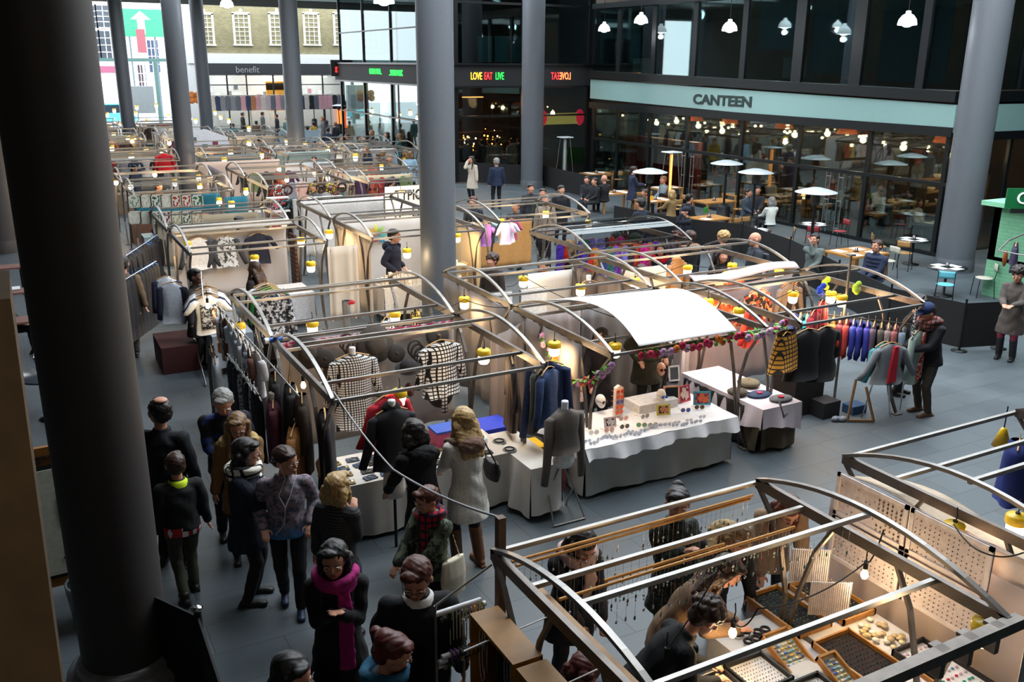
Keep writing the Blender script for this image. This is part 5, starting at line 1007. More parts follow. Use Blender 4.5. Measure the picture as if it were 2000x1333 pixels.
# ------------------------------------------------------------------ lamps of the near stalls
LN = [(610,636,1.95,'only its yellow lid shows above the pink striped scarf'),(771,617,1.95,'lit, hanging just above the right half of the striped scarf'),(780,772,1.95,'lit, hanging above the wooden mirror'),(945,692,2.0,'by the grey curtain, above the large-checked coat end'),(907,588,1.95,'brightly lit against the grey curtain wall'),(1083,677,1.95,'in front of the collage of red posters'),(1201,680,1.98,'with a wooden peg, at the left front corner of the canopy'),(1022,547,1.9,'glowing against the cream board behind the canopy'),(1134,563,2.0,'above the back edge of the canopy'),(1240,551,2.0,'near the young face behind the canopy'),(1343,525,2.0,'hanging free over the back right bay'),(1430,521,2.0,'in front of the tan leather coat'),(1383,592,2.0,'left of the two over the red-orange jacket'),(1443,610,2.0,'right of the two over the red-orange jacket'),(1549,577,2.0,'in front of the pale-lapelled jacket'),(1623,577,2.0,'left of the pair beside the thin pole'),(1644,584,2.0,'right of the pair beside the thin pole'),(1522,534,2.0,'by the orange knitted shawl')]
for x,y,z,lb in LN: lamp(x,y,'yellow-capped stall lamp '+lb,z)
lamp(592,745,'bare bulb on a yellow clip beside the tan jacket',1.9,7,'bulb'); lamp(468,640,'glowing yellow lamp among the pale tops on the side rail',1.8,7); lamp(405,592,'half-hidden small orange bulb above the side rail',2.0,4,'bulb')
t = [Vector(p) for p in ((2.98,10.05,2.2),(3.05,8.3,1.9),(3.12,6.02,2.4))]; cable(t,'long grey cable sloping from the hat stall corner to the wooden post',.05,.012).data.materials[0] = M('#9a9a9c',.5,.3)
cable([P(1000,600,2.08),P(907,585,2.2),P(800,620,2.2)],'thin black lamp cable along the grey curtain wall'); cable([P(1200,620,2.2),P(1022,540,2.15),P(990,560,2.1)],'thin black lamp cable over the bay behind the canopy')
cable([P(1430,520,2.2),P(1343,515,2.2),P(1240,540,2.2)],'thin black lamp cable over the back right bay'); cable([P(1644,575,2.2),P(1549,568,2.2),P(1443,600,2.2)],'thin black lamp cable over the orange jackets')
# ================================================================== the people near the viewer
NAVY = '#0f1728'
def at(px_, py_, h): q = P(px_, py_, h*PS); return (q.x, q.y)
CHK = MP('check','#e9e4d8','#16181c',9)
# left aisle
person(at(310,792,1.80),60,'balding man in a black coat seen from behind, left of the grey-haired man',H=1.80,top=('coat','#0c0f16'),ln=.3,hair=('bald','dark'),yaw=-50,leg='#121318')
person(at(342,897,1.50),95,'boy from behind, black hooded top, lime collar, red and white striped hem',H=1.50,legs='walk2',top=('hoodie','#0b0d10'),ln=.04,leg='#3a3d2c',hair=('short','brown'),collar='#c8e01e',hem=MP('stripex','#b3202c','#e6e2e2',9),hl='down',hr='down')
person(at(432,757,1.78),-98,'grey-haired man in a black and blue jacket looking down, at the side rail',H=1.78,nod=28,lean=6,top=('jacket','#0e1220'),topmat=MP('camo','#0b0e16','#10162a',3,c3='#1c2f6a'),ln=.15,hair=('short','grey'),hl='down',hr='front',leg='#14151a')
person(at(462,812,1.66),-100,'young woman with glasses in a tan parka with a pale fur hood, looking down',H=1.66,nod=20,top=('coat','#7a5a34'),ln=.3,hair=('long','fair'),glasses=True,hood=('#b8a06a',1),female=True,hl='low',hr='down')
person(at(468,868,1.68),-20,'woman with a dark bob in a navy coat and a black and white checked scarf',H=1.68,nod=12,top=('coat',NAVY),ln=.3,hair=('bob','dark'),scarf=(CHK,.6),female=True,hl='front',hr='front',leg='#0c0d12')
person(tuple(P(573,1185,0)[:2]),-105,'teenage boy walking in a purple and blue patterned hooded top with white earphones',H=1.66,legs='walk',yaw=-48,nod=10,top=('hoodie','#777777'),topmat=MP('grad','#8d7c84','#4a5264',26,c3='#2f6ea6'),ln=.1,hair=('short','brown'),hl='pocket',hr='pocket',earphones=True,leg='#101116',shoe='#1d2c48')
person(at(655,937,1.62),40,'woman with a blonde bob in a black and grey striped cardigan',H=1.62,top=('jacket','#222222'),topmat=MP('stripe','#17181a','#3c3e40',34),ln=.3,hair=('bob','blonde'),hl='down',hr='chest',female=True,leg='#101014')
person(at(652,1068,1.68),-108,'dark long-haired woman in a black coat with a long magenta scarf, hands together',H=1.68,yaw=6,nod=8,top=('coat','#0b0b0e'),ln=.45,hair=('longer','black'),scarf=(M('#a3146e',.85,0,.2,30,bump=.4),1.3),hl='chest',hr='chest',female=True,leg='#0c0c10')
person(at(815,1095,1.80),-110,'red-haired young man with dark glasses in a black coat and white shirt',H=1.80,nod=22,yaw=10,top=('coat','#0a0b10'),ln=.3,hair=('short','red'),glasses=True,collar='#d9d6d2',hl='down',hr='pocket',leg='#101116')
person(at(745,1252,1.62),-30,'red-haired woman with hair tied up and a thick teal blue scarf at the bottom edge',H=1.62,nod=22,top=('coat','#16222c'),hair=('updo','auburn'),scarf=(M('#14506e',.9,0,.2,30,bump=.5),0),female=True,ln=.3)
person(at(555,1292,1.66),-50,'dark-haired woman at the bottom edge, only head and grey shoulder showing',H=1.66,nod=12,top=('coat','#34343a'),hair=('long','black'),female=True)
person(at(842,958,1.52),-160,'auburn-haired boy in camouflage jacket and red tartan scarf with a cream bag',H=1.52,nod=14,top=('jacket','#4a5240'),topmat=MP('camo','#5c6650','#34392f',9,c3='#1a1c18'),ln=.14,hair=('short','red'),scarf=(MP('check','#b3142c','#1c1c34',12),.2),hl='low',hr='low',bag=('tote','#d6cdb4',-1),leg='#14130f')
person(at(912,812,1.72),92,'blonde woman in a long cream coat and brown boots, seen from behind',H=1.72,lean=4,top=('coat','#e2dcd2'),ln=.34,hair=('long','blonde'),hood=('#7a5f50',1),hl='low',hr='low',boots='#6e4426',bag=('shoulder','#0b0b0d',1),female=True,leg='#0f0f13')
person(at(826,838,1.68),100,'dark-haired woman in a black hooded coat bending over the jewellery cards',H=1.68,lean=12,top=('coat','#0c0c10'),ln=.5,hair=('bob','dark'),hood=('#101014',0),hl='table',hr='low',female=True)
person(at(238,508,1.76),80,'person in a khaki jacket walking away, half hidden by the foreground column',H=1.76,legs='walk',top=('jacket','#6a5640'),ln=.2,hair=('short','dark'),leg='#3c3a34')
# T-shirt stall
person((DY(372,470,18.6).x,18.6),-40,'dark-faced person behind the front T-shirts',H=1.70,skin=SKIND,top=('jacket','#1a1416'),hair=('short','black'),near=0)
person((DY(497,505,19.0).x,19.0),130,'woman with long brown hair and dark coat among the printed T-shirts',H=1.66,top=('coat','#15100f'),hair=('longer','brown'),near=0,female=True)
person((DY(535,600,16.6).x,16.6),60,'brown-haired person bending over goods behind the hat stall',H=1.6,lean=35,top=('coat','#1a1414'),hair=('curly','brown'),hl='low',hr='low')
person((DY(467,428,24.6).x,24.6),-120,'man with a dark and white cap behind the white T-shirt wall',H=1.72,top=('jacket','#3a3450'),hair=('short','black'),near=0)
# cream stall
person((DY(768,478,20.6).x,20.6),-45,'young stallholder with black hair in a navy jacket beside the middle column',H=1.78,top=('jacket','#12152a'),ln=.1,hair=('short','black'),hood=('#14182c',0),hl='pocket',hr='pocket',leg='#14161e')
# sunglasses stall
person((DY(1272,690,12.0).x,12.1),-95,'stallholder in an olive padded jacket standing under the canopy',H=1.74,top=('puffer','#3a382c'),hair=('short','dark'),hl='pocket',hr='pocket',leg='#2a2a2a')
person((DY(1180,700,11.6).x,11.7),-150,'stallholder in dark clothes holding a pale bag behind the display heads',H=1.6,top=('coat','#1b1822'),hair=('bob','dark'),hl='low',hr='low',bag=('tote','#c9aea2',1),female=True)
person(at(1253,522,1.62),-120,'young person with brown hair and a pale top behind the cream cloth panel',H=1.62,top=('jumper','#c9c4c2'),hair=('bob','brown'),female=True)
person(at(1240,463,1.70),-60,'person in a green woolly hat and green coat',H=1.70,top=('coat','#2f3a2c'),hat=('beanie','#36452c'),hair=('short','brown'),near=0)
person(at(1293,480,1.66),-150,'person with dark hair and a bright red scarf',H=1.66,top=('coat','#1c2238'),hair=('bob','black'),scarf=(M('#d0142c'),0),near=0,female=True,hl='front')
person(at(1325,455,1.66),200,'woman with long auburn hair beside the brown-haired man',H=1.66,top=('coat','#17151a'),hair=('long','red'),near=0,female=True)
person(at(1350,456,1.74),100,'brown-haired man with a tan fur collar',H=1.74,top=('coat','#191719'),hair=('short','brown'),hood=('#7a6450',1),near=0)
person(at(1414,458,1.66),95,'person with curly blonde hair seen from behind',H=1.66,top=('coat','#1e1b1c'),hair=('curly','blonde'),near=0,female=True)
person(at(1411,492,1.66),-110,'woman with a warm-lit face in dark clothes beside the tan leather coat',H=1.66,top=('coat','#17171a'),hair=('long','dark'),near=0,female=True)
person(at(1478,460,1.78),160,'bald man with glasses in a dark grey coat',H=1.78,top=('coat','#2a3038'),hair=('none','grey'),glasses=True,bag=('back','#20262e',0))
person(at(1205,462,1.60),170,'person in dark blue reaching into the bright scarves',H=1.62,top=('jacket','#1c2034'),hair=('short','black'),hl='front',near=0,legs='stand')
person(at(1078,503,1.66),-150,'dark-haired man leaning near the purple scarves',H=1.66,lean=20,top=('jacket','#141316'),hair=('short','black'),near=0)
person(at(1110,475,1.66),30,'blonde person in black seen from behind by the bright scarves',H=1.66,top=('coat','#131015'),hair=('bob','blonde'),near=0,female=True)
person(at(962,502,1.60),-150,'curly brown-haired person behind the bar of the bright scarves stall',H=1.6,top=('coat','#2a1f1c'),hair=('curly','brown'),near=0,female=True)
# right side
person(tuple(P(1800,808,0)[:2]),170,'man in a navy blue baseball cap and dark jacket browsing the coloured rail',H=1.74,lean=8,nod=24,top=('jacket','#14141c'),ln=.12,hat=('cap','#1a2c56'),hair=('short','brown'),hl='front',hr='front',leg='#3a332a',scarf=(MP('check','#8a4a42','#2a2a30',12),0),shoe='#6a4a3a')
person(tuple(P(1752,770,0)[:2]),-60,'woman with reddish skin tones and glasses in black behind the man in the blue cap',H=1.62,lean=10,top=('coat','#101216'),hair=('curly','dark'),glasses=True,hl='front',hr='front',female=True)
person(tuple(P(1962,702,0)[:2]),-160,'woman in a grey-brown coat, burgundy trousers and black ankle boots at the right edge',H=1.68,nod=15,top=('coat','#4f4844'),ln=.42,leg='#6e2038',boots='#141418',hair=('curly','dark'),hl='front',hr='front',female=True)
person(at(1232,388,1.74)[:2],95,'dark figure',H=1.7,top=('coat','#1a202c')) if False else None
# foreground stall customers
person((5.3,6.4),-100,'woman with tied-up dark hair and green patterned top behind the hanging earrings',H=1.66,yaw=22,tilt=-3,top=('jumper','#1c1f1c'),topmat=MP('print','#15181a','#3a4638',40),hair=('bun','dark'),hl='low',hr='chest',female=True)
person((5.85,6.5),-105,'woman with light brown hair and a fur hood bending over the ring trays',H=1.62,lean=42,nod=20,top=('coat','#12141c'),hair=('bob','fair'),hood=('#a08a64',1),hl='table',hr='table',female=True)
person((6.75,6.55),-118,'ginger-haired woman in a tan coat bending at the far corner of the jewellery stall',H=1.66,lean=38,nod=20,top=('coat','#8a7058'),hair=('long','red'),hl='table',hr='table',female=True)
person((4.15,6.5),-95,'dark-haired woman in a black coat and pale scarf looking down behind the earrings',H=1.62,lean=10,nod=30,top=('coat','#15161d'),hair=('longer','dark'),scarf=(M('#c9a8a0'),.3),hl='low',hr='low',female=True)
person((4.0,5.2),-18,'stallholder with brown hair in a black jumper bending over the ring boxes',H=1.6,lean=40,nod=15,top=('jumper','#0c1014'),ln=.1,hair=('curly','brown'),hl=(-.1,.55,.98),hr=(.1,.55,.98),female=True)
person((4.7,5.68),-38,'stallholder with long brown hair in a tan cardigan holding a ring under the bulb',H=1.62,lean=30,nod=20,top=('jacket','#7a6048'),ln=.2,hair=('longer','brown'),hl=(-.06,.48,1.05),hr=(.06,.5,1.06),female=True)
person((3.5,5.3),-100,'person with auburn hair in a grey coat sitting behind the necklaces',H=1.6,legs='sit',nod=30,top=('jacket','#5f6670'),hair=('bob','auburn'),female=True,hl='lap',hr='lap')
# by the barrier in the middle distance
person(at(922,308,1.70),-160,'woman in a cream trench coat raising her hand to her face by the black barrier',H=1.70,top=('coat','#c9bdae'),ln=.4,hair=('long','dark'),hr='face',female=True,near=0)
person(at(970,313,1.78),80,'large man in a navy jacket seen from behind by the black barrier',H=1.80,top=('jacket','#16233e'),ln=.12,hair=('short','grey'),near=0,leg='#0d0d11')
person(at(1253,392,1.76),100,'man in a dark blue coat standing with his back to the view beside the tables',H=1.76,top=('coat','#141b2a'),ln=.25,hair=('short','black'),near=0)
CR = [(1036,363,'#2a2a30','dark'),(1060,372,'#2c3630','dark'),(1096,366,'#16161c','black'),(1066,385,'#8a7a6a','grey'),(925,388,'#2a3038','red'),(1008,398,'#3a3a40','dark')]
lb = ['dark-haired man in a dark jacket left of the seated bearded man','dark-haired man with a white furry collar','bearded man in black nearest the curved frame','person in a pale hat behind the curved frames','person with red hair and navy top behind the bottles','person with a dark woolly hat low behind the frames']
for (x,y,c,h),l in zip(CR,lb): person(at(x,y,1.7),-120+RND.uniform(-30,30),l,H=1.7,top=('coat',c),hair=('short',h),near=0,hood=('#c9c4ba',1) if 'furry' in l else None)
FC = [(663,268),(679,262),(700,264),(714,268),(735,274),(742,288),(757,262),(768,285),(792,292),(716,292),(727,258),(780,262),(748,300),(762,305),(650,275),(800,300)]
fl = ['mustard coat','navy coat','black jacket','teal coat','brown coat','grey coat','charcoal jacket','pale blue top']
cl = ['#a8842a','#1a2238','#16161a','#1f5a60','#4a3626','#50545a','#23242c','#8fb0c8']
for i,(x,y) in enumerate(FC):
    person(at(x,y,1.7),RND.uniform(0,360),'%s shopper, %s, in the %s of the crowd left of middle column' % (('dark-haired','fair-haired')[i//8], fl[i%8], 'front' if y > 280 else 'back'),H=RND.uniform(1.6,1.78),top=('coat',cl[i%8]),hair=(RND.choice(['short','bob','long']),('dark','fair')[i//8]),near=0,legs=RND.choice(['stand','walk']))
for i,(x,y) in enumerate(((455,240),(500,236),(512,222),(540,225),(600,248),(612,238),(640,250),(473,222),(560,232),(586,240),(630,232),(655,240))):
    person(at(x,y,1.7),RND.uniform(0,360),'tiny %s shopper in a %s near the shop racks' % (('dark-haired','fair-haired')[i//8],fl[(i+3)%8]),H=RND.uniform(1.6,1.78),top=('coat',cl[(i+3)%8]),hair=('short',('dark','fair')[i//8]),near=0)
# left-hand cafe behind the column
person(tuple(P(18,690,0)[:2]),-20,'person in a grey coat with a fur trimmed hood seated at the left edge',H=1.66,legs='sit',top=('coat','#34373c'),hair=('short','black'),hood=('#6a3c24',1),hl='lap',hr='lap')
# ================================================================== front jewellery stall
WD = M('#b07a3a', .5, 0, .25, 8); WDB = M('#9a6a22', .5, 0, .2, 6); DOW = M('#d99a48', .45, 0, .15, 12)
mb = MB(); mb.bar((3.12,5.98,0),(3.12,5.98,2.42),.07,.07); tag(mb.build('wooden_post', M('#5f4634', .6, 0, .2, 9)), 'brown wooden post at the far left corner of the front jewellery stall', 'post')
# dowels with hanging earrings
def dowel(a, b, label, r=.014): mb = MB(); mb.cyl(a, b, r, n=8); return tag(mb.build('wooden_dowel', DOW), label, 'rod')
D = []
for (p, q, z, lb) in (((1000,1098),(1470,968),2.03,'upper of the far pair of wooden rods over the front stall'),((1008,1106),(1465,975),2.0,'lower of the far pair of wooden rods over the front stall'),((1092,1172),(1552,1030),2.03,'long rod of the near pair of wooden rods'),((1180,1135),(1415,1063),2.04,'short rod resting on the near pair of wooden rods')):
    a, b = P(*p, z), P(*q, z); D.append((a, b)); dowel(a, b, lb)
EM = [M('#cfd3d6', .25, .9, 0), M('#3a3f48', .4), M('#9aa4a8', .3, .8, 0), M('#e6e6e2', .4), M('#2f6f6a', .4), M('#7a3a44', .4)]
EMESH = {}
def earring(p, i, L, group, label):
    k = i % 12
    if k not in EMESH:
        mb = MB(); mb.cyl((0,0,0),(0,0,-L),.0018,n=4); mb.ell((0,0,-L-.02),(.011,.005,.02) if k%3 else (.014,.005,.014),8,6,1); 
        if k%2: mb.ell((0,0,-L-.055),(.006,.006,.012),6,5,1)
        o = mb.build('hanging_earring',[EM[0],EM[k%6]]); EMESH[k] = o
    else: o = EMESH[k].copy(); COL.objects.link(o)
    o.location = p; tag(o, label, 'earring', group); return o
for di, (a, b) in enumerate((D[1], D[2])):
    n_ = 46 if di == 0 else 62
    for i in range(n_):
        t_ = (i+.5)/n_; 
        if di == 0 and .42 < t_ < .5: continue
        earring(a.lerp(b, t_)+Vector((0,0,-.012)), i+di, RND.uniform(.1,.2), 'earrings on the %s rods' % ('far','near')[di], 'long dangling silver earring hanging from the %s pair of wooden rods' % ('far','near')[di])
for i in range(60):
    y = 5.42 if i%2 else 4.6; x = 3.3+2.4*((i//2)+.5)/30; earring(Vector((x,y,2.10 if i%2 else 2.33)), i, .05, 'earrings on the grey bars', 'short silver earring hanging on the grey crossbars of the front stall')
# left side: wooden display cases with necklaces
t = thing('necklace_case','ochre wooden display case with dark inside hanging on the left side of the front stall','case',(2.9,5.1,1.25))
for y0,y1,dz in ((0.0,.75,0),(-.9,-.05,-.0)):
    for c, d in (((0,(y0+y1)/2,.42+dz),(.26,y1-y0,.03)),((0,(y0+y1)/2,-.42+dz),(.26,y1-y0,.03)),((0,y0+.015,dz),(.26,.03,.82)),((0,y1-.015,dz),(.26,.03,.82))): MB().box(c,d).build('case_board',WDB,t)
    MB().box((.12,(y0+y1)/2,dz),(.02,y1-y0,.84)).build('case_back',M('#120e10'),t)
mb = MB(); mb.box((3.18,4.75,2.02),(.06,1.5,.03)); mb.box((3.2,3.7,2.0),(.06,.6,.03)); tag(mb.build('hook_board',WDB),'narrow ochre hook board along the left beam of the front stall','board')
for i in range(14):
    y = 5.72-.11*i; mb = MB(); x = 2.86; h_ = RND.uniform(.25,.5); c = RND.choice(['#b9bcc4','#1a1a20','#6a1f2a','#8a8f9a','#c9b9a6','#2a2f3a'])
    for k in range(3): mb.tube([(x-.02*k+.0*math.cos(a),y+(.035+.01*k)*math.sin(a),1.6-h_*.5-(h_*.5+.03*k)*math.cos(a)) for a in [2*math.pi*j/16 for j in range(16)]],.006,5,closed=True)
    o = mb.build('bead_necklace',M(c,.35,.2,.3,60)); tag(o,'looped bead necklace hanging in the ochre case','necklace','necklaces in the ochre case')
for i,(p,q) in enumerate((((845,1188),(950,1170)),((1500-400,1172),(1100+12,1168)))):
    pass
for i,y in enumerate((5.5,4.75,4.05)):
    mb = MB(); mb.cyl((2.55,y,1.62),(2.98,y+.02,1.66),.008,n=6); mb.cyl((2.98,y,1.66),(3.35,y,1.7),.006,n=6); tag(mb.build('display_pin',WHITE),'thin white display pin through the ochre case, %s' % ('far','middle','near')[i],'pin')
# white tube rack with necklaces at the outer side
t = thing('tube_rack','rack of white tubes for bracelets on thin steel rods, left of the ochre case','rack',(0,0,0))
rk = [((850,1195),(925,1182),1.75,0),((850,1262),(965,1215),1.45,1),((905,1285),(950,1268),1.32,1),((900,1238),(975,1205),1.6,1),((850,1325),(960,1280),1.15,2),((905,1308),(962,1290),1.2,2)]
mb = MB(); a = P(850,1195,1.75); b = P(850,1262,1.45)
mb.cyl((a.x,a.y,.0),(a.x,a.y,1.8),.012,n=6); mb.build('upright_rod',STEEL,t); mb = MB(); mb.cyl((a.x,a.y,1.8),(3.0,5.9,2.05),.01,n=6); mb.build('stay_rod',STEEL,t); mb = MB(); mb.cyl((a.x+.25,a.y,.0),(a.x+.25,a.y,1.6),.012,n=6); mb.build('upright_rod',STEEL,t)
for i in range(9):
    z = 1.72-.11*i; x0 = a.x+.01*(i%3); y = a.y+.09*(i%3)-.12*(i//3); w = .5 if i%3 else .42
    mb = MB(); mb.cyl((x0,y,z),(x0+w,y+.02,z),.024,n=12); mb.build('tube',M('#d9dade',.35),t)
    for j in range(0 if i == 0 else 10):
        c = RND.choice(['#8a8478','#3a4a44','#c9b48a','#5a3a6a','#c97a1c','#9aa0a8','#2a2a30','#6a7a4a']); mb = MB(); xx = x0+.08+j*w/12; mb.tube([(xx+.004*math.sin(k_),y+.036*math.cos(k_),z+.036*math.sin(k_)) for k_ in [2*math.pi*q_/10 for q_ in range(10)]],.011,5,closed=True)
        tag(mb.build('bead_bracelet',M(c,.4,.2,.4,80)),'beaded bracelet threaded on one of the white rack tubes','bracelet','bracelets on the white tubes')
    if i in (0,1):
        for j in range(9): mb = MB(); xx = x0+.16+j*.03; mb.tube([(xx+.008*math.sin(k_),y+.03*math.sin(k_)*.6,z-.14+.15*math.cos(k_)) for k_ in [2*math.pi*q_/14 for q_ in range(14)]],.005,4,closed=True); tag(mb.build('string_necklace',M('#cfcbbd',.5)),'cream string necklace looped over the top white tubes','necklace','cream necklaces on the top tubes')
for i in range(3): mb = MB(); mb.cyl((2.52+.06*i,4.75-.05*i,1.45),(2.75+.06*i,3.6-.05*i,1.4),.013,n=8); tag(mb.build('wooden_rod',M(('#c9a24a','#c98a5a','#b97a4a')[i],.5)),'sloping wooden rod below the ochre case, %s of three' % ('right','middle','left')[i],'rod')
# ring trays and cases on the stall table
tablething(4.2,3.4,5.9,5.15,.82,'long stall table under the silver ring trays at the bottom right'); drape(4.15,3.38,5.91,5.2,.84,.1,M('#d0cdca',.85,0,.04),'white cloth under the silver ring trays',amp=.02)
tablething(5.99,3.4,6.85,5.95,.82,'side table under the dark gem trays'); drape(5.985,3.38,6.86,6.0,.84,.1,M('#cfccca',.85,0,.04),'white cloth under the dark gem trays',amp=.01)
tablething(5.2,5.25,5.94,5.62,.82,'narrow table strip with white paper by the gem trays'); drape(5.18,5.22,5.95,5.66,.84,.1,M('#d6d3d1',.85,0,.04),'white cloth of the narrow table strip by the gem trays',amp=.01)
def ringtray(cx, cy, w, d, rz, label, n=(14,9), gem='silver', lin='#e6e4e6', rim=WD, tilt=0, z=.845):
    t = thing('ring_tray', label, 'tray', (cx,cy,z), rz); R = Matrix.Rotation(rad(tilt),3,'X')
    mb = MB(); mb.box(R @ Vector((0,0,.008)),(w,d,.016),R=R); mb.build('lining', M(lin,.9), t)
    for c, s_ in (((-w/2,0,.03),(.02,d+.02,.06)),((w/2,0,.03),(.02,d+.02,.06)),((0,-d/2,.03),(w+.02,.02,.06)),((0,d/2,.03),(w+.02,.02,.06))): MB().box(R @ Vector(c), s_, R=R).build('rim', rim, t)
    pal = {'silver':['#c9ccd2','#dfe2e8','#8f939b','#b9c4cc'],'gem':['#2f4a3a','#6fae6a','#c9b43a','#1c1e24','#8ab0a8','#3a2a44'],'red':['#6a2a30','#8a3a34','#3a1a22','#a0604a'],'gold':['#c9a24a','#e0c98a','#d9d2c0','#4a62b0','#7fb0b8'],'mix':['#4a90b8','#c92a4a','#d9b9c9','#2fa08a','#e6e6e6']}[gem]
    ms = [M(c,.25,.6 if gem == 'silver' else .1,0) for c in pal]; k = 0; big = gem in ('gold','mix')
    mbs = MB()
    for i in range(n[0]):
        for j in range(n[1]):
            p = Vector((-w/2+.03+(w-.06)*(i+.5)/n[0]+(RND.uniform(-.01,.01) if big else 0), -d/2+.03+(d-.06)*(j+.5)/n[1], .024)); r = .02 if big else .0075
            mbs.ell(R @ p, (r,r*.8,.008), 6, 4, RND.randrange(len(ms)))
    o = mbs.build('rings', ms, t); o['kind'] = 'stuff'; return t
BLK = M('#17140f',.6)
ringtray(6.08,5.55,.42,.72,0,'black tray of green and yellow gem rings on the left of the far end',(8,13),'gem','#141414'); ringtray(6.12,4.72,.46,.62,0,'black tray of dark red gem rings below the chain cards',(9,11),'red','#151213')
ringtray(6.62,5.5,.42,.72,0,'black tray of turquoise and green stones farthest to the right',(8,13),'gem','#121212')
ringtray(6.15,4.12,.5,.5,0,'tray of colourful necklaces and pendants below the red gem tray',(8,6),'mix','#e9e4e8'); ringtray(6.65,4.2,.4,.8,0,'white sheet tray of small pendants at the foot of the earring boards',(6,9),'mix','#e9e6e6',BLK)
ringtray(5.15,4.95,.42,.4,0,'dark-edged tray of silver rings nearest the bare bulb',(11,8),'silver','#d9dade',BLK); ringtray(5.35,4.45,.5,.5,0,'dark-edged tray of silver rings in the middle of the bottom row',(13,9),'silver','#d9dade',BLK)
ringtray(4.68,4.9,.42,.42,0,'dark-edged tray of silver rings at the left of the bottom row',(11,8),'silver','#d9dade',BLK); ringtray(4.78,4.35,.5,.5,0,'wooden tray of silver rings at the very bottom edge',(13,9),'silver','#d9dade'); ringtray(5.5,3.85,.55,.55,0,'pale ring tray at the bottom edge below the earring cards',(13,9),'silver','#e6e6e8',BLK)
ringtray(5.6,5.02,.3,.5,.0,'tilted wooden box of small gold earrings on cards, left of two',(7,11),'gold','#cfcfba',WD,22); ringtray(5.78,4.6,.2,.42,.0,'tilted wooden box of small gold earrings on cards, right of two',(5,9),'gold','#d2d0c0',WD,22)
q = (5.62,5.12)
for i in range(26): mb = MB(); mb.lathe([(0,0),(.034,0),(.03,.012),(0,.016)],n=10); tag(mb.build('shell_brooch',M(RND.choice(['#d9c9a0','#c9b07a','#e0d9c9','#8ab0c4','#b9a27a']),.3),loc=(6.6+RND.uniform(-.16,.16),4.88+RND.uniform(-.22,.22),.86+.004*(i%4))),'round shell or coin brooch in the heap beside the gem tray','brooch','shell brooches beside the gem tray')
for i,(x,y) in enumerate(((6.35,5.58),(6.3,5.25))):
    t = thing('necklace_card','white ribbed panel of fine chain necklaces, %s of the two standing over the gem tray' % ('far','near')[i],'display card',(x,y,1.28-.17*i),rad(-32)); MB().box((0,0,0),(.38,.012,.36)).build('card',M('#efe9ea'),t)
    mb = MB(); [mb.cyl((-.19+.02*k,-.01,.2),(-.19+.02*k,-.01,-.17),.003,n=4) for k in range(20)]; mb.build('chains',M('#b9aeb0',.4,.4),t); mb = MB(); mb.cyl((0,.02,.2),(0,.02,-.36+.1*i),.008,n=6); mb.build('support',STEEL,t)
for i in range(6): mb = MB(); mb.tube([(.04*math.cos(a),.04*math.sin(a),0) for a in [2*math.pi*k/14 for k in range(14)]],.014,6,closed=True); tag(mb.build('leather_bracelet',M('#1c1416'),loc=(5.4+.09*(i%4),5.35+.07*(i//2),.87)),'dark leather bracelet on the white paper by the gem tray','bracelet','leather bracelets by the gem tray')
# pinned earring boards on the right
for k,(y0,y1,lb) in enumerate(((5.02,5.88,'left'),(4.15,4.99,'right'))):
    for v,(z0,z1) in enumerate(((1.58,2.04),(1.08,1.55))):
        if k == 1 and v == 1 and False: continue
        t = thing('earring_board','white board of pinned stud earrings, %s %s of the four panels' % (('upper','lower')[v],lb),'display board',(6.97,(y0+y1)/2,(z0+z1)/2)); w = y1-y0; h = z1-z0
        MB().box((.0,0,0),(.02,w,h)).build('board',M('#ddd2d4'),t)
        for c,s_ in (((-.012,0,h/2-.02),(.03,w,.04)),((-.012,0,-h/2+.02),(.03,w,.04)),((-.012,w/2-.02,0),(.03,.04,h)),((-.012,-w/2+.02,0),(.03,.04,h))): MB().box(c,s_).build('board_frame',M('#e6dcdc'),t)
        mbs = MB(); 
        for i in range(15):
            for j in range(8):
                dense = (i < 6) if (k,v) == (0,0) else True
                if (not dense and RND.random() < .75) or RND.random() < .12: continue
                mbs.ell((-.02,w/2-.07-(w-.14)*(14-i)/14,-h/2+.06+(h-.12)*j/7.5),(.006,.011,.011) if (k,v)==(0,0) and i<6 else (.005,.007,.008),6,4,RND.randrange(4))
        o = mbs.build('stud_earrings',[M('#5a4038',.4),M('#8a6a52',.4,.4),M('#2a2228',.4),M('#a88a6a',.3,.5)],t); o['kind'] = 'stuff'
curtain(7.05,3.3,7.05,6.0,.1,1.75,M('#c4b6b4',.9,0,.05,3),'pinkish grey cloth hanging below the earring boards',7,.04); curtain(7.12,2.9,7.12,4.6,.9,1.98,M('#e0d3cc',.9,0,.03),'white cloth hanging from the beam at the right edge',5,.03)
mb = MB(); mb.grid(lambda u,v: (7.1+.9*u,5.9-2.6*v,1.95-.25*u+.05*math.sin(v*9)),14,20,thick=.01); tag(mb.build('side_cloth',M('#cbb7a0',.8)),'tan cloth folded over the beam behind the earring boards','cloth')
curtain(6.1,3.28,7.9,3.28,.2,2.02,M('#c3ccd6',.9,0,.02),'pale blue-white cloth wall at the bottom right corner',5,.03)
for x in (6.5,7.1):
    pass
for i,(x,y) in enumerate(((5.2,3.36),(5.5,3.36),(5.8,3.36))): mb = MB(); mb.box((x,y,2.02),(.05,.1,.22)); mb.box((x,y,2.13),(.09,.12,.03)); tag(mb.build('beam_clamp',STEELD),'steel clamp on the front beam of the jewellery stall, %s of three' % ('left','middle','right')[i],'clamp')
mb = MB(); mb.bar((3.05,3.33,2.1),(6.05,3.33,2.1),.09,.09); tag(mb.build('front_beam',STEELD),'heavy square steel beam across the near side of the jewellery stall','beam')
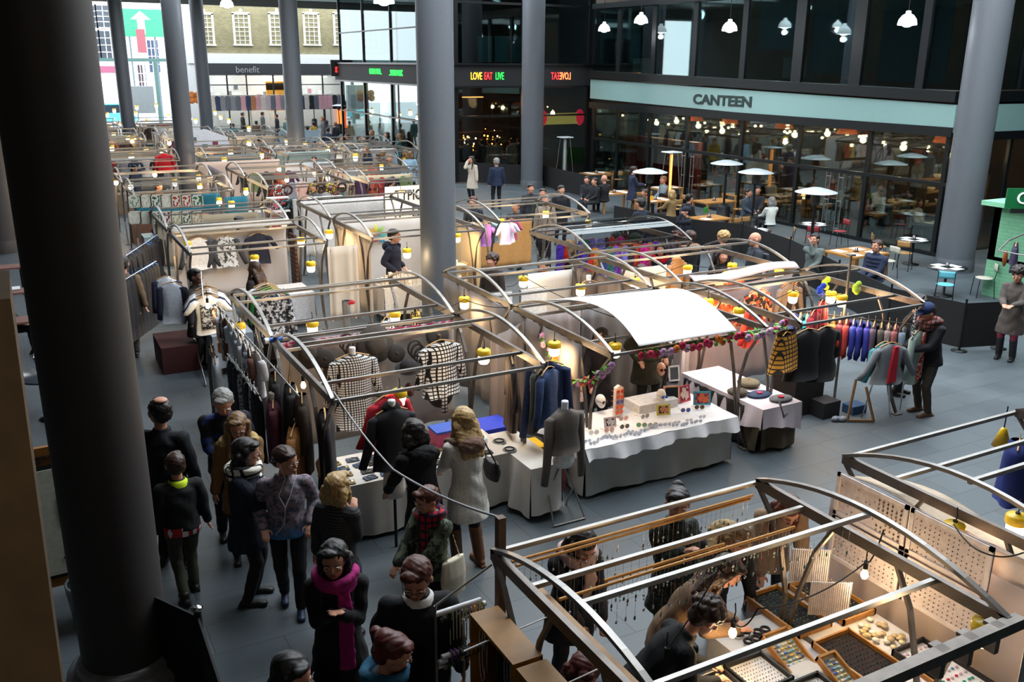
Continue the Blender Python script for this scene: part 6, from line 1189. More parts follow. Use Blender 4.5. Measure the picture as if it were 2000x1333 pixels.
lamp(1432,1225,'bare glowing bulb beside the hand holding a ring',1.45,6,'bulb'); lamp(1302,1282,'bare glowing bulb in front of the bending stallholder in black',1.35,6,'bulb'); lamp(1690,1112,'bare glowing bulb hanging in front of the lower left earring board',1.5,6,'bulb')
lamp(1863,1036,'yellow-capped lamp hanging before the upper right earring board',1.95,9,s=1.1); lamp(1924,1228,'yellow-capped lamp at the near right corner of the jewellery stall',1.95,7); lamp(1985,1020,'yellow-capped lamp cut by the right edge of the picture',1.9,8)
t = thing('wet_floor_sign','yellow plastic funnel-shaped hood hanging at the upper right of the earring boards','lamp hood',tuple(P(1958,855,1.75))); MB().lathe([(.1,-.1),(.11,-.11),(.04,.1),(.03,.12),(0,.13)],n=14).build('hood',CAPY,t); MB().cyl((0,0,.12),(0,0,.4),.008,n=5).build('cord',BLACK,t); t.name = 'lamp_hood'
garment(tuple(P(1992,860,1.9)),rad(30),'royal blue fringed shawl hanging at the right edge',M('#142a72'),'dress',w=.5,L=.75,sleeve=0,depth=.15,name='hanging_shawl',cat='shawl')
cable([P(1302,1270,1.5),(4.6,4.9,2.2),(4.35,4.63,2.38)],'black lamp cable down to the bulb by the black jumper',.05); cable([P(1432,1215,1.55),P(1480,1190,2.1),P(1690,1100,1.75),(5.95,4.5,2.3)],'black lamp cable looping across the jewellery stall',.1)
cable([P(1863,1025,2.1),P(1920,1080,2.15),P(1999,1080,2.0)],'black lamp cable drooping to the right edge',.04)
# ================================================================== tables and chairs by the restaurant
OAK = M('#a8763c', .45, 0, .2, 5); PAPER = M('#e2e6ea', .6, 0, 0); BFR = M('#14161a', .45, .4); PLY = M('#a07a48', .5, 0, .15, 8)
def chair(x, y, rz, label=None, seat=PLY, proto={}, s=1.12):
    k = seat.name
    if k in proto: return dup(proto[k], (x,y,0), rz, label)
    t = thing('cafe_chair', label, 'chair', (x,y,0), rz); proto[k] = t
    MB().lathe([(0,.46*s),(.2*s,.46*s),(.21*s,.475*s),(.19*s,.485*s),(0,.485*s)],n=14,sx=1,sy=.95).build('seat', seat, t)
    mb = MB(); mb.grid(lambda u,v: ((u-.5)*.38*s, -.19*s-.05*math.cos((u-.5)*2.6), (.66+.17*v)*s), 8, 3, thick=.015); mb.build('backrest', seat, t)
    for sx_ in (-1,1):
        mb = MB(); mb.tube([(sx_*.2*s,.19*s,0),(sx_*.18*s,.16*s,.46*s)],.011,6); mb.build('leg', BFR, t)
        mb = MB(); mb.tube([(sx_*.2*s,-.22*s,0),(sx_*.18*s,-.17*s,.46*s),(sx_*.18*s,-.22*s,.83*s)],.011,6); mb.build('leg', BFR, t)
    return t
def menu(x, y, z, n, label, r=.3, c=PAPER, group=None, w=.34, d=.24, rz=0):
    for i in range(n):
        a = rz+i*2*math.pi/n+.0; mb = MB(); mb.box((0,0,.003),(w,d,.004)); tag(mb.build('paper_menu', c, loc=(x+r*math.cos(a), y+r*math.sin(a), z+.001*i), rz=a+math.pi/2), label if group or n == 1 else ('right-hand','far','left-hand','near')[i]+' '+label, 'menu', group)
def cruet(x, y, z, label, c='#8f979c'):
    t = thing('condiment_stand', label, 'condiments', (x,y,z)); MB().box((0,0,.01),(.16,.1,.02)).build('tray', BLACK, t)
    for dx, h, cc in ((-.04,.14,c),(.0,.11,'#d9d9dc'),(.045,.13,'#6a2420')): MB().lathe([(0,.02),(.022,.02),(.022,h*.7),(.01,h*.85),(.01,h),(0,h)],(dx,0,0),n=10).build('bottle', M(cc,.3), t)
def rtable(px_, py_, label, n=4, r=.52, chairs=(), z=.8):
    q = P(px_, py_, z); t = thing('round_table', label, 'table', (q.x,q.y,0)); MB().lathe([(0,z-.03),(r,z-.03),(r,z),(0,z)],n=30).build('tabletop', M('#1e2226',.3), t)
    MB().lathe([(0,0),(.25,0),(.25,.02),(.04,.05),(.035,z-.03)],n=18).build('pedestal', BFR, t)
    menu(q.x,q.y,z+.002,n,'white sheet on the '+label, r=r*.55); cruet(q.x,q.y,z,'small bottles in the middle of the '+label)
    for a, sm, lb in chairs: chair(q.x+1.0*math.cos(a), q.y+1.0*math.sin(a), a+math.pi/2, lb+' at the '+label, sm)
    return q
def wtable(px_, py_, w, d, label, rz=0, chairs=(), z=.8, papers=4, m=OAK, cr=True):
    q = P(px_, py_, z); t = thing('wooden_table', label, 'table', (q.x,q.y,0), rz); MB().box((0,0,z-.025),(w,d,.05)).build('tabletop', m, t)
    for i in (-1,1):
        for j in (-1,1): MB().box((i*(w/2-.06),j*(d/2-.06),(z-.05)/2),(.08,.08,z-.05)).build('leg', m, t)
    for i in range(papers):
        mb = MB(); mb.box((0,0,.003),(.3,.4,.004)); tag(mb.build('paper_menu', PAPER, loc=(q.x+(-.25+.5*(i%2))*w,q.y+(-.25+.5*(i//2))*d,z+.001), rz=rz), ('near left','near right','far left','far right')[i]+' sheet on the '+label, 'menu')
    if cr: cruet(q.x,q.y,z,'small bottles on the '+label)
    for dx, dy, a, sm, lb in chairs: chair(q.x+dx, q.y+dy, a, lb+' at the '+label, sm)
    return q
CYN, RED, CRM = M('#5fb0c0',.5), M('#8a2a30',.5), M('#b9b6a8',.5)
rtable(1850,522,'round black table by the green kiosk',4,chairs=((-2.5,CYN,'turquoise-seated chair'),(-.6,CRM,'cream-seated chair')))
rtable(1785,468,'round table in front of the big grey column',4,chairs=((-2.7,PLY,'plywood chair'),(-1.0,CRM,'cream chair'),(2.4,PLY,'second plywood chair')))
rtable(1590,438,'round table under the nearest umbrella heater',4,chairs=((-2.4,RED,'red-seated chair'),(-.3,RED,'other red-seated chair')))
rtable(1476,449,'round table left of the nearest umbrella heater',4,chairs=((-.7,PLY,'plywood chair'),))
wtable(1672,492,1.5,1.15,'square oak table beside the man in the padded navy jacket',chairs=((.9,-.4,1.4,CRM,'cream chair'),))
wtable(1385,425,1.3,.95,'oak table with a green menu card',chairs=((.35,-.85,.1,PLY,'left plywood chair'),(.8,-.8,-.1,PLY,'right plywood chair')),papers=1)
q = wtable(1280,390,1.4,1.0,'oak table with white papers before the man in dark blue',chairs=((1.1,-.2,1.5,PLY,'plywood chair'),(.3,-.9,0,PLY,'second plywood chair')))
wtable(1395,392,1.5,1.0,'bare oak table behind the tan-coated diner',papers=0,chairs=((.6,-.8,0,PLY,'plywood chair'),)); wtable(1450,378,1.5,.9,'long table with white papers under the middle heaters'); wtable(1525,390,1.9,.9,'long table of the person in white',chairs=((-.2,-.9,0,PLY,'left chair'),(.5,-.9,0,PLY,'middle chair'),(1.1,-.9,0,PLY,'right chair')))
wtable(1165,338,1.5,.9,'far oak table with green bottles near the glass heater',chairs=((0,-.8,0,PLY,'plywood chair'),(.8,-.8,0,PLY,'second plywood chair'))); wtable(1200,376,1.7,.95,'oak table of the bald diner in black',chairs=((.4,-.9,0,PLY,'plywood chair'),(.95,-.9,0,PLY,'second plywood chair')))
wtable(1300,366,1.4,.8,'small table behind the seated diners',papers=3); wtable(1365,355,1.5,.8,'table with a yellow card and lit desk lamp',papers=3); wtable(1215,318,1.4,.8,'farthest table by the restaurant glass with a desk lamp',papers=2)
wtable(1000,272,3.2,1.0,'long blond wooden table outside the slogan building',papers=0,m=M('#a8875e',.5),cr=False)
for i,(x,y) in enumerate(((893,285),(920,288),(970,285),(1017,290),(893,300),(962,303),(990,295),(940,292))): q = P(x,y,.8); mb = MB(); mb.lathe([(0,.0),(.04,0),(.05,.16),(0,.16)],n=8); tag(mb.build('table_light', M('#d9e0b9', emis=.5), loc=tuple(q)), 'small pale cup light on a dark table by the slogan building', 'candle', 'cup lights by the slogan building'); t = thing('dark_table','low dark table with a cup light by the slogan building','table',(q.x,q.y,0),group='dark tables by the slogan building'); MB().box((0,0,.77),(.9,.8,.04)).build('tabletop',M('#22262a'),t); MB().cyl((0,0,0),(0,0,.76),.05).build('pedestal',BFR,t)
# desk lamps, cards
for x,y,lb in ((1354,343,'small lit desk lamp by the yellow card'),(1192,307,'small lit desk lamp at the far table'),(1569,378,'small lit lamp left of the nearest heater')):
    q = P(x,y,1.2); t = thing('desk_lamp',lb,'lamp',(q.x,q.y,.8)); MB().lathe([(.09,.3),(.03,.45),(0,.46)],n=14).build('shade',M('#f0b070',emis=3,var=0),t); MB().cyl((.0,0,0),(.0,0,.32),.012).build('stem',BLACK,t); light(t,(0,0,.22),5)
for x,y,c,lb in ((1362,355,'#e0a01c','yellow card on a far restaurant table'),(1378,411,'#2a8a3a','green menu card standing on the oak table'),(1272,388,'#d99a1c','yellow napkin box on the oak table with white papers'),(1466,370,'#3a6ab0','blue number sign on a stick by the middle heater'),(1185,330,'#5ab08a','green bottle group on the far oak table')): q = P(x,y,.9); box((q.x,q.y,.805),(.16,.06,.2),c,'table_card',lb,'card')
# heaters
ALU = M('#b9c2c8',.35,.3,.02)
def heater(px_, py_, label, hz=2.5, R=.62, proto=[]):
    q = P(px_, py_, hz)
    if proto: return dup(proto[0],(q.x,q.y,0),label=label)
    t = thing('patio_heater',label,'heater',(q.x,q.y,0)); proto.append(t)
    MB().lathe([(R,hz-.12),(R*.98,hz-.105),(R*.6,hz-.03),(R*.55,hz-.025),(R*.25,hz+.02),(0,hz+.03)],n=36).build('reflector',ALU,t)
    MB().lathe([(.12,hz-.5),(.15,hz-.3),(.1,hz-.16),(.12,hz-.12)],n=16).build('burner',M('#4a4a4c',.4,.6),t); MB().cyl((0,0,.7),(0,0,hz-.45),.045,n=12).build('pole',BFR,t)
    MB().lathe([(0,0),(.3,0),(.3,.08),(.26,.1),(.26,.72),(.2,.82),(.05,.85)],n=24).build('gas_housing',BFR,t); return t
for x,y,lb in ((1595,368,'umbrella patio heater nearest the viewer, over the round table'),(1477,331,'umbrella patio heater in the middle, left of the nearest'),(1420,314,'umbrella patio heater at the back right of the middle tables'),(1270,330,'umbrella patio heater in front of the man in dark blue')): heater(x,y,lb)
for x,y,lb in ((712,213,'far umbrella heater left of the middle column, left one'),(764,220,'far umbrella heater left of the middle column, right one'),(612,197,'far umbrella heater beside the column, left one'),(634,199,'far umbrella heater beside the column, second'),(661,204,'far umbrella heater in front of the doorway')): heater(x,y,lb)
for i,(x,y,lb) in enumerate(((1312,297,'tall glass pyramid heater with a glowing tube'),(1104,268,'tall glass pyramid heater beside the far grey column'))):
    q = P(x,y,2.6); t = thing('pyramid_heater',lb,'heater',(q.x,q.y,0)); 
    mb = MB(); mb.box((0,0,2.6),(.62,.62,.04),taper=.9); mb.build('top_plate',ALU,t)
    for a in (-1,1):
        for b in (-1,1): mb = MB(); mb.cyl((a*.3,b*.3,.9),(a*.17,b*.17,2.58),.014,n=6); mb.build('corner_rod',STEEL,t)
    mb = MB(); mb.box((0,0,.45),(.66,.66,.9),taper=.9); mb.build('base',BFR,t); MB().cyl((0,0,.9),(0,0,2.5),.06,n=12).build('glass_tube',M('#ff9a4a',emis=1.6,var=0) if i == 0 else M('#9aa6a8',.1),t)
# black barrier
BAR = M('#0b0c0f',.8); 
def barrier(pts, label, z=1.12):
    for k,(a,b) in enumerate(zip(pts[:-1],pts[1:])):
        a, b = Vector(a), Vector(b); t = thing('barrier_panel', label % (k+1) if '%' in label else label, 'barrier', (a.x,a.y,0)); mb = MB(); d = b-a
        mb.bar((.0,.0,z*.52),(d.x,d.y,z*.52),.02,z*.9); mb.build('canvas', BAR, t); mb = MB(); mb.cyl((0,0,0),(0,0,z+.06),.025,n=8); mb.lathe([(0,0),(.17,0),(.17,.015),(0,.03)],n=16); mb.build('post', CHROME if k%2 else BFR, t)
bp = [P(1960,578,1.1).to_2d()]
bp = [(P(x,y,1.12).x,P(x,y,1.12).y,0) for x,y in ((1966,586),(1888,590),(1742,560),(1640,512),(1545,466),(1452,436),(1330,425),(1200,400))]
nm = ('beside the woman in the grey-brown coat','nearest to the green kiosk','in front of the round black table','by the square oak table','behind the bald man with glasses','behind the curly blonde head','behind the man in dark blue')
for k in range(len(bp)-1): barrier([bp[k],bp[k+1]],'black canvas barrier panel '+nm[k])
bq = [(P(x,y,1.12).x,P(x,y,1.12).y,0) for x,y in ((1165,345),(1060,322),(960,318),(880,315))]
for k,l in enumerate(('beside the glass heater','in front of the far grey column','behind the two people standing by it')): barrier([bq[k],bq[k+1]],'far black canvas barrier panel '+l)
bq = [(P(x,y,1.12).x,P(x,y,1.12).y,0) for x,y in ((1060,296),(960,296),(878,298))]
for k,l in enumerate(('below the blond table, right','below the blond table, left')): barrier([bq[k],bq[k+1]],'farthest black canvas barrier panel '+l)
# diners
person((P(1715,478,1.6).x,P(1715,478,1.6).y),-175,'man in a padded navy jacket sitting by the square oak table',H=1.75,legs='sit',seat=.62,top=('puffer','#18243e'),hair=('short','brown'),hl='lap',hr='lap',leg='#15161a')
person((P(1592,466,1.5).x,P(1592,466,1.5).y),200,'man in a grey-green jumper holding his hand to his mouth',H=1.72,legs='sit',seat=.55,top=('jumper','#5c6664'),hair=('short','dark'),hr='mouth',hl='lap')
person((P(1342,415,1.4).x,P(1342,415,1.4).y),160,'seated person in navy with a dark cap and raised hand',H=1.7,legs='sit',seat=.5,top=('coat','#131826'),hat=('cap','#141a2a'),hair=('short','black'),hl='face',near=0)
person((P(1508,392,1.4).x,P(1508,392,1.4).y),75,'person in a white coat with pale hair seated with back to the view',H=1.62,legs='sit',seat=.5,top=('jumper','#d6dbd4'),hair=('bob','grey'),hl='table',hr='table',near=0,female=True)
person((P(1313,378,1.4).x,P(1313,378,1.4).y),100,'blonde diner in a tan coat at the oak table',H=1.62,legs='sit',seat=.5,top=('coat','#8a7048'),hair=('bob','blonde'),hl='table',hr='table',near=0,female=True)
person((P(1181,352,1.4).x,P(1181,352,1.4).y),90,'bald diner in black seen from behind',H=1.75,legs='sit',seat=.5,top=('coat','#0f1013'),hair=('none','grey'),hl='table',hr='table',near=0)
person((P(1236,342,1.7).x,P(1236,342,1.7).y),-20,'waiter in a navy top and brown apron writing an order',H=1.7,top=('jumper','#1c2440'),leg='#4a3a2c',hair=('short','dark'),hl='front',hr='front',near=0)
for i,(x,y,c,l,h) in enumerate(((1460,377,'#3a4654','dark-haired diner in a blue-grey jacket by the middle heater','dark'),(1480,372,'#26262c','diner in black across from the one in white','black'),(1262,378,'#4a423c','diner in a brown jacket leaning over the oak table','brown'),(1345,388,'#20242c','diner in dark clothes at the table with the yellow card','black'),(1297,352,'#7a8a94','diner in pale blue half hidden by the glass heater','fair'),(1640,382,'#4a5450','diner in a grey-green jumper inside the glass by the tall handles','grey'),(1147,352,'#1c2026','small dark diner at the far oak table','dark'),(1163,355,'#15161a','diner in black facing the far oak table','black'))):
    q = P(x,y,1.4); person((q.x,q.y),RND.uniform(0,360),l,H=1.68,legs='sit',seat=.5,top=('jumper',c),hair=('short',h),hl='lap',hr='lap',near=0)
# inside the restaurant: lamps, tables, diners, shelves
for i in range(26):
    y = 20.3+i*.76; x = FX+1.2+2.6*((i*7)%5)/5; t = thing('restaurant_pendant','small warm pendant lamp glowing inside the restaurant','lamp',(x,y,3.3+.3*((i*3)%4)/4),group='pendants inside the restaurant')
    MB().ell((0,0,0),.055,8,6).build('globe',M('#ffd9a0',emis=9,var=0),t); MB().cyl((0,0,.05),(0,0,4.24-t.location.z),.008,n=4).build('cord',BLACK,t)
    if i%3 == 0: light(t,(0,0,-.15),55,.12,(1,.62,.34))
for i,y in enumerate((22.0,26.5,30.0,33.5,36)):
    mb = MB(); mb.lathe([(.42,0),(.4,.02),(.3,.28),(.28,.28)],n=20); mb.cyl((0,0,.28),(0,0,.8),.012,mi=1); tag(mb.build('drum_shade',[M('#c9571c',emis=.55,var=0),BLACK],loc=(FX+3.2,y,3.4)),'orange lampshade inside the restaurant, number %s from the big column' % ('one','two','three','four','five')[i],'lampshade')
for i in range(16):
    x = FX+1.3+(i%2)*2.2; y = 20.6+i*1.2; t = thing('restaurant_table','set table inside the restaurant','table',(x,y,.04),group='tables inside the restaurant'); MB().box((0,0,.76),(.9,.8,.04)).build('tabletop',OAK if i%3 else M('#3a3a3e'),t); MB().cyl((0,0,0),(0,0,.75),.05).build('pedestal',BFR,t); menu(x,y,.85,2,'white sheet on a table inside the restaurant',.2,group='sheets on the indoor tables')
    if i%2 == 0 or i in (3,7,11): person((x+.1,y-.75),90,'diner in %s seen through the restaurant glass' % ('a blue shirt','dark clothes','a grey top','a brown jumper')[(i//2)%4],H=1.68,z0=.04,legs='sit',seat=.48,top=('jumper',('#4a6aa0','#1c1c22','#5a5a60','#5a3a2a')[(i//2)%4]),hair=('short',RND.choice(['dark','brown','black'])),hl='lap',hr='lap',near=0,group='diners inside the restaurant')
    if i%3 != 1: person((x+.1,y+.8),-90,'diner in %s facing out behind the restaurant glass' % ('a white shirt','black','a rust top')[i%3],H=1.68,z0=.04,legs='sit',seat=.48,top=('jumper',('#b9b9bc','#141418','#8a4a2a')[i%3]),hair=('bob',RND.choice(['dark','brown','fair'])),hl='lap',hr='lap',near=0,group='diners inside the restaurant')
t = thing('counter_shelf','lit shelf of pale bowls seen through the glass right of the big column','shelf',(29.6,21.5,0)); 
for z in (1.3,1.75,2.2): MB().box((0,0,z),(3.4,.4,.04)).build('shelf_board',M('#8a6a40'),t)
for sx_ in (-1.7,1.7): MB().box((sx_,0,1.1),(.05,.4,2.25)).build('shelf_side',M('#5a4228'),t)
light(t,(0,-.5,2.4),60,.3,(1,.7,.36))
for i in range(12): mb = MB(); mb.lathe([(0,0),(.06,0),(.16,.14),(.15,.14),(.05,.02)],n=14); tag(mb.build('bowl',M('#e6dcc0',.5),loc=(28.1+.27*i,21.5,1.32+.45*(i%3))),'pale bowl on the lit shelf right of the big column','bowl','bowls on the lit shelf')
# inside the slogan building: bar lights
for i in range(46):
    x = 20.7+RND.random()*4.6; z = RND.choice([1.2,1.5,1.9,2.3]); mb = MB(); mb.ell((0,0,0),RND.uniform(.03,.07),6,5); mb.cyl((0,0,-.02),(0,0,-.06),.02,mi=1); tag(mb.build('bar_light',[M(RND.choice(['#ff9a3c','#ffb45a','#ffe0b0']),emis=5,var=0),BLACK],loc=(x,BY+RND.uniform(3,6.8),z)),'tiny warm light glowing inside the slogan building','light','bar lights inside the slogan building')
for z in (1.1,1.8,2.2): 
    mb = MB(); mb.box((0,0,0),(4.8,.35,.05)); tag(mb.build('bar_counter',M('#4a2c16'),loc=(23.0,BY+5,z)),'dark bar shelf inside the slogan building, %s' % {1.1:'lowest',1.8:'middle',2.2:'highest'}[z],'shelf')
t = thing('bar_glow','low warm ceiling light over the bar in the slogan building','lamp',(23,BY+4,4.2)); MB().box((0,0,0),(1.2,.3,.05)).build('fitting',M('#ffb060',emis=2,var=0),t); light(t,(0,0,-.3),130,.3,(1,.5,.25))
for i in range(9): person((20.8+i*.62,BY+2.2+.3*(i%3)),RND.uniform(60,120),'drinker at the bar of the slogan building',H=1.65,legs='stand',top=('coat',RND.choice(['#2a2022','#3a2420','#7a7a7e','#1a1a1e'])),hair=('short','dark'),near=0,group='drinkers in the slogan building')
q = DY(1098,232,BY+.6); mb = MB(); mb.box((0,0,0),(2.2,.1,.6)); mb.ell((-1.2,0,.05),(.3,.1,.45),mi=1); mb.ell((1.2,0,.05),(.3,.1,.45),mi=1); tag(mb.build('neon_strip',[M('#c9b86a',emis=.35,var=.3),M('#e0284a',emis=.6,var=0)],loc=(q.x,BY+.7,q.z)),'yellowish glowing panel with pink ends behind the glass right of the slogan column','panel')
mb = MB(); mb.box((0,0,0),(2.0,.5,.9)); q = P(1130,300,.5); tag(mb.build('planter',M('#1f6a2c',.6,0,.3),loc=(q.x,q.y,.45)),'bright green box behind the glass heater','box')
# pendant lamps of the hall
for i,(x,y,d_) in enumerate(((1772,45,27),(1425,57,33),(1252,42,36),(443,10,38),(750,2,24),(1180,58,42))):
    v = ray(x,y); k = d_/float(v@_F); q = Vector((v[0]*k,v[1]*k,CAMZ+v[2]*k)); t = thing('hall_pendant','white glowing dome pendant lamp '+('at the upper right over the restaurant','over the restaurant sign lettering','at the left end of the upper glass','in front of the brick building','half cut by the top edge left of the middle column','small, above the left end of the pale fascia')[i],'lamp',q)
    MB().lathe([(.27,-.06),(.28,-.04),(.25,.1),(.16,.22),(.08,.26),(.07,.34),(0,.35)],n=24).build('dome',M('#f4f6fa',.4,emis=1.1,var=0),t); MB().ell((0,0,-.02),(.16,.16,.1),12,8).build('bulb',M('#ffffff',emis=12,var=0),t); MB().cyl((0,0,.34),(0,0,10.5-q.z),.012,n=5).build('cord',BLACK,t); light(t,(0,0,-.25),30,.1,(.95,.97,1))
# green kiosk
GRK = MBRICK('#6fa886','#68a07e','#5f9674',.3,.1,.008,name='green painted brick'); KX, KY = P(1893,562,0).x-.0, P(1893,562,0).y
KX = 22.9; KY = 15.3
t = thing('kiosk','green painted brick kiosk with a serving window at the right edge','kiosk',(KX,KY,0))
MB().box((1.6,-.9,.55),(3.2,1.8,1.1)).build('wall_base',GRK,t); MB().box((.18,-.9,1.75),(.36,1.8,1.5)).build('wall_corner',GRK,t); MB().box((1.6,-.1,1.75),(3.2,.2,1.5)).build('wall_rear',GRK,t); MB().box((1.6,-.95,2.52),(3.7,2.4,.12)).build('roof',M('#7fbf9a',.6),t); MB().box((1.2,-1.85,1.12),(1.7,.25,.08)).build('window_sill',M('#3f8a5c'),t)
MB().box((1.7,-1.78,1.8),(2.4,.02,1.3)).build('serving_window',GLASS,t); MB().box((1.2,-1.8,1.8),(.03,.04,1.3)).build('window_bar',STEEL,t)
sg = thing('kiosk_sign','dark green sign board with white letters CA on the kiosk roof','sign',tuple(P(1985,388,2.9))); sg.rotation_euler=(0,0,rad(-30)); MB().box((.5,0,0),(1.5,.05,.5)).build('board',M('#0f6a3a',.5),sg); text('lettering','CA',.42,M('#e8f0ea',var=0,emis=.2),sg,(-.02,-.04,0),align='LEFT',sx=1.1); MB().box((.5,0,-.3),(1.2,.04,.12)).build('bracket',BLACK,sg)
garment(tuple(P(1985,475,1.95)),rad(30),'dark purple top on a wooden hanger at the right edge',M('#2c2440'),'tee',w=.4,L=.5); mb = MB(); mb.tube([P(1950,490,2.0),P(1970,470,2.15),P(2005,455,2.25)],.02,6); mb.tube([P(1950,490,2.0),P(2005,500,2.0)],.015,6); tag(mb.build('frame_end',STEEL),'curved frame end of a stall cut by the right edge','frame')
mb = MB(); mb.ell((0,0,0),(.07,.05,.2)); o = mb.build('leather_pouch',M('#8a4a24',.5),loc=tuple(P(1963,505,1.7))); tag(o,'brown leather pouch hanging at the right edge above the woman in grey-brown','pouch')
# ================================================================== left side behind the foreground column
for i,(x,y,lb,c) in enumerate(((22,520,'upper reddish-brown table top left of the foreground column','#7a5248'),(30,568,'middle reddish-brown table with a white menu left of the column','#7a5248'),(60,622,'lower reddish-brown table partly hidden by the column','#7a5248'))):
    q = P(x,y,.8); t = thing('cafe_table',lb,'table',(q.x,q.y,0)); MB().box((-.3,0,.78),(1.3,.55,.04)).build('tabletop',M(c,.5),t); [MB().cyl((s_,0,0),(s_,0,.76),.03).build('leg',BFR,t) for s_ in (-.8,.2)]
q = P(28,562,.82); menu(q.x,q.y,.805,1,'white menu lying on the middle left-hand table',0)
q = P(95,730,.82); t = thing('round_table','round dark table with a white cup left of the foreground column','table',(q.x,q.y,0)); MB().lathe([(0,.78),(.5,.78),(.52,.8),(.5,.82),(0,.82)],n=34).build('tabletop',M('#3a4046',.3),t); MB().lathe([(0,0),(.26,0),(.24,.03),(.05,.06),(.045,.78)],n=20).build('pedestal',BFR,t)
q2 = P(72,705,.85); t = thing('metal_cup','small steel cup holding a folded card on the round dark table','cup',(q2.x,q2.y,.82)); MB().lathe([(0,0),(.05,0),(.055,.1),(.05,.1),(.045,.01)],n=16).build('cup',CHROME,t); MB().box((0,0,.12),(.08,.01,.1)).build('card',WHITE,t)
q3 = P(78,722,.83); box((q3.x,q3.y,.82),(.12,.08,.16),'#17181a','table_block','black number block with a cream disc on the round dark table','block')
chair(q.x+.35,q.y-.7,2.6,'dark metal chair partly hidden behind the foreground column',BLACK); chair(q.x+.75,q.y-.1,1.4,'second dark chair by the round dark table',BLACK)
# burger sign board
mb = MB(); q = P(120,1030,.9); 
t = thing('menu_board','tall wooden framed menu board with pale poster and burger lettering','sign',(-.33,9.85,1.02),rad(2)); t.location = (P(60,1125,.3).x+.55,P(60,1125,.3).y,.98)
MB().box((0,0,0),(1.0,.06,1.75)).build('frame_board',M('#8a5a20',.5,0,.2,8),t); MB().box((0,-.035,-.05),(.84,.02,1.42)).build('black_rim',BLACK,t); MB().box((0,-.05,-.05),(.76,.02,1.32)).build('poster',M('#c9cdbd',.4),t); MB().box((.08,-.065,.08),(.5,.012,.34)).build('black_label',M('#0e0e10'),t)
LC = M('#cfd0c9',var=0); text('lettering','gourmet',.13,M('#2c1a0c'),t,(-.1,-.04,.76),bold=.003); text('lettering','H',.13,LC,t,(.1,-.075,.14),bold=.004); text('lettering','CON',.13,LC,t,(.04,-.075,.01),bold=.004,sx=1.1); text('lettering','Burg',.16,M('#b3202c',var=0),t,(.05,-.065,-.26),bold=.002); text('lettering','original burgers',.06,M('#4a4e4a',var=0),t,(0,-.065,-.5))
for s_ in (-1,1): MB().box((s_*.42,.02,-.95),(.06,.3,.26)).build('foot',M('#5a3a18'),t)
# black barrier and post beside the column base
a, b = P(385,1190,1.15), P(300,1030,1.15)
t = thing('barrier_panel','black canvas barrier with a steel-topped post in front of the foreground column','barrier',(a.x,a.y,0)); d = Vector((.25,10.6,0))-Vector((a.x,a.y,0)); MB().bar((0,0,.56),(-.55,.95,.56),.02,1.02).build('canvas',BAR,t); MB().bar((0,0,.56),(-.02,-2.2,.56),.02,1.02).build('canvas',BAR,t); MB().cyl((0,0,0),(0,0,1.14),.035,n=14).build('post',BFR,t); MB().lathe([(0,1.14),(.05,1.14),(.055,1.16),(.03,1.18),(0,1.18)],n=18).build('post_cap',CHROME,t)
mb = MB(); mb.lathe([(0,0),(.2,0),(.25,.5),(.22,.5)],n=24); q = P(150,1140,.5); tag(mb.build('waste_bin',M('#7a8288',.4,.3),loc=(q.x+.12,q.y,0)),'grey round bin partly hidden behind the foreground column','bin')
person(at(20,610,1.1),0,'x') if False else None
# ================================================================== T-shirt stall and its neighbours
WC = M('#cfcccf',.9,0,.03,3)
curtain(3.0,22.85,5.75,22.85,.4,2.02,WC,'white cloth wall with three shirts on hangers',4,.03); mb = MB(); mb.grid(lambda u,v:(2.95+2.9*u,22.85+.8*(v-.5)*1.0,2.16+.05*math.sin(math.pi*v)),16,4,thick=.02); tag(mb.build('top_cloth',M('#b9b4ac')),'grey-white cloth laid over the top of the T-shirt stall wall','cloth')
for x,lb,m_,bd in ((383,'white raglan shirt with dark grey sleeves on the white cloth wall',[M('#d6d6da'),M('#3a3d44')],.62),(437,'black and white printed top with dark sleeves on the white cloth wall',[MP('print','#c9ccd0','#2a2d33',14),M('#3a3d44')],.62),(502,'navy T-shirt on the white cloth wall',[M('#191c30'),M('#191c30')],.3)):
    q = DY(x,447,22.7); garment((q.x,22.62,1.95),0,lb,m_,'tee',w=.52,L=.78,sleeve=bd,spread=.2,depth=.05)
rail((1.55,20.2,2.02),(2.7,23.0,2.02),'clothes rail of black coats left of the T-shirt stall'); rail((1.6,19.6,1.75),(2.4,21.2,1.75),'front rail of long black dresses left of the T-shirt stall')
for i in range(16): garment((1.6+.07*i,20.35+.17*i,2.0),rad(62+RND.uniform(-8,8)),'black coat on a dark rail left of the T-shirt stall',M(RND.choice(['#0c0c10','#141318','#1a1a24'])),'coat',w=.52,L=1.25,sleeve=.6,spread=.06,depth=.06,simple=True,hang=M(RND.choice(['#2a6ab8','#3a7ac0','#7a2a44'])),group='black coats left of the T-shirt stall')
for i in range(10): garment((1.62+.08*i,19.7+.15*i,1.73),rad(60+RND.uniform(-8,8)),'long black dress on a blue hanger in front of the black coats',M(RND.choice(['#0c0c10','#101016','#0f1420'])),'dress',w=.46,L=1.3,sleeve=0,depth=.06,simple=True,hang=M('#2f74c4'),group='long black dresses on blue hangers')
garment((1.45,21.6,1.98),rad(30),'black top with silver chain trim at the outer end of the coat rail',MP('tile','#0f0f14','#9aa4b0',40),'jacket',w=.5,L=.8)
box((2.35,19.0,0),(.7,1.2,.55),M('#3a1014',.9),'cloth_covered_box','dark red cloth-covered box under the black dresses','box')
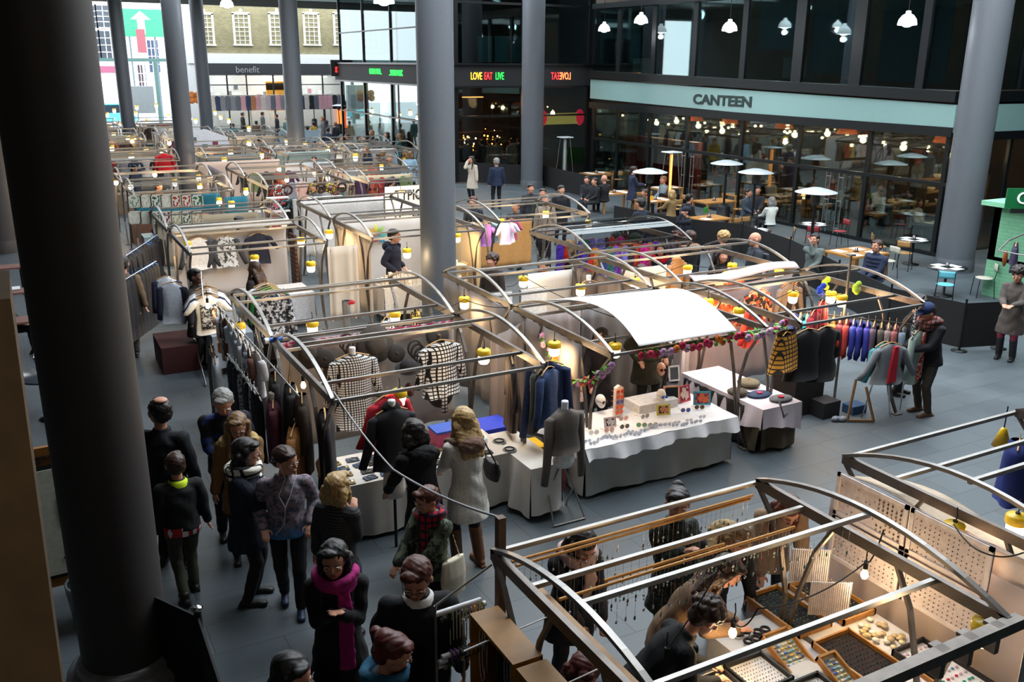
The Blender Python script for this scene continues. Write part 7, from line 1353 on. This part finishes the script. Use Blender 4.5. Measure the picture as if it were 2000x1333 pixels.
for i,(x,c) in enumerate(((322,'#d9dce4'),(331,'#c9ccd6'))): q = DY(x,520,19.4-i*.6); garment((q.x,q.y,1.78-.0*i),rad(-20),'white long-sleeved shirt with navy raglan sleeves, %s of the two by the coat rail' % ('rear','front')[i],[M(c),M('#22243a')],'tee',w=.46,L=.85,sleeve=.65,spread=.05)
tablething(2.95,17.9,3.65,19.6,.8,'narrow table with a pale cloth at the front of the T-shirt stall'); drape(2.9,17.85,3.7,19.65,.82,.15,M('#7e8690'),'grey cloth on the narrow table of the T-shirt stall')
for i in range(4): mb = MB(); mb.box((0,0,.01),(.3,.26,.02)); tag(mb.build('printed_card',MP('tile','#e6e9ee','#4a5260',16),loc=(3.25,18.1+.36*i,.825)),'printed white sheet on the narrow table of the T-shirt stall','sheet','printed sheets on the narrow table')
mb = MB(); mb.cyl((2.75,19.75,.8),(2.62,17.3,.03),.02); tag(mb.build('leaning_pole',CHROME),'pale pole slanting down to the paving at the T-shirt stall','pole')
tablething(4.3,20.6,5.7,21.6,.8,'inner table of the T-shirt stall'); drape(4.25,20.55,5.75,21.65,.82,.2,M('#b9bcc4'),'pale cloth on the inner table of the T-shirt stall')
mb = MB(); mb.box((5.8,22.4,1.1),(.06,.5,1.6)); tag(mb.build('striped_post',MP('stripe','#5a3a34','#2a1d1c',9)),'red-brown chequered post at the right end of the white T-shirt wall','post')
# cream stall
CR = M('#d2c3b2',.9,0,.04,3)
curtain(7.0,20.0,7.0,22.7,.15,2.02,CR,'cream curtain on the left side of the stall with the young stallholder',7,.04); curtain(7.05,22.75,9.8,22.75,.15,2.05,M('#d8d2cc',.9,0,.03,3),'white banner wall with coloured petals behind the young stallholder',4,.03)
curtain(DY(640,500,19.85).x,19.85,DY(700,500,19.85).x,19.85,.25,2.0,M('#cdbfae',.9,0,.03,3),'cream curtain hanging at the front left of the cream stall',3,.04); curtain(7.05,26.1,9.6,26.1,.5,2.15,M('#e6e0da'),'white cloth wall in the bay behind the petals banner',3,.03)
curtain(9.86,20.0,9.86,22.7,.15,2.0,M('#d8c19a',.9,0,.04,3),'warm cream cloth wall right of the middle column',5,.03)
t = thing('petal_logo','faint logo of yellow green blue and pink petals on the white banner','emblem',(DY(735,440,22.65).x,22.66,1.62))
for k,c in enumerate(('#d9a84a','#d9cf5a','#9ac06a','#6ab8b0','#5a9ab8')): a = rad(140-k*45); mb = MB(); mb.loft([((0,0,-.12),.01,.004,None),((0,0,0),.075,.005,None),((0,0,.14),.02,.004,None)],12); o = mb.build('petal',M(c),t); o.location = (.17*math.cos(a),0,.17*math.sin(a)); o.rotation_euler = (0,math.pi/2-a,0)
tablething(7.3,19.95,8.35,20.9,.85,'table of pale goods in front of the young stallholder'); drape(7.25,19.9,8.4,20.95,.87,.2,M('#ddd2c4'),'cream cloth on the table in front of the young stallholder')
for i in range(26): box((7.35+.1*(i%10),20.0+.27*(i//10),.88),(.08,.08,RND.uniform(.06,.3)),RND.choice(['#efe6d6','#e6d2b4','#f2ece4','#d9c4a4','#e9dcc8']),'soap_block','small cream-coloured block on the table of the young stallholder','box',group='cream blocks on the stallholder table')
MBX = MB(); MBX.cyl((0,0,0),(0,0,.12),.03,n=8); tag(MBX.build('candle_jar',M('#b3242c'),loc=(8.1,20.1,.88)),'small red jar by the young stallholder','jar'); tag(MB().lathe([(0,0),(.1,0),(.14,.05),(.0,.06)],n=12).build('pink_bowl',M('#d93a6a'),loc=(8.0,22.6,1.5)),'pink dish on the banner shelf','dish')
t = thing('display_shelf','white open shelf of cream goods right of the middle column','shelf',(9.35,20.6,0)); [MB().box((0,0,z),(.7,.35,.03)).build('shelf_board',M('#e0d0b4'),t) for z in (.3,.7,1.1)]; [MB().box((sx_,0,.58),(.03,.35,1.15)).build('shelf_side',M('#c9a87a'),t) for sx_ in (-.35,.35)]
for i in range(12): box((9.1+.1*(i%5),20.5,(.315,.715,1.115)[i%3]),(.08,.08,.14),RND.choice(['#f0e2c4','#e0c08a','#f4ead6']),'soap_block','cream box on the open shelf right of the middle column','box',group='cream boxes on the open shelf')
# bright scarves stall
mb = MB(); mb.grid(lambda u,v: (10.72+2.7*u,16.35+2.6*v,2.15+.33*4*v*(1-v)+.01),8,10); cs = mb.build('clear_sheet',glassm('clear sheet','#b9bbc0',.0)); tag(cs,'clear plastic sheet stretched over the bright scarves stall','plastic sheet')
SC = [('#4a2f9a','deep violet'),('#7a5ab0','lilac'),('#a8685a','dusty rose'),('#3a4a86','denim blue'),('#b03a2a','brick red'),('#c2301c','scarlet'),('#7a74c0','lavender blue'),('#4a2a9a','royal purple'),('#2f6a5a','sea green'),('#b82a7a','magenta'),('#c9863a','amber'),('#3a2a34','dark plum')]
for i in range(22):
    c, nmx = SC[(i*5)%12]; k = i//12; garment((10.95+.19*(i%12),17.0+1.0*k+.05*(i%3),2.0),rad(RND.uniform(-20,20)),'%s patterned scarf hanging in the clear-roofed stall, %s row' % (nmx,'front' if k==0 else 'back'),MP('tile',c,'#'+''.join('%02x'%min(255,int(int(c[j:j+2],16)*1.35)) for j in (1,3,5)),22),'dress',w=.26,L=RND.uniform(.7,1.1),sleeve=0,depth=.04,simple=True,name='hanging_scarf',cat='scarf')
for i,(c,nmx) in enumerate((('#9aa4ac','grey and white'),('#c9d2cc','pale grey'),('#b82a1c','red'),('#c9301c','bright red'),('#d9461c','orange-red'),('#a81c24','crimson'),('#2a3ab0','cobalt blue'),('#5a2a8a','purple'),('#c97a9a','pink'),('#c9501c','burnt orange'),('#1f8a8a','teal'),('#8a2a5a','berry'))): garment((13.35+.02*i,19.2-.19*i,1.98),rad(35),'%s scarf in the rack at the right end of the clear-roofed stall' % nmx,MP('tile',c,'#2a2a34',14),'dress',w=.34,L=.85,sleeve=0,depth=.05,simple=True,name='hanging_scarf',cat='scarf',hang=BLACK)
rail((13.3,19.4,2.0),(13.65,16.8,2.0),'black rail of scarves at the right end of the clear-roofed stall',m=BLACK)
tablething(10.9,16.6,13.0,17.4,.8,'table of folded scarves in the clear-roofed stall'); drape(10.85,16.55,13.05,17.45,.82,.1,M('#2a1f2a'),'dark plum cloth in the clear-roofed stall')
box((12.55,18.2,1.3),(.7,.1,.55),'#3a3a2c','framed_mirror','dark framed panel with a pale ledge in the clear-roofed stall','panel'); box((12.3,17.2,1.86),(.34,.12,.14),'#e08a4a','orange_box','orange box glowing beside the bulb in the clear-roofed stall','box')
curtain(10.8,23.5,13.3,23.5,.2,1.6,M('#b98a52',.9,0,.1),'tan cloth behind the bright scarves stall',5,.03)
for i in range(9): c = ['#5ab0b8','#d95a9a','#e6e2dc','#7a4a9a','#2f3a4a','#8ab8d0','#c9b4d9','#d9d9dc','#9a3a6a'][i]; garment((10.2+.2*i,21.6+.2*(i%3),1.9),rad(RND.uniform(-10,30)),'pale top hanging right of the middle column, %s' % ('turquoise','pink','white','purple','slate','sky blue','lilac','grey','berry')[i],M(c),'tee',w=.36,L=.6,sleeve=.2,simple=True)
# poster stall, teal sheet, rings display, banner
curtain(3.0,26.05,5.8,26.05,.6,1.95,M('#b9aa90',.9,0,.04,3),'tan cloth wall of framed prints behind the T-shirt stall',3,.02)
PRC = ['#8aa08a','#c9c9b4','#2f5f54','#d9d4c4','#a83a24','#b8402a','#2f6a4a','#cfd4c4','#d9dccf','#6a7a6a','#7a1f2a','#b9b07a','#4a6a4a','#c9a87a']
for i in range(14):
    q = DY(265+(i%7)*20,395+(i//7)*32,25.9); pframe((q.x,25.93,q.z-.15),.34,.34,'#d9d2c0',MP('tile',PRC[i],'#e6e2d4',20),'small %s framed print on the tan wall, %s row' % (['sage','cream','dark green','beige','rust red','orange red','forest green','pale grey','off-white','grey green','burgundy','olive yellow','moss green','sand'][i],('upper','lower')[i//7]),tilt=0)
tablething(3.0,23.6,5.6,24.6,.8,'long table of prints behind the T-shirt stall'); drape(2.95,23.55,5.65,24.65,.82,.3,M('#8a8274'),'brown-grey cloth on the long table of prints')
TE = M('#1f6f86',.85,0,.08,3)
curtain(DY(438,370,29.0).x,29.0,DY(482,370,29.0).x,29.0,.3,2.0,TE,'teal blue cloth hanging in the gap before the far stalls',1,.02); curtain(3.0,30.4,5.6,30.4,1.4,1.95,TE,'strip of teal cloth on the back beam of the far print stall',2,.02)
curtain(7.0,29.5,7.3,29.55,.6,1.8,M('#b85a6a'),'red and white striped scarf hanging by the rings display',2,.03)
curtain(7.1,28.0,10.0,28.0,.5,1.9,M('#141012',.9),'black cloth wall of the necklace rings stall',2,.02)
for i,(x,y) in enumerate(((545,371),(562,371),(612,368),(627,368),(645,368),(655,372),(668,366),(540,400),(556,400),(572,398))):
    q = DY(x,y,27.85); t = thing('neck_ring_stand',('white and black','red and dark','gold','brown','yellow','copper','black and gold','silver','pale blue','dark teal')[i]+' beaded ring necklace on the black display','necklace',(q.x,27.85,q.z)); mb = MB(); mb.tube([(.13*math.cos(a),0,.13*math.sin(a)) for a in [2*math.pi*k/16 for k in range(16)]],.035,6,closed=True); mb.build('ring',MP('tile',['#d9d9d4','#6a2420','#c9a03a','#5a3420','#d9b83a','#a8623a','#3a3020','#b9b9bc','#6a9ab0','#2a5a60'][i],'#17171a',34),t)
for x0,x1,y in ((520,562,378),(600,668,378),(530,565,404)): a, b = DY(x0,y,27.8), DY(x1,y,27.8); mb = MB(); mb.box(((a.x+b.x)/2,27.8,a.z-.15),(b.x-a.x,.22,.04)); tag(mb.build('display_ledge',WHITE),'white ledge under the ring necklaces, %s' % {520:'upper left',600:'upper right',530:'lower left'}[x0],'ledge')
mb = MB(); q = DY(575,385,27.6); mb.box((q.x,27.6,1.0),(.12,.1,2.0)); tag(mb.build('white_post',M('#b9bcbc')),'pale post beside the white ledges of ring necklaces','post')
a, b = DY(770,345,28.6), DY(855,345,28.6); t = thing('banner','white banner with black hand-painted letters left of the middle column','banner',((a.x+b.x)/2,28.6,1.45)); mb = MB(); mb.box((0,0,0),(b.x-a.x+.7,.03,1.25)); mb.build('cloth',WHITE,t)
text('lettering','TYPICAL',.5,BLACK,t,(-.1,-.03,.3),sx=.72,bold=.004); text('lettering','EAKS',.5,BLACK,t,(.25,-.03,-.28),sx=.8,bold=.004)
curtain(DY(378,300,40).x,39.9,DY(548,295,40).x-.1,39.9,.2,2.0,M('#d9bfae',.9,0,.02),'big plain peach-white cloth wall among the far stalls',1,.02); curtain(6.95,36.3,6.95,39.8,.3,1.9,M('#b0aab4'),'grey curtains left of the peach-white wall',6,.04)
curtain(DY(556,310,38).x,38,DY(650,300,38).x,38,.2,2.0,M('#c9c9cf'),'white-grey curtain wall right of the peach-white one',6,.05)
a = DY(585,266,52); mb = MB(); mb.box((a.x,52,a.z),(2.3,.06,.62)); mb.cyl((a.x-1,52,0),(a.x-1,52,a.z),.03,n=6); mb.cyl((a.x+1,52,0),(a.x+1,52,a.z),.03,n=6); tag(mb.build('blue_hoarding',M('#8fa8bc')),'pale blue-grey panel standing above the far stalls','panel')
a = DY(278,188,88); mb = MB(); mb.box((a.x,88,a.z-.3),(1.9,.6,2.3)); tag(mb.build('grey_cabinet',M('#9aa2a6')),'grey cabinet at the street end of the far stalls','cabinet')
a = DY(392,264,47.5); t = thing('gable_sign','white gable-shaped panel with four small coloured squares','panel',(a.x,47.2,a.z-.3)); MB().prism([(-1.1,-.6),(1.4,-.6),(1.2,.2),(.2,.6),(-1.1,.45)],-.03,.03).build('board',M('#c9ccd6'),t); [MB().box((x,-.04,z),(.26,.02,.26)).build('square',M(c),t) for x,z,c in ((-.4,.1,'#5a6268'),(.6,-.1,'#7a3a4a'),(.1,-.25,'#4a6a70'),(.75,-.35,'#8a8f98'))]
garment(tuple(DY(320,300,41)),0,'bright red garment hanging at the end of a far stall',M('#d0182a'),'jacket',w=.6,L=.8)
# generic goods of the distant stalls
BC = ['#b9a98c','#8a9a94','#c9b9a4','#6a4a3c','#a8a8a4','#7a6a5a','#c4b4a8','#5a6a70','#d0c8bc']
cnm = lambda i,j: '%s line, %s' % (cn[i], rn[j])
for (i, j, x0, x1, y0, y1) in FARST:
    c = BC[(i*3+j*5)%9]
    if not (i in (1,2) and j < 2): curtain(x0+.05,y1-.1,x1-.05,y1-.1,.6 if (i+j)%2 else 1.0,2.0,M(c,.9,0,.1,3),'cloth wall of a far stall, %s' % cnm(i,j),3,.04)
    zt = .82; t = thing('stall_table','stall table of goods, %s' % cnm(i,j),'table',((x0+x1)/2,y0+.55,0)); MB().box((0,0,.4),(x1-x0-.3,.8,.8)).build('covered_table',M(BC[(i+j*2)%9]),t)
    pal = RND.sample(['#8a2a24','#3a2a20','#c9a26a','#e6dccc','#2a3a5a','#6a7a4a','#b0563a','#8a8a90','#1a1a1e','#d9b0a4','#4a2a4a','#c9c9cc'],5); kk = RND.choice([0,1,2])
    for k in range(5 if j < 4 else 3):
        x = x0+.35+(x1-x0-.7)*(k+.5)/(5 if j < 4 else 3); cc = pal[k%5]; lb = '%s goods %s, %s' % ({0:'boxed',1:'hanging',2:'rounded'}[kk],('far left','left','centre','right','far right')[k],cnm(i,j))
        if kk == 0: box((x,y0+.55,.8),(.26,.3,RND.uniform(.12,.45)),cc,'goods_box',lb,'box')
        elif kk == 1: garment((x,y1-.4,1.95),rad(RND.uniform(-25,25)),lb,M(cc),'tee',w=.44,L=.75,sleeve=.3,simple=True,hanger=False)
        else: mb = MB(); mb.ell((0,0,.12),(.16,.14,.13),10,7); mb.ell((.0,0,.26),(.07,.07,.06),8,5); tag(mb.build('goods_bag',M(cc,.8,0,.4,14),loc=(x,y0+.5,.8)),lb,'bag')
    if (i*7+j*3)%4 != 0: person((x0+1+RND.random(),y0+1.6),RND.uniform(0,360),'stallholder %s in a far stall, %s' % (RND.choice(['in dark clothes','in a grey top','in a brown coat']),cnm(i,j)),H=RND.uniform(1.5,1.7),top=('coat',RND.choice(['#17181c','#5a5c60','#4a3426','#222a3a'])),hair=('short',RND.choice(['dark','black','brown'])),near=0)
# shop racks before the brick building
for k in range(34):
    x = 14.5+k*.42; c = RND.choice(['#1a1c24','#3a4a6a','#8a8f9a','#d9d4d0','#b8805a','#c9b9c4','#2a2a2e','#6a7280','#d9a8b4']); garment((x,80.7,3.28),0,'%s garment on the tall racks outside the far shop' % {'#1a1c24':'black','#3a4a6a':'denim blue','#8a8f9a':'grey','#d9d4d0':'off-white','#b8805a':'tan','#c9b9c4':'mauve','#2a2a2e':'charcoal','#6a7280':'slate','#d9a8b4':'pink'}[c],M(c),'dress',w=.6,L=1.2,sleeve=0,simple=True,hanger=False,group='garments on the tall racks outside the far shop')
mb = MB(); mb.cyl((14.3,80.7,3.3),(28.8,80.7,3.3),.04,n=6); [mb.cyl((x,80.7,0),(x,80.7,3.3),.04,n=6) for x in (14.3,18,21.5,25,28.8)]; tag(mb.build('tall_rack',STEEL),'tall long clothes rack outside the far shop','rack')
a = DY(374,188,78); mb = MB(); [mb.ell((.5*(k%3)-.5,.1*(k%2),.4*(k//3)),(.32,.25,.3),8,6) for k in range(6)]; o = mb.build('leather_bags',M('#b8743a',.45,0,.3,5),loc=(a.x,78,a.z-.3)); tag(o,'cluster of tan leather bags hanging beside the far column','bags')
# lamps of the middle and far stalls
ML = [(365,478,2.0,'in front of the white raglan shirt'),(497,505,1.8,'before the long-haired woman among the shirts'),(607,518,2.0,'above the green shirts'),(588,470,2.0,'left of the green shirts'),(643,455,2.0,'glowing on the cream curtain'),(452,398,2.1,'against the teal cloth'),(352,424,1.9,'low behind the T-shirt wall'),(795,492,1.9,'by the young stallholder'),(1066,418,2.0,'under the clear sheet roof'),(1150,436,2.0,'by the orange box under the clear sheet roof'),(978,433,2.0,'over the violet scarves'),(893,462,1.9,'on the warm cream wall right of the middle column')]
for x,y,z,lb in ML: lamp(x,y,'yellow-capped stall lamp '+lb,z,14)
FL = [(226,353),(255,361),(341,355),(390,362),(388,346),(302,338),(480,372),(560,348),(640,345),(614,336),(545,328),(745,325),(783,376),(428,392),(218,287),(256,303),(262,270),(285,292),(330,276),(353,298),(369,300),(390,303),(415,284),(450,296),(486,278),(512,300),(438,313),(560,275),(596,281),(640,291),(694,305),(222,263),(232,242),(258,273),(287,236),(267,209),(305,205),(265,221),(329,226),(370,219),(382,235),(372,230),(420,219),(431,228),(447,235),(486,250),(223,215),(209,223),(250,270),(317,295)]
proto = None
for n_,(x,y) in enumerate(FL):
    q = P(x,y,2.0)
    if q.y > 75: q = DY(x,y,74); 
    t = thing('stall_lamp','small glowing lamp of a far stall, %s' % ('row near the teal cloth' if y > 320 else 'among the middle distant rows' if y > 250 else 'among the farthest rows'),'lamp',q,0,'lamps of the far stalls %s' % ('near' if y > 320 else 'middle' if y > 250 else 'farthest'))
    k = 1.15 if y > 320 else 1.6; mb = MB(); mb.lathe([(.0,.075*k),(.07*k,.07*k),(.08*k,0)],n=10); mb.build('yellow_cap',CAPY,t); mb = MB(); mb.ell((0,0,-.06*k),(.07*k,.07*k,.08*k),10,7); mb.build('bulb',M('#ffe2b0',emis=10,var=0),t)
    mb = MB(); mb.cyl((0,0,.07*k),(0,0,.07*k+.12),.008,n=4); mb.build('cord',BLACK,t)
    if n_%2 == 0: light(t,(0,0,-.25),34 if y > 250 else 60,.1)
bake_all()
